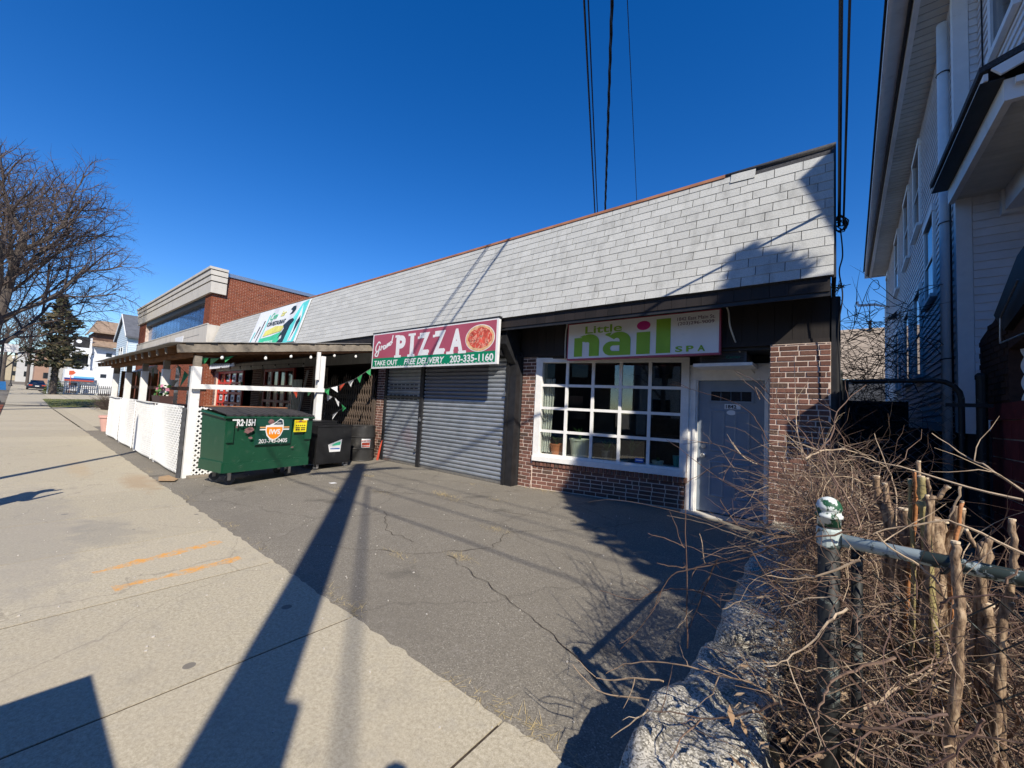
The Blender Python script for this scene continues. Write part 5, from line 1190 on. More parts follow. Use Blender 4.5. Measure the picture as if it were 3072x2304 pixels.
# ---- iron pipe gate between shop and house
M['chipped'] = None
def chipped(name, c1, c2, thr=.5, scale=9):
    t = NT(name); v = t.world(); n = t.noise(v, scale, 6, .65); k = t.ramp(n, [(thr-.02, 0.0), (thr+.02, 1.0)]); cc = t.mix(k, c1, c2); t.set(cc, .6, 0, .4); t.bump(k, .4, .003); return t.m
M['railpaint'] = chipped('peeling_pale_green_paint', (.42,.49,.47), (.03,.045,.04), .515, 13)
M['postblack'] = chipped('chipped_black_pipe', (.010,.011,.011), (.10,.12,.11), .62, 16)
M['greencap'] = chipped('chipped_green_cap', (.010,.075,.035), (.62,.66,.64), .515, 26)
gt = thing('chain_link_gate', 'dark pipe gate with torn chain link between the shop and the house', 'gate')
gy = 6.4
b = MB(); b.tube([(.16, gy, .35), (.16, gy, 2.14), (.25, gy, 2.14), (.92, gy, 2.15)]+[(.92+.2*sin(a), gy, 1.95+.2*cos(a)) for a in (.4, .8, 1.2, 1.57)]+[(1.12, gy, 1.5), (1.12, gy, .35), (.16, gy, .35)], .026, 10); b.build('gate_frame', M['postblack'], gt, smooth=True)
def mesh_link(Mx, w_, h, s=.06, r_=.003, holes=None, name='chain_link', par=None, mt='chrome'):
    b = MB(); b.M = Mx; nx = int(w_/s); nz = int(h/s)
    for i in range(nx):
        for k in range(nz):
            x, z = i*s, k*s
            if holes and holes(x, z): continue
            if (i+k) % 2 == 0: b.tube([(x, 0, z), (x+s, .004, z+s)], r_, 3, cap=False)
            else: b.tube([(x, .004, z+s), (x+s, 0, z)], r_, 3, cap=False)
    return b.build(name, M[mt], par, kind='stuff')
mesh_link(wall_mat((.18, gy, .4), (1, 0)), .93, 1.7, holes=lambda x, z: z > 1.05 and x < .35 + (z-1.0)*.5, par=gt, mt='chrome')
B('hinge', M['postblack'], gt, (1.0, 1.34, gy-.03, gy+.0, 1.86, 1.90))
gp1 = MB(); gp1.tube([(.095, 6.38, 0), (.095, 6.38, 2.22)], .036, 12); gp1.lathe((.095, 6.38, 2.22), [(.045, 0), (.045, .02), (.03, .05), (.01, .06)], 12); gp1 = tag(gp1.build('gate_post', M['postblack'], None), 'dark gate post with a ball cap against the shop corner', 'post')
gp2 = MB(); gp2.tube([(1.27, 6.42, 0), (1.27, 6.42, 2.16)], .042, 12); gp2.lathe((1.27, 6.42, 2.16), [(.05, 0), (.05, .04), (.03, .07)], 10); gp2 = tag(gp2.build('gate_post', M['postblack'], None), 'dark gate post in front of the porch pier, right of the gate', 'post')
# ---- near fence
nf = thing('pipe_fence', 'old chain link fence with a green capped post and peeling rail in the bushes', 'fence')
b = MB(); b.tube([(0, 1.56, .1), (0, 1.56, 1.31)], .0275, 18); b.build('post', M['postblack'], nf, smooth=True)
b = MB(); b.lathe((0, 1.56, 1.298), [(.029, 0), (.029, .022), (.034, .024), (.034, .032), (.030, .034), (.030, .046), (.033, .048), (.032, .056), (.027, .070), (.017, .079), (.005, .083)], 24); b.build('post_cap', M['greencap'], nf, smooth=True)
b = MB(); b.lathe((0, 1.56, 1.235), [(.029, 0), (.031, .005), (.031, .05), (.029, .056)], 18); b.build('rail_collar', M['railpaint'], nf)
b = MB(); b.tube([(.03, 1.55, 1.262), (.6, 1.53, 1.25), (1.4, 1.5, 1.25), (2.6, 1.48, 1.25)], .0185, 14); b.build('top_rail', M['railpaint'], nf, smooth=True)
b = MB(); b.tube([(0, 1.6, 1.262), (.01, 2.6, 1.27), (.02, 3.4, 1.29)], .021, 12); b.build('top_rail', M['postblack'], nf, smooth=True)
b = MB(); b.tube([(.02, 3.4, .2), (.02, 3.4, 1.36)], .032, 12); b.lathe((.02, 3.4, 1.36), [(.036, 0), (.036, .02), (.02, .04)], 12); b.build('post', M['postblack'], nf)
b = MB(); b.tube([(.065, 1.60, .1), (.065, 1.6, 1.24)], .014, 10); b.build('tension_bar', M['postblack'], nf, smooth=True)
b = MB()
for z in (.55, .95): b = MB(); b.lathe((0, 1.56, z), [(.029, 0), (.031, .004), (.031, .022), (.029, .026)], 16); b.tube([(.03, 1.56, z+.012), (.07, 1.58, z+.012)], .008, 6); b.build('tension_band', M['postblack'], nf)
mesh_link(wall_mat((.04, 1.55, .2), (1, 0)), 1.9, 1.04, .058, .0022, par=nf, mt='postblack'); mesh_link(wall_mat((0, 1.62, .2), (0, 1)), 1.8, 1.04, .058, .0022, par=nf, mt='postblack')
b = MB()
for x in (.24, .38, .52): b.tube([(x+.012*sin(a*.8), 1.53+.026*cos(a*.8), 1.256+.026*sin(a*.8)+.0) for a in range(9)], .004, 4)
b.build('tie_wire', M['rope'], nf)
# ---- granite kerb stones along the boundary
M['granite'] = None
def granite():
    t = NT('speckled_granite'); v = t.world(); vo = t.n('TexVoronoi'); vo.inputs['Scale'].default_value = 170; t.l(v, vo.inputs['Vector']); s = t.n('SeparateColor'); t.l(vo.outputs['Color'], s.inputs[0])
    n = t.noise(v, 5, 6, .7); f_ = t.math('ADD', s.outputs[0], t.math('MULTIPLY_ADD', n, 1.6, -.8)); cc = t.ramp(f_, [(.2, (.17,.155,.125)), (.5, (.36,.335,.28)), (.85, (.60,.56,.47))])
    cc = t.mix(t.ramp(t.noise(v, 4, 4), [(.58, 0.0), (.7, .6)]), cc, (.10,.11,.06)); t.set(cc, .95, 0, .15); t.bump(t.math('ADD', s.outputs[1], n), .5, .010); return t.m
M['granite'] = granite()
stn = thing('stone_edging', 'row of rough speckled granite stones edging the lot beside the bushes', 'wall')
def stone(c, d, seed, name='stone'):
    bm = bmesh.new(); bmesh.ops.create_cube(bm, size=2); bmesh.ops.subdivide_edges(bm, edges=bm.edges[:], cuts=13, use_grid_fill=True)
    for v in bm.verts:
        p = v.co.copy(); q = Vector((abs(p.x)**5+abs(p.y)**5+abs(p.z)**5,)*1) if False else None
        L = (abs(p.x)**7+abs(p.y)**7+abs(p.z)**7)**(1/7); p = p/L
        nn = noise.noise(p*1.3+Vector((seed*7, 0, 0)))*.16+noise.noise(p*3.5+Vector((seed*3, 1, 0)))*.09+noise.noise(p*8+Vector((seed, 3, 0)))*.045
        p = p*(1+nn); v.co = Vector((p.x*d[0], p.y*d[1], p.z*d[2]))
    me = bpy.data.meshes.new(name); bm.to_mesh(me); bm.free(); me.materials.append(M['granite'])
    me.polygons.foreach_set('use_smooth', [True]*len(me.polygons)); o = bpy.data.objects.new(name, me); col.objects.link(o); o.location = c; o.parent = stn; return o
o = stone((-.355, 1.60, .15), (.215, .40, .305), 1); o.rotation_euler.z = .12; o['label'] = 'large rounded end boulder nearest the sidewalk'
for k, (x, y, sx, sy, h) in enumerate(((-.37, 2.38, .19, .30, .20), (-.36, 3.02, .20, .31, .24), (-.38, 3.68, .19, .31, .21), (-.39, 4.40, .18, .36, .23), (-.42, 5.28, .155, .37, .24), (-.42, 5.95, .155, .32, .22))): stone((x, y, .12), (sx, sy, h), k+2)
so_ = MB(); so_.grid(lambda a, c: (-.34+3.6*a, 1.15+5.2*c, (.24+.07*noise.noise(Vector((a*9, c*12, 0)))+.03*noise.noise(Vector((a*40, c*50, 0))))*(1 if 0 < a < 1 and 0 < c < 1 else -.3)), 60, 80); so_ = so_.build('soil_bed', M['soil']); so_['kind'] = 'structure'
cu_ = MB(); cu_.M = Matrix.Translation((-.17, 1.93, .30)) @ Matrix.Rotation(.5, 4, 'X') @ Matrix.Rotation(.3, 4, 'Y'); cu_.lathe((0, 0, 0), [(.035, -.08), (.045, .0), (.048, .003), (.043, .003), (.033, -.07)], 24); tag(cu_.build('empty_can', M['chrome'], None), 'empty silver rimmed can lying by the granite boulder', 'can')
# ---- twigs, stems and litter
M['twig'] = NT('dry_twig'); t = M['twig']; p = t.piece(); n = t.noise(t.world(), 30, 3); cc = t.ramp(p, [(0, (.07,.042,.032)), (.3, (.20,.13,.09)), (.55, (.11,.065,.052)), (.8, (.34,.25,.165)), (1, (.50,.39,.27))]); cc = t.mix(t.ramp(n, [(.45, 0.0), (.7, .6)]), cc, (.13,.08,.06)); t.set(cc, .7, 0, .3); M['twig'] = t.m
M['stem'] = NT('pruned_stem'); t = M['stem']; n = t.noise(t.world((3,3,1)), 26, 5, .7); p = t.piece(); cc = t.ramp(n, [(.36, (.07,.045,.03)), (.5, (.24,.16,.10)), (.64, (.42,.31,.20))]); t.set(cc, .75, 0, .3); t.bump(n, .5, .004); M['stem'] = t.m
M['stem_green'] = simple('yellow_green_stem', (.30,.25,.11), .6, .3, 20, .3); M['stem_orange'] = simple('orange_stem', (.42,.18,.07), .6, .3, 20, .3); M['cut'] = simple('fresh_cut_wood', (.62,.50,.35), .8, .1, 30, .2)
LONG = [[(-1.646, 3.2, 0.814), (-1.261, 2.9, 0.947), (-0.683, 2.6, 1.013), (-0.225, 2.3, 1.016), (-0.0, 2.0, 1.08)], [(-0.449, 2.7, 1.894), (-0.31, 2.52, 1.81), (-0.198, 2.34, 1.684), (-0.088, 2.16, 1.555), (-0.005, 1.98, 1.428), (0.072, 1.8, 1.267)], [(-0.977, 3.2, 1.855), (-0.733, 3.067, 1.787), (-0.504, 2.933, 1.718), (-0.375, 2.8, 1.647), (-0.293, 2.667, 1.539), (-0.205, 2.533, 1.396), (-0.154, 2.4, 1.294)], [(-0.928, 3.0, 1.426), (-0.767, 2.825, 1.371), (-0.534, 2.65, 1.262), (-0.341, 2.475, 1.205), (-0.223, 2.3, 1.196)], [(-0.816, 3.0, 1.408), (-0.657, 2.86, 1.439), (-0.506, 2.72, 1.433), (-0.39, 2.58, 1.406), (-0.252, 2.44, 1.364), (-0.148, 2.3, 1.344)], [(-0.701, 2.9, 1.181), (-0.559, 2.725, 1.3), (-0.416, 2.55, 1.329), (-0.259, 2.375, 1.32), (-0.117, 2.2, 1.295)], [(-0.731, 2.4, 1.029), (-0.528, 2.267, 1.061), (-0.357, 2.133, 1.071), (-0.209, 2.0, 1.087)], [(-0.499, 2.1, 0.887), (-0.337, 2.025, 0.994), (-0.187, 1.95, 1.098), (-0.027, 1.875, 1.184), (0.06, 1.8, 1.264)], [(-0.339, 2.7, 1.797), (-0.257, 2.6, 1.701), (-0.162, 2.5, 1.601), (-0.117, 2.4, 1.533), (-0.093, 2.3, 1.441)], [(0.143, 2.6, 1.805), (0.071, 2.475, 1.722), (0.028, 2.35, 1.656), (0.011, 2.225, 1.561), (-0.037, 2.1, 1.473)], [(0.121, 2.2, 1.478), (0.046, 2.133, 1.5), (-0.026, 2.067, 1.489), (-0.076, 2.0, 1.456)], [(-0.435, 2.6, 1.469), (-0.385, 2.6, 1.396), (-0.314, 2.6, 1.36)], [(-0.438, 2.3, 1.191), (-0.401, 2.3, 1.13), (-0.357, 2.3, 1.076)], [(-0.331, 2.6, 1.79), (-0.303, 2.6, 1.718)], [(-0.18, 3.2, 2.049), (-0.163, 3.0, 1.721), (-0.136, 2.8, 1.512), (-0.105, 2.6, 1.42)], [(-0.687, 1.55, 0.574), (-0.59, 1.56, 0.651), (-0.427, 1.57, 0.706), (-0.291, 1.58, 0.727), (-0.176, 1.59, 0.737), (-0.131, 1.6, 0.705)], [(-0.505, 1.5, 0.544), (-0.407, 1.512, 0.581), (-0.334, 1.525, 0.592), (-0.2, 1.538, 0.67), (-0.112, 1.55, 0.74)], [(-0.942, 2.0, 0.667), (-0.759, 2.02, 0.674), (-0.683, 2.04, 0.726), (-0.569, 2.06, 0.776), (-0.448, 2.08, 0.782), (-0.392, 2.1, 0.737)], [(-0.775, 1.9, 0.479), (-0.646, 1.9, 0.676), (-0.592, 1.9, 0.813), (-0.526, 1.9, 0.907), (-0.357, 1.9, 0.997), (-0.231, 1.9, 1.065), (-0.16, 1.9, 1.119), (-0.035, 1.9, 1.173)], [(-0.847, 1.6, 0.537), (-0.772, 1.6, 0.505), (-0.696, 1.6, 0.517), (-0.592, 1.6, 0.571), (-0.484, 1.6, 0.612)], [(-0.866, 1.6, 0.505), (-0.776, 1.6, 0.458), (-0.688, 1.6, 0.465), (-0.534, 1.6, 0.517)], [(-0.639, 1.5, 0.381), (-0.55, 1.5, 0.492), (-0.505, 1.5, 0.549)], [(-0.395, 1.4, 0.505), (-0.367, 1.45, 0.568), (-0.328, 1.5, 0.609)], [(-0.552, 2.1, 1.417), (-0.548, 2.1, 1.101), (-0.539, 2.1, 0.833), (-0.525, 2.1, 0.495)], [(-0.733, 2.1, 0.99), (-0.619, 2.1, 0.982), (-0.548, 2.1, 0.965)], [(-0.679, 2.1, 0.855), (-0.609, 2.1, 0.857), (-0.546, 2.1, 0.871)], [(-0.529, 2.3, 0.995), (-0.514, 2.3, 0.926), (-0.505, 2.3, 0.85)], [(-0.524, 2.1, 0.587), (-0.482, 2.1, 0.719), (-0.447, 2.1, 0.828), (-0.407, 2.1, 0.949)], [(-0.641, 2.0, 0.471), (-0.572, 2.0, 0.582), (-0.518, 2.0, 0.672)], [(-0.344, 1.9, 0.811), (-0.278, 1.9, 0.868), (-0.181, 1.9, 0.921)], [(0.041, 1.7, 1.505), (0.139, 1.667, 1.49), (0.258, 1.633, 1.458), (0.383, 1.6, 1.436)], [(0.266, 1.9, 1.588), (0.333, 1.833, 1.52), (0.359, 1.767, 1.499), (0.407, 1.7, 1.447)], [(0.142, 2.2, 1.573), (0.178, 2.133, 1.444), (0.194, 2.067, 1.355), (0.187, 2.0, 1.249)], [(-0.032, 1.7, 1.527), (0.011, 1.667, 1.429), (0.054, 1.633, 1.359), (0.076, 1.6, 1.291)], [(0.307, 1.3, 1.27), (0.258, 1.317, 1.254), (0.208, 1.333, 1.226), (0.198, 1.35, 1.195)], [(-0.128, 1.3, 0.952), (-0.086, 1.325, 0.977), (-0.028, 1.35, 1.041), (0.009, 1.375, 1.095), (0.038, 1.4, 1.122)], [(0.022, 1.2, 0.847), (-0.013, 1.225, 0.872), (-0.021, 1.25, 0.908), (-0.006, 1.275, 0.948), (0.013, 1.3, 0.982), (0.066, 1.325, 1.021), (0.124, 1.35, 1.053)], [(0.28, 1.2, 1.039), (0.214, 1.217, 1.006), (0.131, 1.233, 0.964), (0.023, 1.25, 0.908)], [(0.176, 1.2, 0.935), (0.2, 1.2, 0.986), (0.232, 1.2, 1.054)], [(-0.076, 1.2, 0.79), (0.033, 1.233, 0.888), (0.116, 1.267, 0.95), (0.2, 1.3, 0.995)], [(0.092, 1.5, 1.305), (0.163, 1.5, 1.342), (0.229, 1.5, 1.369), (0.27, 1.5, 1.361), (0.355, 1.5, 1.324)], [(0.097, 1.45, 1.322), (0.12, 1.45, 1.291), (0.179, 1.45, 1.256), (0.217, 1.45, 1.219)], [(0.248, 1.6, 1.352), (0.264, 1.6, 1.398), (0.277, 1.6, 1.454)], [(0.332, 1.4, 1.313), (0.305, 1.4, 1.27)], [(-0.152, 1.5, 1.211), (-0.09, 1.5, 1.238), (0.01, 1.5, 1.286), (0.075, 1.5, 1.312)], [(-0.146, 1.45, 1.141), (-0.072, 1.45, 1.151), (-0.004, 1.45, 1.188), (0.068, 1.45, 1.241)]]
STUB = [([(0.126, 1.85, 1.431), (0.131, 1.85, 1.354), (0.153, 1.85, 1.265)], 0.017), ([(0.143, 1.8, 1.415), (0.149, 1.8, 1.345), (0.161, 1.8, 1.277)], 0.013), ([(0.201, 1.8, 1.437), (0.202, 1.8, 1.311), (0.209, 1.8, 1.206)], 0.009), ([(0.211, 1.82, 1.465), (0.216, 1.82, 1.38)], 0.009), ([(0.222, 1.8, 1.497), (0.224, 1.8, 1.378), (0.234, 1.8, 1.318)], 0.009), ([(0.224, 1.78, 1.452), (0.225, 1.78, 1.381), (0.231, 1.78, 1.315)], 0.016), ([(0.246, 1.85, 1.442), (0.254, 1.85, 1.395), (0.256, 1.85, 1.307)], 0.009), ([(0.233, 1.75, 1.399), (0.235, 1.75, 1.321)], 0.01), ([(0.277, 1.75, 1.433), (0.256, 1.75, 1.397), (0.236, 1.75, 1.345)], 0.011), ([(0.304, 1.75, 1.394), (0.293, 1.75, 1.299), (0.281, 1.75, 1.238), (0.276, 1.75, 1.179)], 0.008), ([(0.324, 1.9, 1.356), (0.314, 1.9, 1.272), (0.298, 1.9, 1.18), (0.292, 1.9, 1.015)], 0.026), ([(0.235, 1.42, 1.336), (0.235, 1.42, 1.262), (0.238, 1.42, 1.193), (0.239, 1.42, 1.125)], 0.015), ([(0.334, 1.7, 1.294), (0.334, 1.7, 1.243)], 0.011), ([(0.344, 1.7, 1.31), (0.341, 1.7, 1.244), (0.327, 1.7, 1.175)], 0.013), ([(0.363, 1.6, 1.382), (0.364, 1.6, 1.317), (0.363, 1.6, 1.247), (0.347, 1.6, 1.143), (0.338, 1.6, 0.993)], 0.012), ([(0.203, 1.95, 1.321), (0.207, 1.95, 1.196), (0.211, 1.95, 1.035), (0.204, 1.95, 0.703)], 0.034), ([(0.27, 1.9, 1.307), (0.276, 1.9, 1.199), (0.261, 1.9, 1.004), (0.245, 1.9, 0.748)], 0.036), ([(0.302, 1.7, 1.323), (0.317, 1.7, 1.282), (0.328, 1.7, 1.241)], 0.009), ([(0.298, 1.95, 1.297), (0.297, 1.95, 1.218), (0.287, 1.95, 1.086), (0.281, 1.95, 0.929)], 0.02), ([(0.341, 1.7, 1.132), (0.341, 1.7, 1.052), (0.344, 1.7, 0.974), (0.354, 1.7, 0.85)], 0.02), ([(0.357, 1.6, 1.177), (0.343, 1.6, 1.113), (0.34, 1.6, 1.018)], 0.012)]
br = thing('bramble', 'bare brown bramble with long arching canes over the lot edge', 'shrub')
def smooth_pts(P, sub=4):
    P = [Vector(p) for p in P]; Q = []
    for i in range(len(P)-1):
        p0, p1, p2, p3 = P[max(i-1, 0)], P[i], P[i+1], P[min(i+2, len(P)-1)]
        for k in range(sub):
            t = k/sub; Q.append(.5*((2*p1)+(-p0+p2)*t+(2*p0-5*p1+4*p2-p3)*t*t+(-p0+3*p1-3*p2+p3)*t**3))
    Q.append(P[-1]); return Q
r = random.Random(21)
for P in LONG:
    Q = smooth_pts(P); n_ = len(Q); b = MB(); b.r = r.random()
    b.tube([q+Vector((r.uniform(-1, 1), r.uniform(-1, 1), r.uniform(-1, 1)))*.003 for q in Q], [.0014+.0022*i/n_ for i in range(n_)], 5)
    for i in range(2, n_-1):
        if r.random() < .16:
            d = (Q[min(i+1, n_-1)]-Q[i-1]).normalized(); s_ = Vector((r.uniform(-1, 1), r.uniform(-1, 1), r.uniform(-.6, 1))).normalized(); L = r.uniform(.05, .22); q = Q[i]; pts = [q]
            for k in range(4): q = q+(s_*.8-d*.5).normalized()*L/4+Vector((r.uniform(-1, 1), r.uniform(-1, 1), r.uniform(-1, 1)))*.008; pts.append(q)
            b.tube(pts, [.0018, .0016, .0013, .001, .0006], 4)
    b.build('cane', M['twig'], br)
ps_ = thing('pruned_shrub', 'cut back shrub of thick upright stumps with pale sawn ends behind the peeling rail', 'shrub')
for k, (P, rad_s) in enumerate(STUB):
    rad_s *= .62
    P = [Vector(p) for p in P][::-1]
    if P[0].z > .5: P = [Vector((P[0].x+r.uniform(-.03, .03), P[0].y+.06, max(.3, P[0].z-.45)))]+P
    Q = smooth_pts(P, 4); b = MB(); b.r = r.random(); n_ = len(Q)
    b.tube([q+Vector((r.uniform(-1, 1), r.uniform(-1, 1), 0))*rad_s*.4 for q in Q], [rad_s*(1.15-.35*i/n_+.38*r.random()*(1 if i % 3 == 0 else .3)) for i in range(n_)], 9)
    o = b.build('stem', M['stem_green' if k in (2, 5) else ('stem_orange' if k in (3, 9) else 'stem')], ps_, smooth=True)
    d = (Q[-1]-Q[-2]).normalized(); b = MB(); b.tube([Q[-1]-d*.002, Q[-1]+d*.003], rad_s*.9, 9); b.build('sawn_end', M['cut'], o)
def walk(r, p, d, L, seg, wob, grav):
    pts = [p]; q = p.copy(); d = d.normalized()
    for k in range(seg):
        d = (d+Vector((r.uniform(-1, 1), r.uniform(-1, 1), r.uniform(-1, 1)))*wob+Vector((0, 0, grav))).normalized(); q = q+d*L/seg; pts.append(q.copy())
    return pts
tg = MB(); r = random.Random(33)
def put(n_, bx, Lr, rad_r, up=.2, grav=-.08, wob=.42, dirv=None):
    for k in range(n_):
        p = Vector((r.uniform(bx[0], bx[1]), r.uniform(bx[2], bx[3]), bx[4]+(bx[5]-bx[4])*r.random())); d = Vector((r.uniform(-1, 1), r.uniform(-1, 1), r.uniform(-.5, 1)+up))
        if dirv: d += Vector(dirv)
        L = r.uniform(*Lr); w0 = r.uniform(*rad_r); sg_ = 8; tg.r = r.random(); tg.tube(walk(r, p, d, L, sg_, wob, grav), [w0*(1-.75*i/sg_) for i in range(sg_+1)], 3, cap=False)
put(1900, (-.10, 1.0, 1.7, 2.9, .25, .98), (.2, .65), (.0008, .0022))
put(380, (.04, .9, 1.3, 1.62, .25, .8), (.15, .5), (.0007, .0018))
put(750, (-.10, .10, 1.75, 2.7, .85, 1.28), (.15, .45), (.0008, .0022), up=.2)
put(300, (-.14, .10, 2.3, 3.3, .85, 1.45), (.2, .5), (.0010, .0024), up=.3)
put(190, (-.08, .2, 2.2, 3.0, .8, 1.25), (.2, .6), (.0010, .0022), up=.2)
put(230, (-.16, .3, 2.4, 4.0, .3, .9), (.2, .5), (.0010, .0022), up=.1)
put(260, (-.22, .2, 1.9, 5.0, .3, .5), (.15, .45), (.0008, .0022), up=-.1, dirv=(-.4, 0, 0))
put(120, (-.15, .1, 4.2, 6.1, .3, 1.0), (.3, .7), (.0014, .0026), up=.4)
put(130, (-.06, .28, 1.36, 1.56, .85, 1.22), (.12, .4), (.0008, .002), up=.1)
put(420, (.08, .6, 1.6, 1.85, .35, 1.0), (.15, .45), (.0008, .0022), up=.1)
put(500, (-.12, .14, 1.7, 2.6, .95, 1.4), (.15, .42), (.0008, .0020), up=.2)
put(240, (-.1, .9, 1.3, 2.6, .3, .95), (.25, .6), (.002, .0045), up=.1, wob=.34)
tg.build('twig_tangle', M['twig'], None, kind='stuff')
M['litter'] = NT('dead_leaf'); t = M['litter']; cc = t.ramp(t.piece(), [(0, (.16,.09,.05)), (.5, (.30,.20,.12)), (1, (.42,.31,.20))]); t.set(cc, .8, 0, .2); M['litter'] = t.m
lt = MB()
def leafq(c, s_): 
    a = Vector((r.uniform(-1, 1), r.uniform(-1, 1), r.uniform(-.5, .5))).normalized(); e = a.cross(Vector((.3, .2, .9))).normalized(); lt.r = r.random(); lt.poly([c+a*s_, c+e*s_*.45+Vector((0,0,s_*.15)), c-a*s_, c-e*s_*.45])
for k in range(5200): leafq(Vector((r.uniform(-.25, 1.4), r.uniform(1.25, 3.6), .27+.5*r.random()**2.2)), r.uniform(.008, .03))
lt.build('leaf_litter', M['litter'], None, kind='stuff')
# dry grass in the lot cracks
M['straw'] = simple('dry_grass_blade', (.42,.33,.17), .8, .3, 20, 0)
gs = MB()
def tuft(x, y, n_, s_, flat_=.5):
    for k in range(n_):
        p = Vector((x+r.gauss(0, s_), y+r.gauss(0, s_*.35), 0)); p.z = rise(p.x, p.y)-.003; a = r.uniform(0, 2*pi); L = r.uniform(.03, .11); d = Vector((cos(a), sin(a), r.uniform(.02, flat_))).normalized(); e = Vector((-sin(a), cos(a), 0))*.0022
        q = p+d*L; gs.poly([p-e, p+e, q])
for x, y, n_, s_ in ((-5.05, 4.62, 260, .16), (-4.7, 4.5, 70, .1), (-5.9, 4.0, 60, .14), (-6.5, 3.55, 70, .12), (-3.3, 3.9, 90, .12), (-2.5, 4.9, 30, .1), (-4.2, 5.0, 50, .1), (-3.0, 3.0, 70, .1), (-3.45, 2.6, 60, .1), (-4.2, 6.2, 220, .22), (-5.2, 5.6, 40, .2), (-7.3, 4.6, 60, .1)): tuft(x, y, n_, s_)
for k in range(130): 
    x = -1.0-10*r.random()**1.5; tuft(x, 1.76+r.uniform(-.03, .06)+.05*noise.noise(Vector((x*1.7, 3, 0))), 4 if noise.noise(Vector((x*1.1, 0, 0))) > .05 else 0, .06, .3)
gs.build('dry_grass', M['straw'], None, kind='stuff')
def crack(P, w_=.0055):
    b = MB(); Q = []
    for a, c in zip(P, P[1:]):
        for k in range(14): Q.append(Vector((*a, 0)).lerp(Vector((*c, 0)), k/14)+Vector((noise.noise(Vector((a[0]+k*.37, a[1], 2)))*.05, noise.noise(Vector((a[1]+k*.41, a[0], 7)))*.05, 0)))
    for i in range(len(Q)-1):
        a, c = Q[i], Q[i+1]; d = (c-a).normalized(); s_ = Vector((-d.y, d.x, 0)); wa = w_*(.3+.9*abs(noise.noise(a*3.1))); wb = w_*(.3+.9*abs(noise.noise(c*3.1)))
        z = lambda p: Vector((p.x, p.y, rise(p.x, p.y)+.0062)); b.poly([z(a-s_*wa), z(c-s_*wb), z(c+s_*wb), z(a+s_*wa)])
    b.build('asphalt_crack', M['soil'], bpy.data.objects['parking_lot'])
crack([(-7.6, 3.3), (-6.3, 3.75), (-5.05, 4.62), (-4.0, 4.55), (-2.9, 4.75)]); crack([(-5.05, 4.62), (-4.6, 5.4), (-4.2, 6.0)]); crack([(-4.35, 2.15), (-3.35, 2.75), (-2.9, 3.4), (-3.1, 3.95), (-2.4, 4.75), (-2.0, 5.6)]); crack([(-4.9, 3.4), (-4.2, 2.95), (-3.6, 2.95)]); crack([(-3.1, 2.95), (-2.2, 2.7), (-1.5, 2.5), (-.9, 2.2)]); crack([(-8.1, 4.9), (-7.2, 4.75), (-6.3, 5.0), (-5.6, 5.7)])
bits = MB(); r = random.Random(9)
for k in range(260):
    x, y = -9+8*r.random(), -1+6.6*r.random(); s_ = r.uniform(.004, .012); z = rise(x, y); bits.box(x, x+s_, y, y+s_*r.uniform(.5, 1.5), z, z+.004+s_*.3)
bits.build('gravel_bits', M['concrete_band'], None, kind='stuff')
tag(B('paper_scrap', M['plastic_white'], None, (-7.15, -7.05, 3.72, 3.82, .065, .069)), 'small white scrap of paper on the asphalt in front of the dumpster', 'paper')
# ================================================================ trees
M['bark'] = simple('grey_bark', (.085,.068,.056), .9, .3, 14, .6, stretch=(1,1,.3)); M['barkbud'] = simple('reddish_twig_bark', (.075,.055,.047), .8, .3, 14, .1)
def bare_tree(name, label, base, h, spread, seed, trunk=.22, lean=(0,0), levels=5, group=None, twigs=1.0, first=.28):
    r = random.Random(seed); t = thing(name, label, 'tree', group); b = MB(); tw_ = MB(); base = Vector(base)
    def grow(p, d, L, rad_, lev, mb):
        seg = 5 if lev < 3 else 3; pts = [p]; q = p.copy(); dirs = []
        for k in range(seg):
            up_ = .10 if lev else .0
            d = (d+Vector((r.uniform(-1, 1), r.uniform(-1, 1), r.uniform(-1, 1)))*(.05 if lev == 0 else .15)+Vector((0, 0, up_ if lev < 4 else -.02))).normalized(); q = q+d*L/seg; pts.append(q.copy()); dirs.append(d.copy())
        rr_ = [rad_*(1-.45*k/seg) if lev < levels-1 else rad_*(1-.8*k/seg) for k in range(seg+1)]
        mb.tube(pts, rr_, 9 if lev == 0 else (6 if lev < 2 else (4 if lev < 3 else 3)), cap=False)
        if lev >= levels-1: return
        nb = (9, 6, 6, 6, 5)[min(lev, 4)]
        if lev >= 2: nb = max(2, int(nb*twigs))
        for k in range(nb):
            s_ = first+(1-first)*(k+.6)/nb if lev == 0 else .18+.82*(k+.5)/nb; i = min(int(s_*seg), seg-1); pp = pts[i].lerp(pts[i+1], s_*seg-i); d0 = dirs[i]
            a = k*2.4+r.uniform(-.5, .5); e = d0.cross(Vector((.2, .9, .1))).normalized(); g = d0.cross(e); ang = r.uniform(.5, .95); nd = (d0*cos(ang)+(e*cos(a)+g*sin(a))*sin(ang)).normalized()
            grow(pp, nd, L*(spread if lev == 0 else r.uniform(.45, .68))*(1-.3*s_ if lev == 0 else 1), rad_*(.42 if lev == 0 else .5), lev+1, b if lev < 1 else tw_)
    grow(base, Vector((lean[0], lean[1], 1)).normalized(), h*.72, trunk, 0, b)
    b.build('trunk', M['bark'], t); tw_.build('crown', M['barkbud'], t); return t
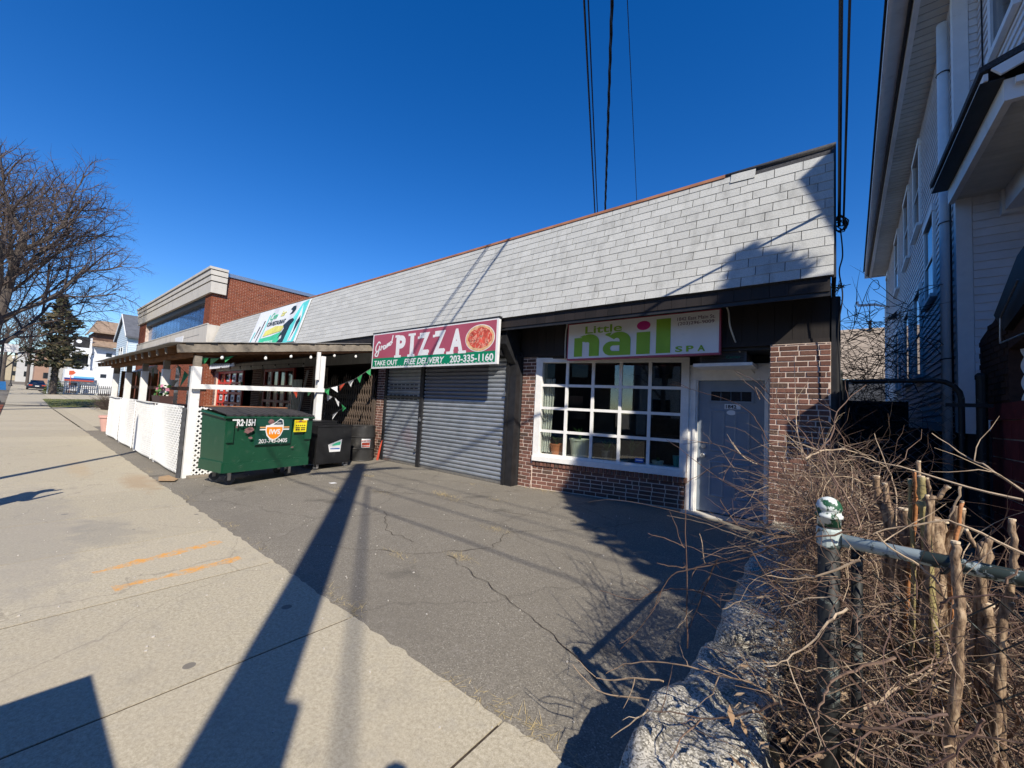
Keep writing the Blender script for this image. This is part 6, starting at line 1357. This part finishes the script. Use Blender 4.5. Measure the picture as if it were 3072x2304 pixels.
def evergreen(name, label, base, h, prof, seed, n_=5000, leaf=.12, mt='needle', trunk=.18, cat='tree', group=None, lobe=.5):
    r = random.Random(seed); t = thing(name, label, cat, group); base = Vector(base); b = MB(); b.tube([base, base+Vector((0, 0, h*.92))], [trunk, .02], 8); b.build('trunk', M['bark'], t); f = MB()
    for k in range(n_):
        s_ = r.random(); R0 = prof(s_); a = r.uniform(0, 2*pi); lob = 1+lobe*noise.noise(Vector((cos(a)*2, sin(a)*2, s_*7+seed))); q = (r.random()**.45)*R0*lob; c = base+Vector((q*cos(a), q*sin(a), s_*h-.15*q)); u = Vector((r.uniform(-1, 1), r.uniform(-1, 1), r.uniform(-.6, .6))).normalized(); v_ = u.cross(Vector((cos(a), sin(a), .4))).normalized(); z_ = leaf*r.uniform(.5, 1.3); f.r = r.random()
        f.poly([c+u*z_, c+v_*z_*.4, c-u*z_, c-v_*z_*.4])
    f.build('crown', M[mt], t); return t
def leafmat(name, stops):
    t = NT(name); cc = t.ramp(t.piece(), stops); t.set(cc, .7, 0, .2); return t.m
M['needle'] = leafmat('evergreen_needles', [(0, (.02,.025,.014)), (.5, (.04,.042,.02)), (1, (.11,.085,.04))]); M['cedar'] = leafmat('cedar_leaf', [(0, (.05,.07,.015)), (1, (.13,.15,.04))])
# the arborvitae outside the frame that shades the nail shop front
evergreen('arborvitae', 'tall slim arborvitae in the front yard right of the sidewalk', (4.40, 2.07, 0), 9.15, lambda s: .34 if s < .9 else max(.05, .34*(1-(s-.9)/.1)), 5, 3500, .16, lobe=.25, group='arborvitae in the front yard')
evergreen('arborvitae', 'shorter broad arborvitae beside the tall slim one', (3.97, 1.45, 0), 8.5, lambda s: .98 if s < .6 else max(.05, .98*(1-((s-.6)/.4)**2)), 6, 6500, .18, lobe=.2, group='arborvitae in the front yard')
bare_tree('street_tree', 'large bare street tree with a leaning trunk at the left edge', (-36.5, -1.5, 0), 15.0, .56, 11, .30, lean=(-.12, .12), levels=6, twigs=1.0, group='bare trees along the street')
bare_tree('street_tree', 'bare street tree just beyond the big one, its twigs reaching over the walk', (-40.5, -2.3, 0), 13.0, .66, 12, .22, lean=(0, .2), levels=6, twigs=.8, group='bare trees along the street')
bare_tree('street_tree', 'slender bare tree in front of the porch house', (-66, -2.2, .3), 12, .55, 14, .2, levels=5, group='bare trees along the street', twigs=.8)
bare_tree('street_tree', 'bare tree half way to the distant lamp', (-88, -1.0, .6), 12, .6, 15, .22, levels=5, group='bare trees along the street', twigs=.8)
bare_tree('street_tree', 'far bare tree at the end of the walk', (-120, 1.5, 1.1), 13, .6, 16, .25, levels=5, group='bare trees along the street', twigs=.8)
bare_tree('street_tree', 'bare tree outside the picture whose twigs shade the far walk', (-17.5, -5.5-8, 0), 11, .55, 17, .22, levels=5, group='bare trees along the street', twigs=.8)
evergreen('spruce', 'dark ragged evergreen tree standing behind the bare street trees', (-72, 2.9, .4), 12.0, lambda s: .0 if s < .3 else (1.9+1.1*sin(s*31)*sin(s*13+1))*(1-((s-.3)/.7)**2.2)+.15, 8, 3000, .34, trunk=.35)
evergreen('cedar_shrub', 'small cone shaped green cedar beside the pipe fence', (-78, 3.25, .5), 2.4, lambda s: .9*(1-s**1.5)+.05, 9, 1600, .12, 'cedar', .05, 'shrub')
# bare rounded hedge by the lattice
hb = MB(); r = random.Random(4)
for k in range(900):
    a = r.uniform(0, 2*pi); hb.r = r.random(); p = Vector((-38.5+r.gauss(0, .5), 4.6+r.gauss(0, .35), .1)); d = Vector((cos(a)*.8, sin(a)*.8, r.uniform(.2, 1.3))); hb.tube(walk(r, p, d, r.uniform(.7, 1.5), 4, .2, 0), [.012, .01, .008, .006, .003], 3, cap=False)
tag(hb.build('bare_bush', M['barkbud'], None), 'round leafless brown bush beyond the patio lattice', 'bush')
tb_ = MB()
for k in range(600):
    a = r.uniform(0, 2*pi); tb_.r = r.random(); p = Vector((r.uniform(.2, 1.1), 9.5+r.uniform(-1.5, 3), r.uniform(.3, 3.6))); d = Vector((cos(a)*.8, sin(a)*.8, r.uniform(-.4, 1.0))); tb_.tube(walk(r, p, d, r.uniform(.5, 1.3), 5, .35, -.05), [.006, .006, .005, .004, .003, .001], 3, cap=False)
tag(tb_.build('vine_thicket', M['barkbud'], None), 'thicket of bare vines filling the alley behind the gate', 'vine')
cable('vine_cane', 'lone curling vine tip against the sky in the alley gap', [(.25, 8.5, 3.0), (.42, 8.5, 3.6), (.52, 8.5, 3.9), (.60, 8.5, 3.95), (.62, 8.5, 3.82), (.55, 8.5, 3.8)], .005, 'barkbud', cat='vine')
hedge = MB(); hedge.box(-.2, 1.4, 12.6, 12.8, 0, 2.2); tag(hedge.build('alley_fence', M['brownboard'], None), 'low brown board fence closing the alley', 'fence')
bh = thing('back_building', 'low building with a tan shingle roof seen through the alley gap', 'building')
b = MB(); b.prism([(-6, 34, 4.6), (10, 34, 4.6), (10, 42, 9.3), (-6, 42, 9.3)], (0, .05, .1)); b.build('roof', simple('tan_shingle_roof', (.30,.24,.18), .95, .2, 3, .3), bh); B('wall', M['darkgrey'], bh, (-6, 10, 34.2, 42, 0, 4.6)); b = MB(); b.tube([(2.5, 41.5, 8.8), (2.5, 41.5, 9.9)], .1, 8); b.build('vent_pipe', M['black'], bh)
# ================================================================ far street
ln = sheet('lawn', -43.2, -58, 1.75, 9, .02, M['grass'], 16, 10)
gsb = MB(); r = random.Random(2)
for k in range(7000):
    x, y = r.uniform(-58, -43.2), r.uniform(1.8, 8.5); z = rise(x, y)+.02; a = r.uniform(0, 6.28); L = r.uniform(.03, .08); gsb.r = r.random(); gsb.poly([(x-.012*sin(a), y+.012*cos(a), z), (x+.012*sin(a), y-.012*cos(a), z), (x+.03*cos(a), y+.03*sin(a), z+L)])
gsb.build('grass_blades', leafmat('grass_blade', [(0, (.07,.10,.02)), (.6, (.14,.16,.04)), (1, (.25,.20,.09))]), None, kind='stuff')
sheet('cross_drive', -58, -72, 2.2, 9, .01, M['concrete'], 10, 4)
ff = thing('pipe_yard_fence', 'galvanised pipe and mesh yard fence beyond the strip of lawn', 'fence')
FX = -74
for y in (2.55, 3.9, 5.0, 6.75): b = MB(); b.tube([(FX, y, .5), (FX, y, 2.15)], .06, 8); b.build('post', M['fascia_white'], ff)
for z in (2.0, 1.25, .62): b = MB(); b.tube([(FX, 2.5, z), (FX, 6.8, z)], .045, 8); b.build('rail', M['fascia_white'], ff)
mesh_link(wall_mat((FX, 2.5, .62), (0, 1)), 4.2, 1.35, .15, .008, par=ff)
pf = thing('picket_fence', 'black picket fence behind the pipe fence', 'fence')
for k in range(34): B('picket', M['black'], pf, (-80, -79.96, 3.2+k*.2, 3.28+k*.2, .55, 1.75))
B('fence_rail', M['black'], pf, (-80.05, -80, 3.2, 10, 1.4, 1.46))
ph_ = thing('porch_house', 'white house with stacked open porches and a tan roof beyond the trees', 'house')
wh = simple('white_clapboard', (.70,.71,.72), .7, .05, 3, .05); tan = simple('tan_roof', (.28,.20,.14), .95, .2, 2, .2)
B('wall', wh, ph_, (-112, -96, 7.6, 20, .8, 8.3))
b = MB(); b.prism([(-96.3, 7.3, 10.7), (-101, 8.2, 13.1), (-101, 19, 13.1), (-96.3, 20, 10.7)], (0, 0, .25)); b.prism([(-96.3, 7.3, 10.7), (-101, 8.2, 13.1), (-106, 7.3, 10.7)], (0, 0, .2)); b.build('roof', tan, ph_)
b = MB(); b.prism([(-94.9, 7.5, 8.3), (-97.2, 7.5, 9.3), (-97.2, 20, 9.3), (-94.9, 20, 8.3)], (0, 0, .2)); b.build('lower_roof', tan, ph_)
B('upper_wall', simple('brown_shake', (.12,.07,.05), .95, .3, 4, .3), ph_, (-105, -97.1, 7.7, 19.5, 9.0, 10.8))
pc = B('porch', wh, ph_, (-98, -95.5, 5.2, 7.6, 3.6, 4.9), (-98, -95.5, 5.2, 7.6, 6.9, 7.9), (-98, -95.5, 5.2, 7.6, .8, 1.6)); 
for y in (5.3, 7.4): 
    B('porch_post', wh, ph_, (-95.7, -95.5, y-.12, y+.12, 4.9, 6.9)); B('porch_post', wh, ph_, (-95.7, -95.5, y-.12, y+.12, 1.6, 3.6)); B('porch_post', wh, ph_, (-95.7, -95.5, y-.12, y+.12, 7.9, 9.6))
for q in (1.6, 4.9, 7.9): B('porch_opening', M['dark'], ph_, (-97.9, -97.0, 5.4, 7.5, q, q+1.9))
for y, z in ((9.3, 6.8), (10.4, 6.8), (8.9, 3.2), (10.6, 3.2)): B('window', M['glass_dark'], ph_, (-96, -95.95, y, y+.7, z, z+.6))
b = MB(); b.lathe((0,0,0), [(.02, 0), (.22, .05), (.32, .10), (.32, .12), (.2, .06)], 14); o = b.build('satellite_dish', wh, None); o.matrix_world = Matrix.Translation((-95.2, 6.0, 8.8)) @ Matrix.Rotation(1.2, 4, 'Y'); tag(o, 'white satellite dish on the upper porch of the white house', 'satellite dish')
st_ = thing('store_awning', 'long low white store canopy striped light blue, navy and red behind the fence', 'awning')
B('canopy', wh, st_, (-90, -86, 4.4, 7.4, 2.2, 4.0), (-93, -86.5, 6.2, 11, .6, 2.6)); B('stripe', simple('sky_blue_sign', (.12,.40,.70), .5, .05, 4, 0), st_, (-85.99, -85.9, 5.3, 7.35, 2.75, 3.0)); B('stripe', simple('navy_sign', (.02,.04,.22), .5, .05, 4, 0), st_, (-85.99, -85.9, 4.4, 7.35, 2.55, 2.74)); B('stripe', M['flag_red'], st_, (-85.99, -85.9, 4.4, 7.35, 2.3, 2.46))
rs = MB(); rs.prism([(-84, 4.7, 3.1), (-84, 5.1, 3.15), (-84, 5.35, 3.45), (-84, 5.1, 3.75), (-84, 4.7, 3.7)], (.05, 0, 0)); rs.tube([(-83.97, 4.9, .6), (-83.97, 4.9, 3.1)], .04, 6); tag(rs.build('arrow_sign', simple('orange_red_sign', (.55,.10,.04), .5, .05, 4, 0), None), 'orange red arrow shaped sign above the striped canopy', 'sign')
bhs = thing('blue_house', 'pale blue clapboard gabled house with a grey roof beside the brick office', 'house')
pb = simple('pale_blue_siding', (.50,.60,.68), .7, .05, 3, .05)
b = MB(); b.prism([(-82.3, 9, .3), (-73.3, 9, .3), (-73.3, 9, 8.7), (-77.8, 9, 11.7), (-82.3, 9, 8.7)], (0, 14, 0)); b.build('wall', pb, bhs)
b = MB()
for k in range(36):
    z = .6+k*.3; hw = 4.5 if z < 8.7 else 4.5*(11.7-z)/3
    if hw > .2: b.prism([(-77.8-hw, 8.99, z), (-77.8-hw, 8.95, z), (-77.8-hw, 8.985, z+.29)], (2*hw, 0, 0))
for k in range(28): z = .5+k*.3; b.prism([(-73.29, 9, z), (-73.25, 9, z), (-73.285, 9, z+.29)], (0, 14, 0))
b.build('siding_board', pb, bhs, kind='stuff')
b = MB(); b.prism([(-82.9, 8.7, 8.35), (-77.8, 8.7, 11.8), (-72.7, 8.7, 8.35), (-72.7, 8.7, 8.55), (-77.8, 8.7, 12.05), (-82.9, 8.7, 8.55)], (0, 15, 0)); b.build('roof', simple('grey_roof', (.10,.105,.12), .95, .2, 2, .2), bhs)
b = MB(); b.beam((-82.9, 8.66, 8.45), (-77.8, 8.66, 11.92), .06, .3); b.beam((-77.8, 8.66, 11.92), (-72.7, 8.66, 8.45), .06, .3); b.box(-73.4, -73.2, 8.93, 9.0, .4, 8.6); b.build('rake_board', M['white'], bhs)
for x in (-79.2, -77.2): f = B('window', M['white'], bhs, (x-.1, x+1.0, 8.9, 8.96, 5.4, 7.3)); B('pane', M['glass_dark'], f, (x, x+.9, 8.88, 8.895, 5.5, 7.2))
f = B('window', M['white'], bhs, (-73.26, -73.2, 10.2, 11.2, 5.6, 7.2)); B('pane', M['glass_dark'], f, (-73.19, -73.17, 10.3, 11.1, 5.7, 7.1))
# cars
def car(label, x, y, z, paint, rot=0, group=None):
    t = thing('parked_car', label, 'car', group); Mx = Matrix.Translation((x, y, z)) @ Matrix.Rotation(rot, 4, 'Z')
    def pb_(name, mt, secs, smooth=False):
        b = MB(); b.M = Mx; rings = []
        for sx, prof in secs: rings.append([b.vert((sx, py, pz)) for py, pz in prof])
        n_ = len(rings[0])
        for A, C in zip(rings, rings[1:]):
            for j in range(n_): b.face((A[j], A[(j+1)%n_], C[(j+1)%n_], C[j]))
        b.face(rings[0][::-1]); b.face(rings[-1]); return b.build(name, mt, t, smooth=False)
    def sec(w_, z0, z1, k=.12): return [(-w_, z0+k), (-w_+.06, z0), (w_-.06, z0), (w_, z0+k), (w_+.02, (z0+z1)/2), (w_-.06, z1), (-w_+.06, z1), (-w_-.02, (z0+z1)/2)]
    pb_('body', paint, [(2.25, sec(.78, .35, .72)), (2.1, sec(.86, .25, .85)), (1.2, sec(.9, .2, .92)), (-1.2, sec(.9, .2, .95)), (-2.0, sec(.88, .22, .98)), (-2.3, sec(.8, .35, .88))])
    pb_('cabin', M['glass_dark'], [(1.15, sec(.78, .88, .92, .01)), (.35, sec(.68, .9, 1.38, .1)), (-1.0, sec(.68, .92, 1.42, .1)), (-1.75, sec(.76, .92, .98, .02))])
    pb_('roof', paint, [(.4, sec(.62, 1.37, 1.42, .01)), (-.95, sec(.62, 1.4, 1.45, .01))])
    for wx in (1.4, -1.35):
        for wy in (-.86, .86): b = MB(); b.M = Mx; b.tube([(wx, wy-.1, .32), (wx, wy+.1, .32)], .32, 16); o = b.build('wheel', M['black'], t); b = MB(); b.M = Mx; b.tube([(wx, wy-.105, .32), (wx, wy+.105, .32)], .19, 10); b.build('rim', M['chrome'], o)
    for wy in (-.62, .62): b = MB(); b.M = Mx; b.box(2.12, 2.27, wy-.18, wy+.18, .6, .76); b.build('tail_light', M['flag_red'], t)
    b = MB(); b.M = Mx; b.box(2.24, 2.30, -.2, .2, .5, .62); b.build('number_plate', M['white'], t); return t
carp = lambda n, c: simple(n, c, .25, .05, 3, 0, spec=.6)
car('dark navy sedan parked on the drive beside the distant walk', -92.5, 2.1, .72, carp('navy_car_paint', (.012,.018,.035)))
car('blue car parked at the kerb by the near lamp post', -88, -3.1, .55, carp('blue_car_paint', (.02,.07,.20)), group='cars parked along the far kerb')
car('black car parked behind the blue car at the kerb', -97, -3.1, .68, carp('black_car_paint', (.012,.012,.014)), group='cars parked along the far kerb')
car('silver car far down the kerb line', -112, -3.1, .9, carp('silver_car_paint', (.35,.36,.38)), group='cars parked along the far kerb')
bb = MB(); bb.prism([(-84.4, -1.35, .6), (-83.6, -1.35, .6), (-83.5, -1.45, 1.7), (-84.5, -1.45, 1.7)], (0, .75, 0)); tag(bb.build('recycling_bin', simple('bin_blue', (.02,.13,.35), .5, .1, 5, 0), None), 'blue recycling bin by the kerb near the distant lamps', 'bin')
# far houses closing the street
r = random.Random(17); hc = [(.40,.38,.34), (.35,.22,.16), (.5,.5,.48), (.42,.36,.25), (.30,.30,.32)]
for k, (x, y, w_, d_, h) in enumerate(((-150, 5, 16, 14, 7), (-175, 3, 14, 14, 8), (-205, 0, 20, 18, 8), (-235, -8, 20, 20, 8), (-150, -26, 14, 12, 8), (-180, -28, 16, 12, 7))):
    z = rise(x, 0); t = thing('distant_house', ['cream house front closing the far end of the walk', 'brown house behind the cream one', 'long grey building far down the street', 'tan building at the vanishing point', 'grey house across the far street', 'pale house across the street, farthest along'][k], 'house', 'distant houses down the street'); m_ = simple('far_wall', hc[k % 5], .8, .05, 1, 0)
    B('wall', m_, t, (x, x+w_, y, y+d_, z-2, z+h)); b = MB(); b.prism([(x-.5, y-.5, z+h), (x+w_+.5, y-.5, z+h), (x+w_+.5, y+d_/2, z+h+3), (x-.5, y+d_/2, z+h+3)], (0, .3, .2)); b.prism([(x-.5, y+d_/2, z+h+3), (x+w_+.5, y+d_/2, z+h+3), (x+w_+.5, y+d_+.5, z+h), (x-.5, y+d_+.5, z+h)], (0, 0, .2)); b.build('roof', tan, t)
    for q in range(3):
        for l_ in range(2): B('window', M['glass_dark'], t, (x+w_, x+w_+.06, y+1.5+q*(d_-3)/3, y+2.6+q*(d_-3)/3, z+1.2+3*l_, z+2.7+3*l_))
# buildings and trees across the street, seen only as reflections
r = random.Random(40)
for k, (x0, x1, h, c) in enumerate(((-34, -24, 6.5, 'brick_red'), (-21, -12, 8.5, 'siding'), (-9.5, -3, 6.8, 'brick_dark'), (-1, 8, 8, 'concrete_band'), (11, 22, 7, 'siding'))):
    t = thing('street_building', ['red brick block across the street', 'pale clapboard block across the street', 'dark brick shop across the street', 'stone faced block across the street', 'clapboard house across the street, farthest right'][k], 'building', 'buildings across the street'); B('wall', M[c], t, (x0, x1, -28, -17, 0, h))
    x = x0+1
    while x < x1-1.5:
        for z in (1.0, 4.2): B('window', M['glass_dark'], t, (x, x+1.2, -17, -16.95, z, z+1.7))
        x += 2.3
for k in range(3): bare_tree('yard_tree', ['bare tree across the street left of the dark brick shop', 'bare tree across the street beside the stone block', 'bare tree across the street far right'][k], (-10.7+11.3*k, -16, 0), 11, .55, 60+k, .2, levels=4, group='bare trees across the street')
# pedestrian just outside the left edge, photographing with raised arms, whose shadow falls on the walk
def skin_person(name, label, joints, edges, rad_, mt):
    me = bpy.data.meshes.new('body'); me.from_pydata([Vector(j) for j in joints], edges, []); me.update(); o = bpy.data.objects.new(name, me); col.objects.link(o)
    sm = o.modifiers.new('skin', 'SKIN'); 
    for v, q in zip(me.skin_vertices[0].data, rad_): v.radius = (q, q)
    me.skin_vertices[0].data[0].use_root = True
    ss = o.modifiers.new('sub', 'SUBSURF'); ss.levels = 1; ss.render_levels = 1; me.materials.append(mt); return tag(o, label, 'person')
px, py = -7.62, -.72
J = [(0,0,.95),(0,.0,1.15),(0,0,1.38),(0,.02,1.50),(0,.03,1.62),(0,.03,1.74),(-.18,0,1.42),(-.26,.10,1.22),(-.12,.30,1.50),(.18,0,1.42),(.26,.10,1.22),(.10,.30,1.50),(-.10,0,.88),(-.13,.02,.5),(-.15,0,.08),(-.15,.14,.05),(.10,0,.88),(.15,.06,.5),(.2,.0,.08),(.2,.14,.05)]
J = [(px+x, py+y, z) for x, y, z in J]
E_ = [(0,1),(1,2),(2,3),(3,4),(4,5),(2,6),(6,7),(7,8),(2,9),(9,10),(10,11),(0,12),(12,13),(13,14),(14,15),(0,16),(16,17),(17,18),(18,19)]
RD = [.15,.15,.17,.06,.09,.08,.07,.045,.03,.07,.045,.03,.1,.065,.045,.03,.1,.065,.045,.03]
skin_person('person', 'person in dark clothes standing at the kerb with raised hands', J, E_, RD, simple('dark_clothes', (.03,.03,.04), .9, .2, 8, 0))
# photographer, only the head shadow shows
PJ = [(x-px+.21, y-py-.03, z) for x, y, z in J]
for k_, q_ in ((6, (.05, -.05, 1.38)), (7, (.02, -.1, 1.15)), (8, (.1, -.05, 1.2)), (10, (.45, -.05, 1.2)), (11, (.34, -.02, 1.25))): PJ[k_] = q_
skin_person('person', 'photographer standing behind the camera on the sidewalk', PJ, E_, RD, M['darkgrey'])
